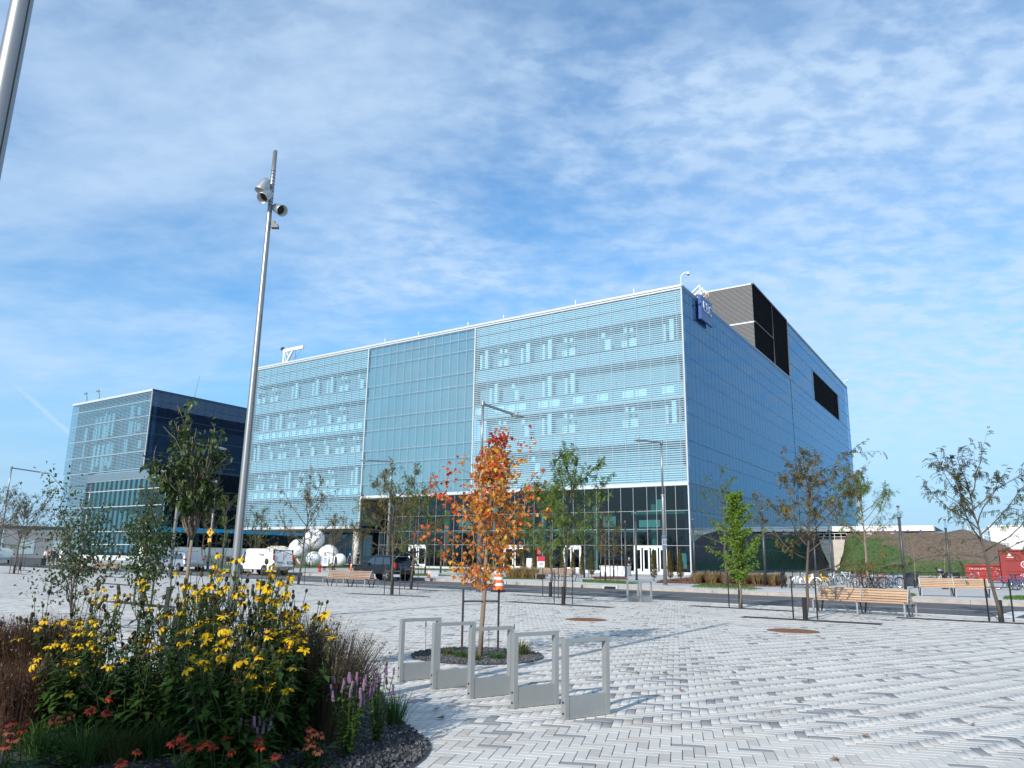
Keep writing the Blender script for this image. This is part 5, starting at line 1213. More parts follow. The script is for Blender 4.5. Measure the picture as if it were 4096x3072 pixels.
ROWP = [(*p, .14) for p in ((17.91,47.58), (18.51,47.82), (21.29,53.32), (22.15,54.19), (23.40,56.26), (25.78,60.15), (27.08,61.98), (22.46,50.23), (23.01,50.46), (23.20,50.12), (23.84,50.79), (24.05,50.46), (24.72,51.15), (24.84,50.78), (30.76,56.96), (31.04,56.57), (32.07,57.52), (32.89,57.37), (33.34,57.06), (31.93,50.70), (31.90,49.91), (32.09,49.60), (-3.30,62.07))]
SPEC = [(BW, 'white and yellow share bicycle at the left end of the rack', 0, 1), (BY, 'bright yellow share bicycle beside the grey stands', 0, 1), (BK, 'black bicycle with a dark rear bag right of the yellow share bicycle', 1, 0), (BW, 'white bicycle with chrome wheels, third from the yellow one', 0, 0), (BG, 'grey bicycle behind the white one near the fence', 0, 0), (BW, 'white mountain bicycle leaning by the black basket bicycle', 0, 0), (BK, 'black bicycle with a big black rear basket before the green slope', 1, 0), (BR, 'red framed bicycle left of the young trunk at the racks', 0, 0), (BW, 'white framed bicycle behind the young trunk guard', 0, 0), (BK, 'black bicycle just right of the young trunk guard', 0, 0), (BR, 'red framed bicycle in the middle of the black ones', 0, 0), (BG, 'dark grey bicycle third from the right end of the left rack', 0, 0), (BK, 'black bicycle second from the right end of the left rack', 0, 0), (BB, 'dark blue bicycle at the right end of the left rack', 0, 0),
        (BK, 'black bicycle at the left behind the pale bench', 0, 0), (BW, 'white framed bicycle behind the pale bench', 0, 0), (BG, 'grey bicycle in front of the bent man', 0, 0), (BK, 'black bicycle with a bag in front of the low red container', 1, 0), (BG, 'grey bicycle right of the bag bicycle behind the bench end', 0, 0), (BB, 'blue bicycle at the right edge, leftmost of its three', 0, 0), (BK, 'black bicycle at the right edge, middle of its three', 0, 0), (BB, 'blue bicycle farthest right in the view', 0, 0), (BK, 'lone bicycle at a stand across the street behind the maple', 0, 0)]
BAG = mat('black_bag', (.012, .012, .013), .8)
for i, (p, (pa, lab, bs, sh)) in enumerate(zip(ROWP, SPEC)):
    rz = radians(-8+rnd.uniform(-14, 14)) if i < 2 or i == 22 else radians(rnd.choice((28, 150, 40))+rnd.uniform(-12, 12))
    o = bike(pa, lab, p, rz, BAG if bs else None, i % 3 == 0, bool(sh)); o.rotation_euler.x = radians(rnd.uniform(-6, 6))
def fence(pts, lab, h=.85, n=2, post=2.0):
    t = thing('low_fence', lab, 'fence', (*pts[0], .13)); o = Vector((*pts[0], 0))
    for a, b in zip(pts, pts[1:]):
        a = Vector((*a, 0))-o; b = Vector((*b, 0))-o; k = max(1, int((b-a).length/post))
        for z in [h*(i+1)/n for i in range(n)]: m = MB(); m.bar(a+Vector((0, 0, z)), b+Vector((0, 0, z)), .05); m.build('rail', BLACK, t)
        for i in range(k+1): p = a.lerp(b, i/k); m = MB(); m.bar(p, p+Vector((0, 0, h+.05)), .06); m.build('post', BLACK, t)
fence([(15.99,46.43), (19.57,56.09), (28.09,68.62), (34.41,75.30)], 'low black rail fence behind the left bicycles')
fence([(33.86,65.93), (37.50,65.72)], 'low black rail fence between the bin and the bent man')
t = thing('rack_fence', 'black hooped bike rack in front of the red framed bicycles', 'bike rack', (*(19.85,46.45), .13)); b = Vector((*(21.79,45.75), 0))-Vector((*(19.85,46.45), 0))
m = MB(); m.bar((0, 0, .75), b+Vector((0, 0, .75)), .05); m.bar((0, 0, .12), b+Vector((0, 0, .12)), .05); m.build('rail', BLACK, t)
for k in range(13): p = b*(k/12); m = MB(); m.bar(p, p+Vector((0, 0, .78 if k % 4 == 0 else .5)), .03); m.build('bar', BLACK, t)
# ---------------------------------------------------------------- trees
BARK = mat('young_bark', (.20, .155, .115), .9, 0, .3, 6, .5, stretch=(1, 1, .3), fine=.2)
BARKD = mat('dark_bark', (.085, .068, .052), .9, 0, .3, 6, .5, stretch=(1, 1, .3))
GUARD = mat('black_mesh_guard', (.018, .018, .019), .85, 0, .5, 40, .6)
LOC_G = leafmat('locust_green', [(.06, .105, .02), (.11, .18, .03), (.14, .21, .03), (.08, .13, .022)], .4)
LOC_B = leafmat('locust_turning', [(.10, .10, .03), (.17, .12, .035), (.09, .11, .025), (.20, .12, .04), (.07, .09, .025)], .4)
LOC_D = leafmat('locust_dull', [(.05, .065, .025), (.09, .085, .03), (.06, .085, .022), (.11, .09, .035)], .4)
GINK = leafmat('ginkgo_leaf', [(.10, .18, .02), (.16, .26, .03), (.13, .22, .025), (.19, .28, .04)], .45)
PEAR = leafmat('pear_leaf', [(.022, .042, .012), (.045, .078, .018), (.06, .10, .022), (.035, .06, .015)], .3, .4)
SERV = leafmat('serviceberry_leaf', [(.03, .055, .02), (.055, .085, .025), (.045, .065, .02), (.07, .10, .03)], .35)
REDL = leafmat('red_leaf', [(.5, .04, .02), (.62, .09, .03)], .4)
def rv(R, s=1.0): return Vector((R.gauss(0, s), R.gauss(0, s), R.gauss(0, s)))
def leaf(mb, p, d, L, W, droop=.15, mi=0, n=None):
    d = d.normalized(); n = n or Vector((0, 0, 1)); s = d.cross(n)
    if s.length < 1e-3: s = Vector((1, 0, 0))
    s.normalize(); n = s.cross(d); c = p+d*L*.48-n*W*.12; t = p+d*L-n*L*droop
    a, b = p+d*L*.42+s*W*.5, p+d*L*.42-s*W*.5
    mb.add([tuple(p), tuple(b), tuple(t), tuple(a), tuple(c)], [(0, 1, 4), (1, 2, 4), (2, 3, 4), (3, 0, 4)], mi)
def frond(mb, p, d, L, R, mi=0, k=6, lw=.018, ll=.058):
    d = d.normalized(); s = d.cross(Vector((0, 0, 1)))
    s = s.normalized() if s.length > .05 else Vector((1, 0, 0))
    q = p.copy(); dd = d.copy(); vs = []; fs = []
    for i in range(k):
        q = q+dd*(L/k); dd = (dd+Vector((0, 0, -.22))).normalized()
        for sg in (-1, 1):
            e = (s*sg+dd*.55+Vector((0, 0, -.35))+rv(R, .12)).normalized()*ll; w = dd*lw; b = len(vs)
            vs += [tuple(q-w*.3), tuple(q+e*.5-w), tuple(q+e), tuple(q+e*.5+w)]; fs.append((b, b+1, b+2, b+3))
        if i: fs.append((len(vs)-8, len(vs)-4, len(vs)-4, len(vs)-8)[:0] or (len(vs)-8, len(vs)-4, len(vs)-2))
    mb.add(vs, fs, mi)
def branchpath(p, d, L, R, n=5, up=.12, wob=.14):
    P = [p.copy()]; d = d.normalized()
    for i in range(n): d = (d+rv(R, wob)+Vector((0, 0, up))).normalized(); P.append(P[-1]+d*(L/n))
    return P
def dress(t, gd=True, stakes=((-.34, .05), (.34, -.05)), sh=1.25, tie=1.0, rg=.075, gh=.62):
    if gd: m = MB(); m.lathe([(rg*1.05, .0), (rg, .1), (rg*.98, gh), (rg*.85, gh+.01)], 10); m.build('trunk_guard', GUARD, t)
    for x, y in stakes: m = MB(); m.box((x, y, sh/2), (.035, .035, sh)); m.build('stake', BLACK, t)
    if tie and stakes:
        m = MB(); a, b = stakes[0], stakes[-1]; m.bar((a[0], a[1], tie), (b[0], b[1], tie), .012, .03); m.tube([(.05*cos(k*pi/4), .05*sin(k*pi/4), tie) for k in range(9)], .012, 4, cap=False); m.build('tie', DARKM, t)
def locust(loc, h, w, lab, seed, lm=LOC_G, dens=1.0, clear=.38, bark=BARKD, group='young honey locusts along the plaza', lean=(0, 0), gd=True, stakes=((-.34, .05), (.34, -.05)), name='locust_tree', fl=.20, sub=5):
    w *= 1.28; R = random.Random(seed); t = thing(name, lab, 'tree', loc if len(loc) == 3 else (*loc, 0), 0, group)
    tr = MB(); K = 9; P = [Vector((0, 0, 0))]
    for i in range(1, K+1): f = i/K; P.append(Vector((lean[0]*f+R.gauss(0, .035)*h*.12, lean[1]*f+R.gauss(0, .035)*h*.12, h*.93*f)))
    r0 = .012*h; tr.tube(P, [r0*(1-.85*i/K)+.004 for i in range(K+1)], 8); tr.build('trunk', bark, t, smooth=True)
    lm_ = MB(); lf = MB(); nb = int(9*w/1.8+6)
    def along(f): x = f*K; i = min(K-1, int(x)); return P[i].lerp(P[i+1], x-i)
    az = R.random()*6
    for b in range(nb):
        f = clear+(.93-clear)*(b/(nb-1))**.9; az += 2.4+R.gauss(0, .3); p = along(f)
        el = .30+.75*((f-clear)/(1-clear)); L = w*(1.42-.66*(f-clear)/(1-clear))*R.uniform(.75, 1.2)
        B = branchpath(p, Vector((cos(az)*cos(el), sin(az)*cos(el), sin(el))), L, R, 6, .07)
        lm_.tube(B, [r0*.36*(1-.8*i/6)+.003 for i in range(7)], 5)
        for k in range(int(sub)):
            i = R.randrange(1, 6); q = B[i].lerp(B[i+1], R.random()); d = (B[i+1]-B[i]).normalized()+rv(R, .55); d.z = max(d.z, -.2)
            S = branchpath(q, d, L*R.uniform(.25, .5), R, 3, .03); lm_.tube(S, [.006, .005, .004, .003], 4)
            for _ in range(int(R.uniform(7, 14)*dens)):
                j = R.randrange(0, 3); u = S[j].lerp(S[j+1], R.random()); frond(lf, u, (S[j+1]-S[j]).normalized()*.5+rv(R, .6)+Vector((0, 0, -.25)), fl*R.uniform(.7, 1.3), R)
        for _ in range(int(12*dens)): frond(lf, B[-1].lerp(B[-2], R.random()), (B[-1]-B[-2]).normalized()+rv(R, .5), fl*R.uniform(.7, 1.3), R)
    for _ in range(int(12*dens)): frond(lf, P[-1].lerp(P[-2], R.random()), rv(R)+Vector((0, 0, .5)), fl, R)
    lm_.build('limbs', bark, t, smooth=True); lf.build('crown', lm, t)
    dress(t, gd, stakes)
    return t
locust((2.04,29.71), 5.2, 1.45, 'leafy green locust in the middle, right of the orange maple', 21, LOC_G, 1.5, .30, lean=(.35, 0), sub=7)
locust((1.83,34.88), 4.6, 1.35, 'green locust just behind and left of the middle leafy locust', 22, LOC_G, 1.2, .34, sub=6)
locust((8.84,23.77), 4.4, 1.45, 'brownish locust with bare twigs left of the near light wooden bench', 23, LOC_B, 1.05, .32, lean=(.45, 0), sub=5)
locust((14.81,23.99), 4.5, 1.5, 'sparse locust leaning left at the right end of the plaza', 24, LOC_D, .85, .40, lean=(-.55, 0), sub=5)
locust((17.9,24.6), 4.6, 1.3, 'locust cut off by the right edge of the view', 25, LOC_G, .8, .4)
locust((-5.14,34.93), 4.9, 1.5, 'turning locust with stakes in front of the black SUV', 26, LOC_B, 1.1, .32, lean=(-.15, 0), sub=6)
locust((-4.98,40.44), 4.7, 1.6, 'green locust behind the one in front of the black SUV', 27, LOC_G, 1.1, .32, lean=(.1, 0), sub=6)
locust((-11.90,44.81), 5.3, 1.6, 'half bare brownish locust right of the white van', 28, LOC_B, .7, .30, lean=(.35, 0), sub=5)
locust((-35.54,56.80), 5.2, 1.9, 'sparse brownish locust at the far left of the plaza', 29, LOC_D, .75, .36, lean=(.15, 0))
locust((-41.41,66.96), 5.0, 1.9, 'second locust behind the far left one', 30, LOC_D, .75, .36)
locust((-38.69,59.00), 5.0, 1.9, 'locust cut off by the left edge of the view', 34, LOC_B, .75, .36)
FARG = 'small young trees across the street'
for (p, h, w, lab, lm, sd) in (((-23.16,91.45), 4.8, 1.1, 'small tree in front of the white spheres, right of the van', LOC_D, 41), ((-19.15,96.20), 5.6, 1.2, 'small green tree before the round columns left of the SUV', LOC_D, 42), ((-7.29,68.51), 4.6, 1.2, 'small dark trunked tree behind the traffic cone', LOC_D, 43), ((6.76,55.42), 4.6, 1.1, 'small tree right of the bench before the entrance', LOC_B, 44), ((6.24,65.59), 4.2, 1.1, 'small tree behind the right end of the bench at the entrance', LOC_G, 45), ((9.43,71.14), 4.6, 1.0, 'thin tree at the white planter', LOC_D, 46), ((-25.84,70.94), 7.0, 1.2, 'slim green tree just left of the tall mast', LOC_G, 47), ((-29.60,92.86), 6.6, 1.1, 'slim green tree just right of the tall mast behind the van', LOC_G, 48), ((-29.79,76.13), 6.0, 1.6, 'olive tree at the yellow warning sign', LOC_D, 49), ((13.11,47.61), 6.6, 1.35, 'loose pale green tree behind the ginkgo', LOC_G, 50), ((-21.16,65.20), 5.0, 1.2, 'olive tree behind the white van roof', LOC_D, 51), ((-18.21,81.42), 5.2, 1.3, 'brownish tree over the sandwich board wearers', LOC_B, 52)):
    locust((*p, .14), h, w, lab, sd, lm, .75, .34, group=FARG, sub=4, fl=.26)
locust((*(22.45,49.40), .14), 6.6, 1.75, 'bright green tree standing before the mound at the left bicycles', 31, LOC_G, 1.6, .42, bark=BARK, group=FARG, fl=.28, sub=6)
def sapling(loc, h, lab, sd):
    R = random.Random(sd); t = thing('sapling', lab, 'sapling', loc, 0, 'bare saplings at the bicycle racks')
    m = MB(); P = branchpath(Vector((0, 0, 0)), Vector((0, 0, 1)), h, R, 7, .3, .05); m.tube(P, [.035-.004*i for i in range(8)], 6); m.build('trunk', BARK, t)
    m = MB()
    for k in range(9): p = P[3].lerp(P[-1], k/9); a = R.random()*6; m.tube(branchpath(p, Vector((cos(a), sin(a), .6)), .6, R, 3), [.01, .007, .005, .003], 4)
    m.build('twigs', BARK, t); dress(t, True, (), 0, 0, .06, .5)
for p, h, lab, sd in (((25.70,56.42,0.49), 3.6, 'bare pale sapling before the green slope behind the left bicycles', 1), ((26.48,51.60,0.55), 3.4, 'bare pale sapling beside the litter bin', 2), ((28.06,50.76,0.68), 3.6, 'bare pale sapling left of the bent man', 3), ((7.36,63.58,0.41), 3.6, 'bare thin sapling before the lobby glass', 4)): sapling((p[0], p[1], .14), h, lab, sd)

# ginkgo
def ginkgo(loc, h):
    R = random.Random(5); t = thing('ginkgo_tree', 'narrow bright green ginkgo in front of the glass corner', 'tree', (*loc, 0))
    tr = MB(); P = [Vector((R.gauss(0, .02), R.gauss(0, .02), h*.95*i/9)) for i in range(10)]; tr.tube(P, [.05-.0045*i for i in range(10)], 8); tr.build('trunk', BARK, t, smooth=True)
    lm = MB(); lf = MB(); az = 0
    prof = lambda f: 1.32*sin(pi*min(1, max(0, (f-.18)/.46)))**.7 if f < .52 else .74+.14*sin(f*22)-.3*max(0, f-.8)
    for b in range(40):
        f = .22+.75*b/39; az += 2.4; L = prof(f)*R.uniform(.7, 1.15) if f < .9 else .28; p = P[int(f*9*.99)].lerp(P[min(9, int(f*9*.99)+1)], (f*9*.99) % 1)
        if .49 < f < .54: L *= .45
        B = branchpath(p, Vector((cos(az), sin(az), .55)), L, R, 5, .08, .1); lm.tube(B, [.014, .011, .009, .007, .005, .003], 5)
        for i in range(5):
            for _ in range(int(22+R.random()*10)):
                q = B[i].lerp(B[i+1], R.random())+rv(R, .055); d = rv(R)+Vector((0, 0, -.3)); leaf(lf, q, d, .075, .085, .05, n=rv(R))
    lm.build('limbs', BARK, t); lf.build('crown', GINK, t)
    dress(t, True, ((-.42, 0), (.05, .3)), 1.25, .9)
ginkgo((8.47,29.07), 4.4)

# orange maple: three hundred leaves of its own, the rest joined
MCOL = [leafmat('maple_crimson', [(.30, .03, .02), (.40, .05, .03)], .35, byobj=True), leafmat('maple_red', [(.46, .05, .02), (.58, .10, .03)], .4, byobj=True), leafmat('maple_orange', [(.52, .15, .025), (.60, .22, .04), (.42, .11, .03)], .4, byobj=True), leafmat('maple_gold', [(.55, .29, .04), (.62, .36, .05), (.48, .22, .04)], .4, byobj=True)]
MCOLI = [leafmat('maple_crimson_', [(.30, .03, .02), (.40, .05, .03)], .35), leafmat('maple_red_', [(.46, .05, .02), (.58, .10, .03)], .4), leafmat('maple_orange_', [(.52, .15, .025), (.60, .22, .04), (.42, .11, .03)], .4), leafmat('maple_gold_', [(.55, .29, .04), (.62, .36, .05), (.48, .22, .04)], .4)]
def mapleshape(s):
    pts = [(0, 0), (.16, .10), (.42, .05), (.34, .24), (.58, .45), (.30, .48), (.24, .62), (0, 1.05), (-.24, .62), (-.30, .48), (-.58, .45), (-.34, .24), (-.42, .05), (-.16, .10)]
    v = [(x*s, y*s, -.18*s*abs(x)-.10*s*y*y) for x, y in pts]+[(0, .36*s, .02*s)]
    return v, [(i, (i+1) % 14, 14) for i in range(14)]
def maple(loc):
    R = random.Random(9); t = thing('maple_tree', 'young maple in orange and red autumn leaf, in the round gravel bed', 'tree', (*loc, 0))
    P = [Vector(p) for p in ((0, 0, 0), (.02, 0, .5), (.05, 0, 1.0), (.06, .01, 1.5), (.09, 0, 2.0), (.12, .02, 2.5), (.16, 0, 3.0), (.22, .01, 3.5), (.28, 0, 3.95))]
    m = MB(); m.tube(P, [.045, .040, .037, .034, .028, .022, .016, .010, .005], 10); m.build('trunk', BARK, t, smooth=True)
    lm = MB(); L = []; az = .5
    rad = [(1.3, .35), (1.6, .85), (2.0, 1.15), (2.4, 1.12), (2.8, .88), (3.2, .58), (3.6, .30), (3.9, .10)]
    def rr(z):
        for (a, b), (c, d) in zip(rad, rad[1:]):
            if a <= z <= c: return b+(d-b)*(z-a)/(c-a)
        return .1
    for b in range(38):
        z0 = 1.2+2.4*(b/37); az += 2.4+R.gauss(0, .25); i = min(7, int(z0*2)); p = P[i].lerp(P[i+1], (z0*2) % 1 if z0 < 3.5 else .5)
        Lb = rr(min(3.85, z0+.35))*R.uniform(.75, 1.18)
        if b == 6: az = pi*1.02; Lb = 1.25
        B = branchpath(p, Vector((cos(az), sin(az), .62)), Lb*1.12, R, 6, .03, .12); lm.tube(B, [.013-.0018*i for i in range(7)], 5)
        for i in range(1, 6):
            for _ in range(R.choice((7, 8, 10))): L.append(B[i].lerp(B[i+1], R.random())+rv(R, .085)+Vector((0, 0, -.05)))
            if R.random() < .7:
                S = branchpath(B[i], (B[i+1]-B[i]).normalized()+rv(R, .6), Lb*.35, R, 2); lm.tube(S, [.005, .004, .003], 4)
                for _ in range(4): L.append(S[1].lerp(S[2], R.random())+rv(R, .06)+Vector((0, 0, -.04)))
    for k in range(12): L.append(P[-1].lerp(P[-3], R.random())+rv(R, .07))
    for k in range(30): L.append(Vector((.12+R.gauss(0, .10), R.gauss(0, .08), R.uniform(1.15, 1.5))))
    for p in ((.72, 0, 3.55), (.55, .05, 3.3), (-.45, 0, 3.2), (-.62, 0, 3.0)):
        B = branchpath(P[6], Vector(p)-P[6], (Vector(p)-P[6]).length, R, 4, .02, .05); lm.tube(B, [.01, .008, .006, .004, .003], 5)
        for _ in range(18): L.append(Vector(p)+rv(R, .10))
    lm.build('limbs', BARKD, t, smooth=True)
    cache = {}; rest = MB()
    L.sort(key=lambda p: p.y+.35*R.random())
    for k, p in enumerate(L):
        c = 2+(R.random() < .38)
        if p.z > 3.6: c = R.choice((0, 0, 1, 1, 2))
        elif p.x < -.45 and p.z > 2.2: c = 1 if R.random() < .5 else (0 if R.random() < .25 else 2)
        elif p.x < -.6: c = 1 if R.random() < .45 else 2
        elif R.random() < .10: c = 1
        rot = Matrix.Rotation(R.random()*6.3, 3, 'Z') @ Matrix.Rotation(R.gauss(-.95, .5), 3, 'X') @ Matrix.Rotation(R.gauss(0, .4), 3, 'Y')
        s = R.choice((.062, .075, .088))
        if k < 300:
            if (c, s) not in cache: q = MB(); q.add(*mapleshape(s)); cache[(c, s)] = q.mesh('leaf', MCOL[c])
            link('leaf', cache[(c, s)], t, p, rot.to_euler())
        else:
            v, f = mapleshape(s); rest.add([tuple(rot @ Vector(x)+p) for x in v], f, c)
    tag(rest.build('crown', MCOLI, t), kind='stuff')
    dress(t, False, ((-.30, -.12), (.30, .10)), 1.12, .92)
    return t
maple((-.47, 13.6))

# broad-leaved young trees at the left
def broad(loc, limbs, trunk, lab, seed, lm, fmin=.35, L=.085, W=.048, n=120, bark=BARK, name='pear_tree', parts=0, r0=.035, spread=.11, stakes=(), red=0, gd=True, gh=.62):
    R = random.Random(seed); b = Vector((*loc, 0)); t = thing(name, lab, 'tree', b)
    T = [Vector(p)-b for p in trunk]; m = MB(); m.tube(T, [r0*(1-.35*i/(len(T)-1)) for i in range(len(T))], 9); m.build('trunk', bark, t, smooth=True)
    lb = MB(); lv = MB(); LV = []
    for e, st in limbs:
        e = Vector(e)-b; s = T[-1] if st is None else T[st]; D = (e-s); B = [s+D*(i/7)+rv(R, .02*D.length)*(i > 0)+Vector((0, 0, .05*sin(pi*i/7)*D.length)) for i in range(8)]
        lb.tube(B, [r0*.52*(1-.85*i/7)+.002 for i in range(8)], 6)
        for k in range(n):
            f = 1-abs(R.gauss(0, .26)); f = max(fmin, min(1, f)); i = min(6, int(f*7)); q = B[i].lerp(B[i+1], f*7-i)+rv(R, spread*(.5+.6*f))
            LV.append(q)
        for k in range(7): i = R.randrange(3, 7); lb.tube(branchpath(B[i], D.normalized()+rv(R, .6), .3, R, 3), [.006, .005, .004, .002], 4)
    lb.build('limbs', bark, t, smooth=True); pm = None
    LV.sort(key=lambda p: (p+b).length)
    if parts:
        q = MB(); leaf(q, Vector((0, 0, 0)), Vector((0, 1, 0)), L, W, .25); pm = q.mesh('leaf', leafmat(lm.name+'_single', [(.022, .042, .012), (.05, .085, .018), (.07, .11, .024)], .3, .4, byobj=True))
    for k, q in enumerate(LV):
        d = rv(R)+Vector((0, 0, -.95)); 
        if k < parts: e = d.to_track_quat('Y', 'Z').to_euler(); link('leaf', pm, t, q, e, R.uniform(.8, 1.2))
        else: leaf(lv, q, d, L*R.uniform(.75, 1.2), W, .2, 1 if R.random() < red else 0, n=rv(R, .5)+Vector((0, 0, .6)))
    o = lv.build('crown', [lm, REDL], t)
    if parts: tag(o, kind='stuff')
    for x, y in stakes: m = MB(); m.box((x, y, .6), (.045, .045, 1.25)); m.build('stake', BLACK, t)
    if gd: m = MB(); m.lathe([(.10, 0), (.085, .1), (.075, gh), (.065, gh)], 10); m.build('trunk_guard', GUARD, t)
    return t
b15 = (-4.09,9.97)
broad(b15, [((-4.22,9.73,3.44), None), ((-3.99,9.50,3.02), None), ((-3.78,9.79,3.22), None), ((-3.81,10.00,3.00), None), ((-4.52,9.59,2.79), None), ((-4.29,9.48,2.57), None), ((-4.24,9.60,2.78), None), ((-3.81,9.68,2.61), None), ((-4.06,10.01,2.87), None), ((-3.81,9.89,2.44), None), ((-4.29,9.80,3.19), None), ((-3.98,9.50,2.40), None)],
      [(*b15, 0), (-4.07,9.95,0.60), (-4.05,9.96,1.29), (-4.04,9.96,1.81)], 'dark green broad-leaved young tree rising from the flower bed', 61, PEAR, .58, .098, .05, 95, parts=300, r0=.028, spread=.055, stakes=((-.22, .1), (.25, 0)), gh=.9)
b16 = (-11.48,24.96)
broad(b16, [((-10.92,23.59,3.47), None), ((-10.99,23.12,2.73), None), ((-11.36,23.39,2.29), None), ((-10.57,23.54,2.60), None), ((-10.35,23.85,2.17), None), ((-10.68,23.16,1.86), None), ((-11.16,23.48,1.49), 1), ((-10.56,23.54,1.28), 1), ((-10.54,23.99,1.65), None), ((-10.74,23.46,0.85), 1)],
      [(*b16, 0), (-10.89,23.61,0.66), (-10.91,23.60,1.71)], 'smaller dark green young tree behind the flowers, left of the taller one', 62, PEAR, .35, .125, .066, 210, r0=.045, spread=.21, stakes=((-.3, .1), (.3, 0)))
b14 = (-10.92,20.03)
broad(b14, [((-9.69,16.35,3.11), 0), ((-9.51,16.45,2.60), 0), ((-9.17,16.64,2.67), None), ((-8.85,16.81,2.42), None), ((-8.93,16.54,2.09), None), ((-9.27,16.59,2.03), None), ((-8.77,17.08,1.95), None), ((-8.80,16.61,1.58), None), ((-9.17,16.64,1.47), None), ((-9.59,16.40,2.02), 0), ((-9.40,16.51,1.41), 0), ((-8.58,16.95,1.42), None), ((-9.01,16.73,1.11), 0), ((-9.49,16.23,1.06), 0)],
      [(*b14, 0), (-9.15,16.65,0.75), (-9.13,16.66,1.11)], 'loose multi-stemmed green shrub tree at the left with a few red leaves', 63, SERV, .35, .095, .048, 125, bark=BARKD, name='serviceberry_tree', r0=.03, spread=.19, red=.004, gd=False)
# two unseen trees behind and left of the viewer, added to shade the bed
locust((-6.9, -.9), 4.7, 1.5, 'unseen bushy tree added behind the viewer to shade the flower bed', 77, LOC_G, 2.2, .30, group=None, sub=8, fl=.3)
locust((-9.8, 1.8), 4.9, 1.5, 'second unseen bushy tree added to shade the bed, farther left', 78, LOC_G, 2.2, .30, group=None, sub=8, fl=.3)

# ---------------------------------------------------------------- cedars and tan grasses
CED = leafmat('cedar_leaf', [(.06, .055, .015), (.11, .085, .022), (.085, .075, .02), (.14, .095, .03)], .2)
TAN = leafmat('tan_grass', [(.36, .25, .12), (.46, .34, .18), (.30, .21, .10)], .35)
DGR = leafmat('dark_tuft', [(.04, .045, .015), (.07, .075, .02)], .3)
def cedar_proto(loc, lab):
    R = random.Random(3); t = thing('cedar', lab, 'cedar', loc, 0, 'columnar cedars before the lobby')
    m = MB(); m.tube([(0, 0, 0), (0, 0, 1.9)], [.04, .01], 6); m.build('trunk', BARKD, t)
    m = MB()
    for k in range(1300):
        z = .25+1.95*R.random()**.9; f = (z-.25)/1.95; r = .30*(1-f)**.55*(.55+.45*min(1, f*5))*R.uniform(.55, 1.08); a = R.random()*6.3
        leaf(m, Vector((r*cos(a), r*sin(a), z)), Vector((cos(a)*.5, sin(a)*.5, 1.0))+rv(R, .25), .12, .05, 0, n=Vector((cos(a), sin(a), .2)))
    m.build('crown', CED, t); return t
cd = cedar_proto((*(10.46,57.05,0.28)[:2], .14), 'bronze columnar cedar left of the 30 sign lamp')
for p, sc, lab in (((12.01,58.79,0.33), .98, 'bronze columnar cedar directly right of the 30 sign lamp'), ((12.72,58.64,0.27), 1.02, 'bronze columnar cedar nearest the lower glass corner'), ((1.18,65.99,0.67), 1.0, 'columnar cedar left of the white standing board'), ((2.10,65.97,0.69), 1.0, 'columnar cedar between the white board and the pylon'), ((3.25,66.92,0.69), .95, 'columnar cedar right of the red and white pylon'), ((4.50,66.85,0.71), .85, 'greener columnar cedar before the lobby door right of the pylon'), ((5.32,65.78,0.70), .9, 'columnar cedar right of the lobby door frame'), ((5.96,64.73,0.56), .85, 'columnar cedar fourth from the white planter'), ((6.77,64.65,0.58), 1.0, 'columnar cedar nearest the white planter'), ((-0.22,66.00,0.55), .95, 'columnar cedar at the traffic drum')):
    dup(cd, (p[0], p[1], .14), rnd.random()*6, lab, None, sc)
def tuft_proto(loc, lab):
    R = random.Random(6); t = thing('grass_clump', lab, 'grass', loc, 0, 'tan grass clumps at the glass building')
    for nm, n, h, m_, sp in (('plumes', 520, .92, TAN, .95), ('blades', 260, .50, DGR, .8)):
        m = MB()
        for k in range(n):
            a = R.random()*6.3; r = R.random()*.4; d = Vector((cos(a)*sp*R.random(), sin(a)*sp*R.random(), 1)).normalized(); p = Vector((r*cos(a), r*sin(a), 0)); L = h*R.uniform(.6, 1.1)
            q = p+d*L*.6; e = q+(d+Vector((cos(a)*.5, sin(a)*.5, -.25)))*L*.4; s = Vector((-sin(a), cos(a), 0))*.012
            m.add([tuple(p-s), tuple(p+s), tuple(q+s), tuple(q-s), tuple(e)], [(0, 1, 2, 3), (3, 2, 4)])
        m.build(nm, m_, t)
    return t
tp = tuft_proto((*(0.26,60.00,0.23)[:2], .14), 'tan fountain grass clump at the left end behind the traffic drum')
names_ = ['second', 'third', 'fourth', 'fifth', 'sixth', 'seventh', 'eighth', 'ninth', 'tenth', 'eleventh', 'twelfth', 'thirteenth']
for k in range(6): p = (0.26,60.00,0.27); q = (2.27,58.96,0.32); f = (k+1)/6; dup(tp, (p[0]+(q[0]-p[0])*f, p[1]+(q[1]-p[1])*f+(k % 2)*.6, .14), k, 'tan fountain grass clump, %s from the traffic drum' % names_[k], None, 1.1)
for k in range(12):
    p = Vector((13.22,55.45,0.30)); q = Vector((18.31,52.92,0.38)); c = p.lerp(q, k/11); dup(tp, (c.x, c.y+(k % 2)*.7, .14), k*1.3, 'tan fountain grass clump along the glass flank, %s from the corner' % (['first']+names_)[k], None, .9+.2*(k % 3)/2)

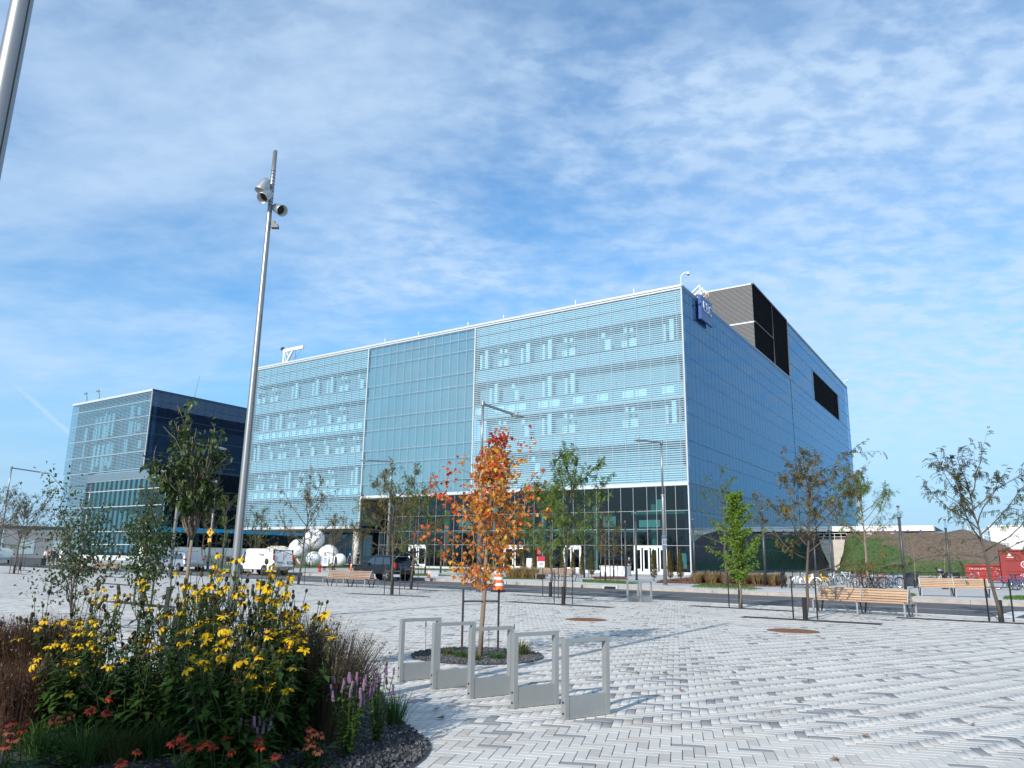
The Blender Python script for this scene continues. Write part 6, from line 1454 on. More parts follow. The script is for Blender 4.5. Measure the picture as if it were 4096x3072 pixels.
# ---------------------------------------------------------------- the flower bed
STEM = leafmat('flower_stem', [(.03, .055, .014), (.05, .08, .02)], .1); RLEAF = leafmat('rudbeckia_leaf', [(.034, .074, .016), (.054, .11, .024), (.043, .09, .02), (.075, .14, .03)], .3, .42)
YELP = leafmat('yellow_petal', [(.72, .44, .004), (.80, .53, .008), (.68, .38, .004)], .3, byobj=True); CONE = mat('cone_brown', (.055, .045, .012), .9, 0, .4, 60, .5); CONEG = mat('cone_olive', (.10, .095, .022), .9, 0, .35, 60, .5)
HEADD = mat('seed_head', (.030, .023, .012), .95, 0, .4, 60, .6)
def flowermesh(nm, k, L, W, droop, m_, seed, jit=.25):
    R = random.Random(seed); q = MB()
    for i in range(k):
        if R.random() < .07: continue
        a = i*2*pi/k+R.gauss(0, .08); d = droop+R.gauss(0, jit); ll = L*R.uniform(.85, 1.1); s = Vector((-sin(a), cos(a), 0)); p0 = Vector((cos(a), sin(a), 0))*.008
        p = p0; e = 0; row = [(p, W*.35)]
        for j in range(1, 4):
            e = d*j/2.2; p = p+Vector((cos(a)*cos(e), sin(a)*cos(e), -sin(e)))*(ll/3); row.append((p, W*(.9, 1.0, .45)[j-1]))
        vs = []
        for p, w in row: vs += [tuple(p-s*w/2), tuple(p+Vector((0, 0, -w*.12))), tuple(p+s*w/2)]
        q.add(vs, [(3*j+c, 3*j+c+1, 3*j+c+4, 3*j+c+3) for j in range(3) for c in (0, 1)])
    return q.mesh(nm, m_)
FLW = [flowermesh('flower', 8, .052, .026, dr, YELP, i) for i, dr in enumerate((.35, .6, .9, 1.15, .5))]
def conemesh(nm, r, h, m_):
    q = MB(); q.lathe([(r*.3, -h*.1), (r*.85, h*.1), (r, h*.35), (r*.95, h*.6), (r*.65, h*.88), (r*.15, h)], 9); return q.mesh(nm, m_, True)
CN = [conemesh('cone', .012, .026, CONE), conemesh('cone', .012, .03, CONEG)]; SH = [conemesh('seed_head', .017, .045, HEADD), conemesh('seed_head', .015, .038, CONEG), conemesh('seed_head', .018, .05, CONE)]
def rudbeckia(loc, zt, sp, lab, seed, ns=13, fshare=.42):
    R = random.Random(seed); t = thing('rudbeckia_plant', lab, 'flower plant', (*loc, .02), 0, 'tall yellow coneflower plants'); st = MB(); lv = MB(); heads = []
    for s in range(ns):
        a = R.random()*6.3; rr = R.random()**.6*sp; H = zt*1.15*R.uniform(.58, 1.0)*(1-.22*rr/sp); b = Vector((.10*cos(a)*R.random(), .10*sin(a)*R.random(), 0)); e = Vector((rr*cos(a), rr*sin(a), H))
        P = [b.lerp(e, i/6)+Vector((0, 0, .06*H*sin(pi*i/6)))+rv(R, .008) for i in range(7)]; st.tube(P, [.0065-.0006*i for i in range(7)], 5)
        for k in range(32):
            f = .05+.87*(k/32); i = int(f*6); q = P[i].lerp(P[i+1], f*6-i); aa = R.random()*6.3; L = .21*(1-f*.62)*R.uniform(.7, 1.2); leaf(lv, q, Vector((cos(aa), sin(aa), R.uniform(-.3, .4))), L, L*.42, .25)
        for k in range(R.choice((2, 3, 3, 4))):
            f = R.uniform(.62, .95); i = int(f*6); q = P[i].lerp(P[i+1], f*6-i); aa = R.random()*6.3; up = R.uniform(.7, 1.3)
            e2 = q+Vector((cos(aa)*.45, sin(aa)*.45, up))*R.uniform(.14, .26); m_ = q.lerp(e2, .5)+Vector((cos(aa), sin(aa), 0))*.02
            st.tube([q, m_, e2], [.0035, .003, .0028], 4); heads.append((e2, (e2-m_).normalized()))
            if R.random() < .6: leaf(lv, m_, Vector((cos(aa+1), sin(aa+1), .2)), .07, .025, .2)
        heads.append((P[-1], (P[-1]-P[-2]).normalized()))
    st.build('stems', STEM, t); lv.build('foliage', RLEAF, t)
    for p, d in heads:
        if R.random() < fshare*.82:
            d = (d*.7+Vector((R.gauss(-.1, .35), R.gauss(-.25, .35), .6))).normalized(); q = d.to_track_quat('Z', 'Y').to_euler()
            o = link('flower', R.choice(FLW), t, p, q, R.uniform(.75, 1.12)); link('cone', R.choice(CN), o, (0, 0, -.004))
        else: link('seed_head', R.choice(SH), t, p, d.to_track_quat('Z', 'Y').to_euler(), R.uniform(.7, 1.05))
    return t
def at(px, r, y=2500): return None
for (p, zt, sp, lab, sd, fs) in (((-2.99,7.31,1.01), 1.50, .45, 'tall yellow coneflower plant at the dark green tree trunk', 1, .30), ((-2.62,6.92,1.05), 1.60, .42, 'tallest yellow coneflower plant, in front of the steel mast', 2, .42), ((-2.55,7.37,1.01), 1.52, .45, 'yellow coneflower plant at the back, below the white van', 3, .40), ((-2.18,6.97,1.05), 1.42, .45, 'full yellow coneflower plant right of the steel mast', 4, .62), ((-2.12,7.30,1.02), 1.38, .44, 'yellow coneflower plant second from the right end', 5, .60), ((-1.89,7.15,1.04), 1.18, .38, 'rightmost yellow coneflower plant, leaning over the brown grass', 6, .60), ((-2.25,6.31,0.91), 1.15, .40, 'lower yellow coneflower plant at the front middle', 7, .55), ((-1.99,6.29,0.92), 1.05, .40, 'lower yellow coneflower plant at the front right', 8, .45),
        ((-4.47,7.70,0.95), 1.02, .45, 'leftmost yellow coneflower plant beside the reddish grass', 9, .34), ((-4.02,7.37,0.99), 1.15, .45, 'yellow coneflower plant second from the left', 10, .42), ((-4.02,7.83,0.95), 1.24, .5, 'yellow coneflower plant with many dark heads, left back', 11, .25), ((-3.57,7.38,0.99), 1.18, .45, 'yellow coneflower plant in the left middle', 12, .40), ((-3.56,7.83,0.96), 1.32, .45, 'yellow coneflower plant left of the dark green tree trunk', 13, .25), ((-3.11,6.83,0.84), .92, .38, 'short yellow coneflower plant in front of the left group', 14, .40), ((-3.63,6.90,0.83), .85, .38, 'short yellow coneflower plant at the left front', 15, .35)):
    rudbeckia(p[:2], zt, sp*.95, lab, sd, 17 if sd < 9 else 13, fs if sd < 9 else fs*.78)
BIGL = leafmat('big_leaf', [(.03, .075, .02), (.045, .10, .026), (.06, .12, .035)], .3, .4, byobj=True); MIDL = leafmat('mid_leaf', [(.025, .065, .016), (.045, .10, .022), (.035, .08, .018), (.07, .13, .03)], .3, .42)
def bigleafmesh(L, W):
    q = MB(); vs = []; n = 6
    for i in range(n+1):
        f = i/n; w = W*sin(pi*min(.97, f*.92+.06))**.8; z = .10*L*sin(pi*f)-.28*L*f*f; y = L*f
        vs += [(-w/2, y, z+.10*w+.006*sin(i*2.1)), (0, y, z), (w/2, y, z+.10*w-.006*sin(i*1.7))]
    q.add(vs, [(3*i+c, 3*i+c+1, 3*i+c+4, 3*i+c+3) for i in range(n) for c in (0, 1)]); return q.mesh('leaf', BIGL, True)
BLM = [bigleafmesh(.34, .15), bigleafmesh(.26, .12), bigleafmesh(.20, .10)]
def rosette(loc, n, lab, seed, big=0):
    R = random.Random(seed); t = thing('broad_leaf_plant', lab, 'plant', (*loc, .03), 0, 'broad-leaved plants low in the bed')
    for k in range(n): link('leaf', BLM[min(2, big+R.randrange(2))], t, (R.gauss(0, .05), R.gauss(0, .05), .02+R.random()*.12), (R.uniform(.25, 1.0), R.gauss(0, .2), R.random()*6.3), R.uniform(.8, 1.2))
    m = MB(); m.lathe([(.05, 0), (.03, .06)], 8); m.build('root_crown', STEM, t)
rosette((-4.48,8.49), 16, 'large dark floppy leaf rosette at the left front', 1); rosette((-4.58,9.34), 18, 'large leaf rosette behind the orange flower cluster', 2); rosette((-4.36,9.52), 14, 'large leaf rosette in front of the short coneflowers', 3)
for k, (p, lab) in enumerate((((-3.04,8.05), 'broad leaves below the front middle coneflowers'), ((-2.96,8.48), 'broad leaves under the lower coneflower plant'), ((-2.58,7.97), 'broad leaves left of the toothed plant'), ((-2.47,8.39), 'broad leaves behind the purple spikes at the right'), ((-2.21,8.29), 'broad leaves beside the salmon coneflowers'), ((-2.16,8.80), 'broad leaves at the foot of the brown grass'), ((-3.46,8.57), 'broad leaves by the black trunk guard'), ((-3.55,8.31), 'broad leaves behind the purple spikes in the middle'))): rosette(p, 15, lab, 20+k, 1)
def bushy(loc, h, w, n, lab, seed):
    R = random.Random(seed); t = thing('leafy_plant', lab, 'plant', (*loc, .02), 0, 'leafy green plants low in the bed'); st = MB(); lv = MB()
    for s in range(14):
        a = R.random()*6.3; e = Vector((cos(a)*w*R.random(), sin(a)*w*R.random(), h*R.uniform(.6, 1))); st.tube([(0, 0, 0), e*.5+Vector((0, 0, .05)), e], [.006, .004, .003], 4)
        for k in range(n): f = R.uniform(.25, 1); aa = R.random()*6.3; L = R.uniform(.06, .12); leaf(lv, e*f, Vector((cos(aa), sin(aa), R.uniform(-.3, .4))), L, L*.5, .25)
    st.build('stems', STEM, t); lv.build('foliage', MIDL, t)
for k, (p, h, w, lab) in enumerate((((-2.95,7.48), .34, .34, 'low leafy mound at the front left of the red coneflowers'), ((-2.55,7.14), .34, .34, 'low leafy mound among the red coneflowers'), ((-2.20,6.82), .30, .34, 'low leafy mound at the bottom edge by the purple spikes'), ((-2.07,7.26), .32, .32, 'low leafy mound right of the red coneflowers'), ((-1.96,7.65), .36, .3, 'low leafy mound before the salmon coneflowers'), ((-3.59,8.07), .36, .34, 'low leafy mound at the middle left'), ((-2.59,9.05), .5, .35, 'taller leafy clump behind the toothed plant'), ((-3.02,9.02), .5, .36, 'taller leafy clump under the front coneflowers'), ((-3.47,8.98), .5, .36, 'taller leafy clump right of the trunk guard'), ((-2.41,9.52), .42, .3, 'leafy clump under the rightmost coneflower plant'), ((-3.86,7.01,0.81)[:2], .7, .45, 'tall leafy clump among the leftmost coneflowers'), ((-3.51,7.08,0.81)[:2], .8, .45, 'tall leafy clump among the left coneflowers'), ((-3.24,7.31,0.79)[:2], .85, .45, 'tall leafy clump left of the trunk guard'), ((-2.60,6.71,0.86)[:2], .9, .42, 'tall leafy clump right behind the trunk guard'), ((-2.31,6.71,0.87)[:2], .95, .42, 'tall leafy clump in the heart of the right coneflowers'), ((-2.02,6.70,0.87)[:2], .9, .42, 'tall leafy clump among the right coneflowers'), ((-1.90,6.95,0.85)[:2], .8, .40, 'tall leafy clump at the right end of the coneflowers'))): bushy(p, h, w, 16 if h < .65 else 34, lab, 60+k)
# grasses
PANR = leafmat('reddish_grass', [(.10, .042, .03), (.15, .065, .045), (.08, .05, .03), (.05, .055, .03)], .3); PANB = leafmat('brown_grass', [(.13, .10, .065), (.18, .14, .095), (.08, .095, .05), (.14, .09, .075)], .3); SEDG = leafmat('sedge_green', [(.05, .115, .03), (.08, .16, .042), (.065, .135, .034)], .35); SEDY = leafmat('sedge_olive', [(.09, .11, .03), (.13, .15, .045)], .35)
def clump(loc, h, n, sp, m_, lab, seed, w=.0035, arch=.35, plume=0, r=.12, lean=(0, 0)):
    R = random.Random(seed); t = thing('ornamental_grass', lab, 'grass', (*loc, .02), 0, 'ornamental grasses in the flower bed'); g = MB(); pl = MB()
    for k in range(n):
        a = R.random()*6.3; r0 = R.random()*r; p = Vector((r0*cos(a), r0*sin(a), 0)); d = Vector((cos(a)*sp*R.random()+lean[0], sin(a)*sp*R.random()+lean[1], 1)).normalized(); L = h*R.uniform(.55, 1.1)
        q1 = p+d*L*.5; d2 = (d+Vector((cos(a), sin(a), -.4))*arch*R.random()).normalized(); q2 = q1+d2*L*.3; d3 = (d2+Vector((cos(a), sin(a), -.6))*arch*R.random()).normalized(); e = q2+d3*L*.22
        s = Vector((-sin(a+R.gauss(0, .6)), cos(a), 0))*w
        g.add([tuple(p-s), tuple(p+s), tuple(q1+s), tuple(q1-s), tuple(q2+s*.8), tuple(q2-s*.8), tuple(e)], [(0, 1, 2, 3), (3, 2, 4, 5), (5, 4, 6)])
        if plume and R.random() < plume:
            for j in range(6): u = q1.lerp(e, .35+.1*j); pl.add([tuple(u), tuple(u+rv(R, .008)), tuple(u+rv(R, .006)+Vector((0, 0, .016)))], [(0, 1, 2)])
    g.build('blades', m_, t)
    if plume: pl.build('plumes', m_, t)
clump((-1.81,7.48,0.35)[:2], 1.05, 1300, .30, PANB, 'brown upright grass clump at the right behind the purple spikes', 1, .0025, .25, .5, .14)
clump((-1.60,7.43,0.37)[:2], .95, 1300, .42, PANB, 'brown spreading grass clump farthest right in the bed', 2, .0025, .3, .5, .14, (.12, 0))
clump((-2.11,7.82,0.38)[:2], 1.05, 900, .28, PANB, 'brown grass clump tucked behind the rightmost coneflower', 3, .0025, .25, .5, .14)
for k, p in enumerate(((-4.78,7.86,0.34), (-4.42,7.61,0.38), (-4.56,8.22,0.33), (-4.79,7.50,0.35), (-4.14,6.96,0.29))):
    clump(p[:2], .98 if k < 4 else .7, 1500, .35, PANR, 'reddish brown grass clump at the left edge, ' + ('second from the edge', 'third from the edge', 'nearest the leftmost coneflower', 'cut by the view edge', 'lowest in front')[k], 10+k, .003, .25, .6, .2)
for k, p in enumerate(((-3.72,6.98), (-3.63,7.16), (-3.47,7.21), (-3.32,7.31), (-3.21,7.46), (-3.77,6.73), (-3.08,6.61), (-3.29,6.49), (-2.86,6.78), (-4.90,8.21), (-3.61,8.56))):
    clump(p, .36 if k < 9 else .5, 420, .9, SEDG if k % 3 else SEDY, 'fine green sedge tuft at the front left, ' + ('left of centre', 'left of the tall blades', 'with tall upright blades', 'right of the tall blades', 'nearest the middle purple spikes', 'olive one at the left corner', 'at the bottom edge middle', 'at the bottom edge left', 'at the bottom right by a red flower', 'at the left edge behind the orange flowers', 'behind the middle purple spikes')[k], 30+k, .0028, .7, 0, .14)
clump((-1.11,8.19), .34, 240, .55, SEDG, 'thin green grass tuft at the right tip of the bed', 50, .0022, .4, 0, .10)
# echinacea
ECR = leafmat('red_petal', [(.50, .035, .012), (.60, .07, .015), (.42, .025, .015)], .25, byobj=True); ECO = leafmat('salmon_petal', [(.56, .15, .05), (.62, .20, .08), (.50, .10, .04)], .25, byobj=True); ECC = mat('cone_red_brown', (.10, .022, .008), .9, 0, .4, 80, .6)
EFR = [flowermesh('flower', 12, .036, .013, d, ECR, 40+i, .15) for i, d in enumerate((.25, .5, .8))]; EFO = [flowermesh('flower', 12, .036, .013, d, ECO, 50+i, .15) for i, d in enumerate((.4, .7, 1.0))]; EC = conemesh('cone', .018, .026, ECC)
def echinacea(heads, fl, lab, seed):
    R = random.Random(seed); b = Vector((sum(h[0] for h in heads)/len(heads), sum(h[1] for h in heads)/len(heads)+.05, .03)); t = thing('coneflower_plant', lab, 'flower plant', b, 0, 'low red and orange coneflowers'); st = MB(); lv = MB()
    for h in heads:
        e = Vector(h)-b; p0 = Vector((e.x*.35+R.gauss(0, .03), e.y*.35+R.gauss(0, .03), 0)); st.tube([p0, p0.lerp(e, .5)+Vector((0, 0, .02)), e-Vector((0, 0, .004))], [.005, .004, .0035], 5)
        for k in range(7): f = R.uniform(.05, .75); aa = R.random()*6.3; L = R.uniform(.07, .12); leaf(lv, p0.lerp(e, f), Vector((cos(aa), sin(aa), .3)), L, L*.34, .3)
        d = Vector((R.gauss(0, .25), R.gauss(-.25, .25), 1)).normalized(); o = link('flower', R.choice(fl), t, e, d.to_track_quat('Z', 'Y').to_euler(), R.uniform(.9, 1.2)); link('cone', EC, o, (0, 0, -.003))
    for k in range(26): aa = R.random()*6.3; leaf(lv, Vector((R.gauss(0, .06), R.gauss(0, .06), R.random()*.12)), Vector((cos(aa), sin(aa), .5)), .14, .05, .35)
    st.build('stems', STEM, t); lv.build('foliage', MIDL, t)
echinacea([(-3.58,5.90,0.44), (-3.50,5.83,0.40), (-3.59,5.89,0.41), (-3.42,5.76,0.37), (-3.41,5.65,0.35), (-3.47,5.79,0.37)], EFO, 'orange coneflowers at the very left edge of the bed', 1)
echinacea([(-3.52,6.05,0.42), (-3.49,5.95,0.39), (-3.60,6.01,0.43)], EFR, 'red coneflowers just right of the edge cluster at the left', 2)
echinacea([(-3.42,6.22,0.42), (-3.34,6.15,0.41), (-3.35,6.32,0.42), (-3.38,6.13,0.42)], EFO, 'pale orange coneflower cluster before the big leaves', 3)
echinacea([(-3.30,6.51,0.42), (-3.28,6.75,0.47), (-3.15,6.47,0.42), (-3.31,6.84,0.50)], EFR, 'orange red coneflowers left of the middle purple spikes', 4)
echinacea([(-2.52,5.67,0.32), (-2.52,5.44,0.31)], EFR, 'single red coneflower over the sedge at the bottom', 5)
echinacea([(-2.38,6.05,0.34), (-2.39,5.94,0.32), (-2.32,5.96,0.30), (-2.29,5.98,0.28), (-2.22,6.00,0.29)], EFR, 'red coneflower cluster right of the middle', 6)
echinacea([(-2.10,5.94,0.29), (-1.98,5.98,0.26), (-2.09,6.16,0.31), (-2.16,6.03,0.30)], EFR, 'red coneflowers left of the front purple spikes', 7)
echinacea([(-1.83,6.13,0.31), (-1.79,6.04,0.28), (-1.83,6.08,0.29), (-1.66,5.97,0.24)], EFR, 'bright red coneflowers right of the front purple spikes', 8)
echinacea([(-1.58,6.61,0.29), (-1.54,6.62,0.26), (-1.56,6.51,0.25), (-1.55,6.42,0.20), (-1.45,6.39,0.18), (-1.49,6.64,0.24), (-1.51,6.48,0.21)], EFO, 'salmon coneflower cluster left of the bright purple spikes', 9)
# agastache
AGP = leafmat('purple_spike', [(.20, .12, .22), (.28, .17, .27), (.15, .09, .20)], .2, byobj=True); AGL = leafmat('agastache_leaf', [(.06, .13, .02), (.10, .19, .03), (.08, .16, .025)], .35, .45)
q = MB(); R = random.Random(2)
for i in range(9):
    for k in range(8): a = k*.785+i*.4; r = .011*(1-.45*(i/9)); c = Vector((r*cos(a), r*sin(a), .0105*i)); q.ball(c, (.0055, .0055, .007), 5, 3)
SPK = q.mesh('flower_spike', AGP)
def agastache(loc, h, w, n, lab, seed, zlow=.1, leafm=None):
    R = random.Random(seed); t = thing('hyssop_plant', lab, 'flower plant', (*loc, .02), 0, 'purple spiked hyssop plants'); st = MB(); lv = MB()
    for s in range(n):
        a = R.random()*6.3; rr = w*R.random()**.6; e = Vector((rr*cos(a), rr*sin(a), h*R.uniform(.68, 1))); b = e*.12; b.z = 0; st.tube([b, b.lerp(e, .5)+Vector((0, 0, .02)), e], [.005, .004, .003], 4)
        for k in range(15): f = R.uniform(zlow, .97); aa = R.random()*6.3; L = .062*(1.15-f*.5)*R.uniform(.7, 1.2); leaf(lv, b.lerp(e, f), Vector((cos(aa), sin(aa), R.uniform(-.2, .5))), L, L*.62, .25)
        link('flower_spike', SPK, t, e-Vector((0, 0, .01)), (R.gauss(0, .12), R.gauss(0, .12), R.random()*6), R.uniform(.6, .95))
    st.build('stems', STEM, t); lv.build('foliage', leafm or AGL, t)
agastache((-1.32,6.87), .62, .17, 22, 'bright leafy purple spiked hyssop at the right front of the bed', 1); agastache((-1.16,7.36), .62, .14, 18, 'yellowish leafy purple hyssop right of the bright one', 2)
agastache((-1.91,6.26), .40, .15, 14, 'purple spikes at the bottom edge right of the middle', 3, leafm=MIDL); agastache((-2.41,6.36), .38, .12, 9, 'pale purple spikes at the bottom edge in the middle', 4, leafm=MIDL); agastache((-3.79,8.29), .46, .14, 14, 'pale purple spikes left of the trunk guard', 5, leafm=MIDL); agastache((-3.29,8.04), .46, .13, 12, 'pale purple spikes right below the trunk guard', 6, leafm=MIDL)
# round bed under the maple
def weed(loc, h, lab, seed):
    R = random.Random(seed); t = thing('seed_stalk', lab, 'plant', (*loc, .02), 0, 'dry stalks round the maple'); m = MB(); e = Vector((R.gauss(0, .03), 0, h)); m.tube([(0, 0, 0), e*.5, e], [.004, .003, .003], 4); m.build('stem', STEM, t)
    m = MB()
    for k in range(9): f = R.uniform(.3, .7); aa = R.random()*6; leaf(m, e*f, Vector((cos(aa), sin(aa), .3)), .05, .02, .2)
    m.build('leaves', MIDL, t); link('seed_spike', SPK, t, e-Vector((0, 0, .03)), (0, 0, 0), .9)
for p, h, lab in (((-1.42,13.95), .48, 'dry stalk at the left of the maple bed'), ((-1.22,14.27), .50, 'dry stalk seen through the second cycle stand'), ((-0.33,13.85), .42, 'dry stalk right of the maple trunk'), ((0.17,14.63), .40, 'dry stalk at the right of the maple bed')): weed(p, h, lab, int(h*100))
for k, (p, lab) in enumerate((((-1.03,13.76), 'low green tuft left of the maple trunk'), ((-0.79,13.46), 'low green tuft second left of the maple trunk'), ((-0.55,13.08), 'low green tuft in front of the maple trunk'), ((-0.19,13.37), 'low green tuft right of the maple trunk'), ((0.23,13.92), 'taller tuft at the right of the maple bed'), ((0.08,13.90), 'small tuft between the right stalks'))): clump(p, .13 if k != 4 else .30, 170, .9, SEDG if k % 2 else SEDY, lab, 80+k, .004, .6, 0, .12)
for k, (p, c) in enumerate((((-1.61,11.15), 2), ((-0.65,8.53), 0), ((1.96,12.10), 2), ((2.31,12.09), 0), ((2.22,10.49), 2), ((3.52,9.80), 0), ((2.84,7.07), 2), ((4.91,8.69), 2), ((3.44,7.99), 2), ((-0.91,7.62), 0), ((-0.77,8.97), 2), ((3.44,12.21), 0), ((5.69,12.24), 0), ((-0.56,10.70), 1))):
    q = MB(); v, f = mapleshape(.09); q.add([(x, y, abs(x)*.5+.012+.1*y*y*4) for x, y, z in v], f); o = q.build('fallen_leaf', mat('dry_leaf', ((.20, .10, .06), (.42, .08, .02), (.26, .15, .09))[c], .8), loc=(*p, .002), rot=(0, 0, k*1.3))
    tag(o, ('curled leaf lying at the edge of the bed left of the farthest cycle stand', 'curled brown leaf left of the middle cycle stand foot', 'brown leaf on the paving right of the nearest cycle stand, higher one', 'brown leaf just right of the higher leaf by the nearest stand', 'brown leaf right of the nearest stand, lower than its neighbours', 'brown leaf alone in the middle of the open paving', 'reddish leaf nearest the bottom edge of the paving', 'leaf farthest right on the open paving', 'leaf low on the paving left of the farthest right one', 'dark leaf by the gravel tip of the flower bed', 'brown leaf between the bed and the middle cycle stand', 'small leaf high on the paving right of the cycle stands', 'small leaf on the paving below the right bench', 'orange red maple leaf lying against the second cycle stand')[k], 'leaf', 'dry leaves on the paving')
# ---------------------------------------------------------------- people
SKIN = mat('skin', (.42, .26, .19), .6, 0, .05, 5)
def skinmesh(name, J, E, m_, sub=1, root=0):
    me = bpy.data.meshes.new(name); me.from_pydata([j[:3] for j in J], E, []); o = bpy.data.objects.new(name, me); COL.objects.link(o)
    sk = o.modifiers.new('s', 'SKIN'); sk.use_smooth_shade = True
    for i, j in enumerate(J): v = me.skin_vertices[0].data[i]; v.radius = (j[3], j[4] if len(j) > 4 else j[3]); v.use_root = (i == root)
    o.modifiers.new('u', 'SUBSURF').levels = sub; o.modifiers['u'].render_levels = sub
    dg = bpy.context.evaluated_depsgraph_get(); r = bpy.data.meshes.new_from_object(o.evaluated_get(dg)); bpy.data.objects.remove(o)
    r.materials.clear(); r.materials.append(m_); r.name = name; return r
HAIR = {k: mat('hair_'+k, c, .8) for k, c in (('dark', (.02, .014, .01)), ('brown', (.07, .04, .02)), ('blond', (.38, .30, .18)), ('grey', (.35, .34, .33)))}
CLOTH = {}
def cl(c):
    if c not in CLOTH: CLOTH[c] = mat('cloth_%d' % len(CLOTH), c, .85, 0, .12, 8)
    return CLOTH[c]
def person(loc, rz, lab, top, pants, hair='dark', hands=((-.24, -.05, .82), (.24, -.05, .82)), elbows=((-.24, .02, 1.12), (.24, .02, 1.12)), lean=0.0, stride=.0, h=1.72, group=None, sit=False, longhair=False):
    t = thing('person', lab, 'person', loc, rz, group); k = h/1.72; t.scale = (k, k, k)
    def L(x, y, z):                                      # bend the upper body forward about the pelvis
        dz = max(0, z-.95); return (x, y-sin(lean)*dz, z if z <= .95 else .95+cos(lean)*dz)
    hipz = .95
    J = [(0, 0, .95, .13, .10), (*L(0, 0, 1.15), .125, .09), (*L(0, 0, 1.36), .15, .10), (*L(0, -.01, 1.47), .052), (*L(0, -.03, 1.55), .075, .085), (*L(0, -.02, 1.66), .07, .08), (*L(0, -.115, 1.57), .016)]
    E = [(0, 1), (1, 2), (2, 3), (3, 4), (4, 5), (4, 6)]
    arms = []; legs = []
    for s, (hd, el) in zip((-1, 1), zip(hands, elbows)):
        b = len(J); J += [(*L(s*.165, 0, 1.39), .055), (*L(*el), .042), (*L(*hd), .028)]; E += [(2, b), (b, b+1), (b+1, b+2)]; arms.append(b)
        e = Vector(J[b+2][:3]); d = (e-Vector(J[b+1][:3])).normalized(); sd = d.cross(Vector((s, 0, 0))).normalized() if abs(d.x) < .9 else Vector((0, 1, 0))
        pm = len(J); J.append((*(e+d*.07), .028, .016)); E.append((b+2, pm))
        for q in range(4): c = len(J); J.append((*(e+d*(.15-.008*abs(q-1.5))+sd*(.024*(q-1.5))), .0075)); E.append((pm, c))
        c = len(J); J.append((*(e+d*.085+sd*-.055), .009)); E.append((b+2, c))
    for s in (-1, 1):
        y = s*stride; b = len(J)
        if sit: J += [(s*.09, 0, .92, .08), (s*.12, -.42, .92, .06), (s*.12, -.44, .52, .04), (s*.12, -.58, .46, .034)]
        else: J += [(s*.09, 0, .88, .085), (s*.10, y*.55-.02, .49, .057), (s*.10, y, .09, .038), (s*.11, y-.15, .035, .032)]
        E += [(0, b), (b, b+1), (b+1, b+2), (b+2, b+3)]; legs.append(b)
    link('body', skinmesh('body', J, E, SKIN, 1), t)
    def sub(ids, ed, g): mp = {a: i for i, a in enumerate(ids)}; return [(*J[a][:3], *[r+g for r in J[a][3:]]) for a in ids], [(mp[a], mp[b]) for a, b in ed]
    a, b = arms; jj, ee = sub([0, 1, 2, a, a+1, a+2, b, b+1, b+2], [(0, 1), (1, 2), (2, a), (a, a+1), (a+1, a+2), (2, b), (b, b+1), (b+1, b+2)], .014); link('jacket', skinmesh('jacket', jj, ee, cl(top), 1), t)
    a, b = legs; jj, ee = sub([0, a, a+1, a+2, b, b+1, b+2], [(0, a), (a, a+1), (a+1, a+2), (0, b), (b, b+1), (b+1, b+2)], .013); link('trousers', skinmesh('trousers', jj, ee, cl(pants), 1), t)
    for b in legs: p, q = J[b+2], J[b+3]; m = MB(); m.tube([(p[0], p[1]+.05, q[2]), (p[0], (p[1]+q[1])/2, q[2]), (q[0], q[1]-.02, q[2]-.005)], [.05, .048, .04], 8); m.build('shoe', BLACK, t, smooth=True)
    hc = Vector(L(0, .005, 1.645)); m = MB(); m.ball(hc, (.088, .10, .085), 12, 8)
    if longhair: m.ball(hc+Vector((0, .045, -.12)), (.085, .055, .14), 10, 7)
    m.build('hair', HAIR[hair], t, smooth=True)
    m = MB()
    for s in (-1, 1): m.ball(Vector(L(s*.032, -.098, 1.605)), .011, 6, 4)
    m.build('eyes', BLACK, t); m = MB(); m.box(Vector(L(0, -.098, 1.525)), (.045, .012, .010)); m.build('mouth', mat('lips', (.25, .08, .07), .6), t)
    for s in (-1, 1): m = MB(); m.ball(Vector(L(s*.080, -.02, 1.585)), (.012, .022, .032), 6, 5); m.build('ear', SKIN, t)
    return t
BRD = mat('board_white', (.72, .72, .74), .6); BRB = mat('board_pale_blue', (.42, .50, .64), .6); PRN = mat('board_print', (.10, .14, .24), .7)
def boards(loc, rz, lab, m_, rows):
    t = thing('sandwich_board', lab, 'sandwich board', loc, rz)
    for s in (-1, 1):
        m = MB(); m.box((0, s*.24, .90), (.62, .02, 1.0), M=Matrix.Rotation(s*.14, 3, 'X')); m.build('panel', m_, t)
        m = MB()
        for z, w in rows: m.box((0, s*(.24-.14*(z-.9))+s*.014, z), (w, .006, .05), M=Matrix.Rotation(s*.14, 3, 'X'))
        m.build('printing', PRN, t)
    for x in (-.17, .17): m = MB(); m.tube([(x, -.17, 1.39), (x, 0, 1.475), (x, .17, 1.39)], .012, 5); m.build('strap', BLACK, t)
G_ = radians
p = (-18.61,79.40); person((*p, .15), .5, 'woman with long dark hair wearing a sandwich board with a blue face print', (.03, .03, .04), (.012, .012, .014), 'dark', stride=.12, longhair=True); boards((*p, .17), .5, 'pale sandwich board with blue marks worn by the dark-haired woman', BRD, ((1.15, .3), (1.05, .2), (.9, .35), (.72, .25)))
p = (-18.48,82.85); person((*p, .15), 2.7, 'person with short fair hair and navy top wearing a white sandwich board', (.02, .025, .06), (.015, .016, .022), 'blond', stride=.05); boards((*p, .17), 2.7, 'white lettered sandwich board worn by the fair-haired person in navy', BRD, ((1.2, .34), (1.08, .4), (.96, .36), (.84, .4), (.7, .25)))
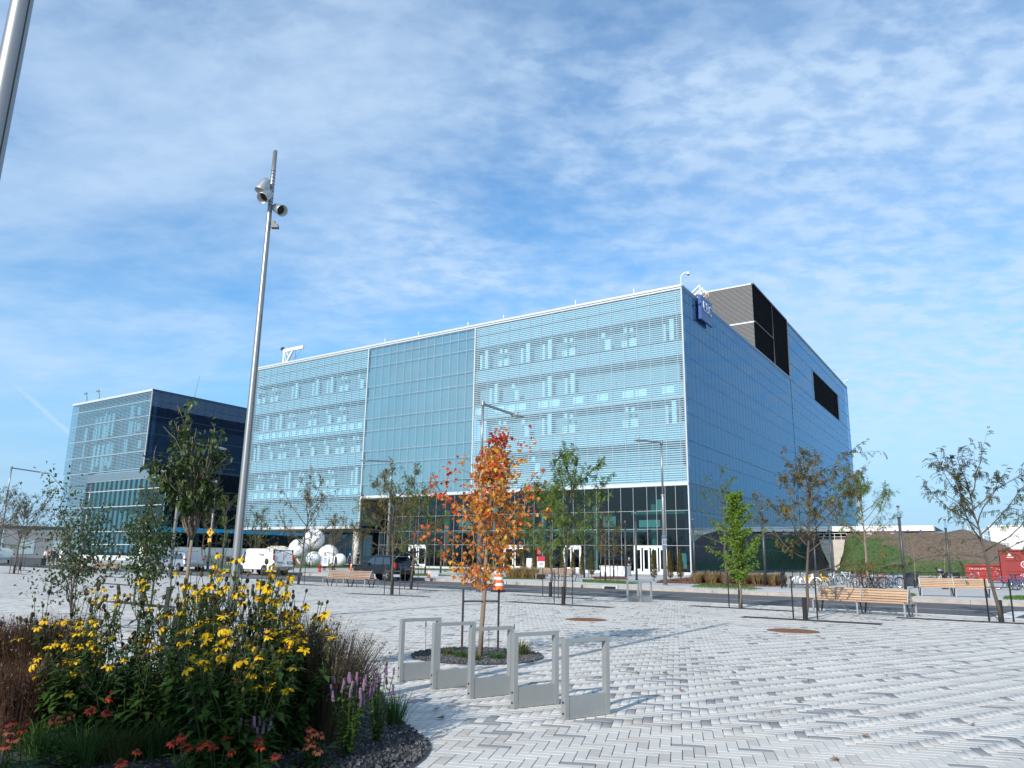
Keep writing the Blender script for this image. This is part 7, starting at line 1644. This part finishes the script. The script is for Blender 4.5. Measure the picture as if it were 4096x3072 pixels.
p = (-18.17,89.71); person((*p, .15), 1.75, 'person in black with a pale blue sandwich board beside the orange topped cone', (.014, .014, .016), (.012, .012, .014), 'grey'); boards((*p, .17), 1.75, 'pale blue sandwich board seen edge on beside the cone', BRB, ((1.1, .3), (.9, .4)))
p = (-20.20,105.08,0.74); person((p[0], p[1], .40), .9, 'guard in black uniform standing with folded hands at the white column', (.012, .012, .014), (.012, .012, .014), 'dark', ((.02, -.2, 1.02), (.06, -.2, 1.0)), ((-.25, -.04, 1.13), (.25, -.04, 1.13)), h=1.78)
p = RP(39.35, 37.3); person((*p, -.03), pi-.86, 'man in a dark grey jacket leaning into the open SUV tailgate', (.05, .045, .042), (.014, .014, .018), 'brown', ((-.18, -.42, 1.05), (.18, -.42, 1.05)), ((-.22, -.2, 1.12), (.22, -.2, 1.12)), .35, h=1.75)
p = (11.74,77.11,0.52); person((p[0], p[1], .16), .3, 'person in dark clothes with grey hair holding a hand to the face by the entrance', (.014, .014, .02), (.012, .012, .016), 'grey', ((-.08, -.17, 1.5), (.12, -.2, 1.1)), ((-.22, -.12, 1.2), (.24, -.05, 1.12)), h=1.70)
p = (27.54,49.90,0.54); person((p[0], p[1], .14), -1.2, 'person in a blue shirt bent far over a bicycle behind the pale bench', (.03, .045, .13), (.02, .022, .04), 'dark', ((-.15, -.2, .98), (.15, -.2, .98)), ((-.2, -.1, 1.15), (.2, -.1, 1.15)), 1.15, h=1.75)
for px, tp, pn, hr, lab in (((-56.87,96.49,0.56), (.55, .55, .56), (.03, .03, .04), 'dark', 'person in a white shirt at the left of the far group'), ((-54.95,94.14,0.57), (.018, .022, .05), (.03, .03, .035), 'grey', 'broad man in a navy suit seen from behind in the far group'), ((-56.57,97.82,0.53), (.02, .02, .022), (.02, .02, .022), 'brown', 'person in black behind the navy suited man'), ((-54.73,95.42,0.57), (.018, .02, .035), (.016, .016, .02), 'grey', 'person in a dark coat right of the navy suited man'), ((-54.79,96.54,0.56), (.50, .38, .38), (.02, .02, .025), 'dark', 'person in a pale pink top at the right of the far group')):
    person((px[0], px[1], .13), rnd.uniform(-2, 2), lab, tp, pn, hr, h=rnd.uniform(1.65, 1.82), group='people standing far left')
p = (-56.77,114.72,0.84); person((p[0], p[1], .0), -1.0, 'person in dark clothes sitting on the plinth of the left building', (.02, .02, .03), (.02, .02, .025), 'dark', sit=True)
p = (-35.70,80.43,0.77); person((p[0], p[1], .14), 2.2, 'dark clothed person standing behind the bonnet of the silver minivan', (.014, .014, .016), (.012, .012, .014), 'dark')
# dog between the board wearers
p = (-18.30,79.70); dg_ = thing('dog', 'golden dog between the two sandwich board wearers', 'dog', (*p, .145), 2.4); FUR = mat('golden_fur', (.42, .25, .10), .9, 0, .2, 12, .4)
J = [(0, .02, .50, .12, .14), (0, .30, .50, .11, .12), (0, -.25, .50, .12, .16), (0, -.38, .62, .075), (0, -.46, .72, .075), (0, -.60, .68, .035), (0, .42, .52, .035), (0, .58, .44, .028), (0, .70, .36, .018)]; E = [(0, 1), (0, 2), (2, 3), (3, 4), (4, 5), (1, 6), (6, 7), (7, 8)]
for s in (-1, 1):
    b = len(J); J += [(s*.08, -.26, .38, .055), (s*.085, -.24, .20, .032), (s*.085, -.26, .04, .03), (s*.085, -.31, .02, .025)]; E += [(2, b), (b, b+1), (b+1, b+2), (b+2, b+3)]
    b = len(J); J += [(s*.085, .27, .38, .075), (s*.09, .22, .26, .045), (s*.09, .36, .15, .026), (s*.09, .33, .03, .026), (s*.09, .28, .02, .024)]; E += [(1, b), (b, b+1), (b+1, b+2), (b+2, b+3), (b+3, b+4)]
link('body', skinmesh('body', J, E, FUR, 1), dg_)
for s in (-1, 1): m = MB(); m.ball((s*.075, -.45, .70), (.018, .04, .065), 8, 6); m.build('ear', FUR, dg_)
m = MB(); m.ball((0, -.645, .69), .02, 6, 5); m.build('nose', BLACK, dg_)
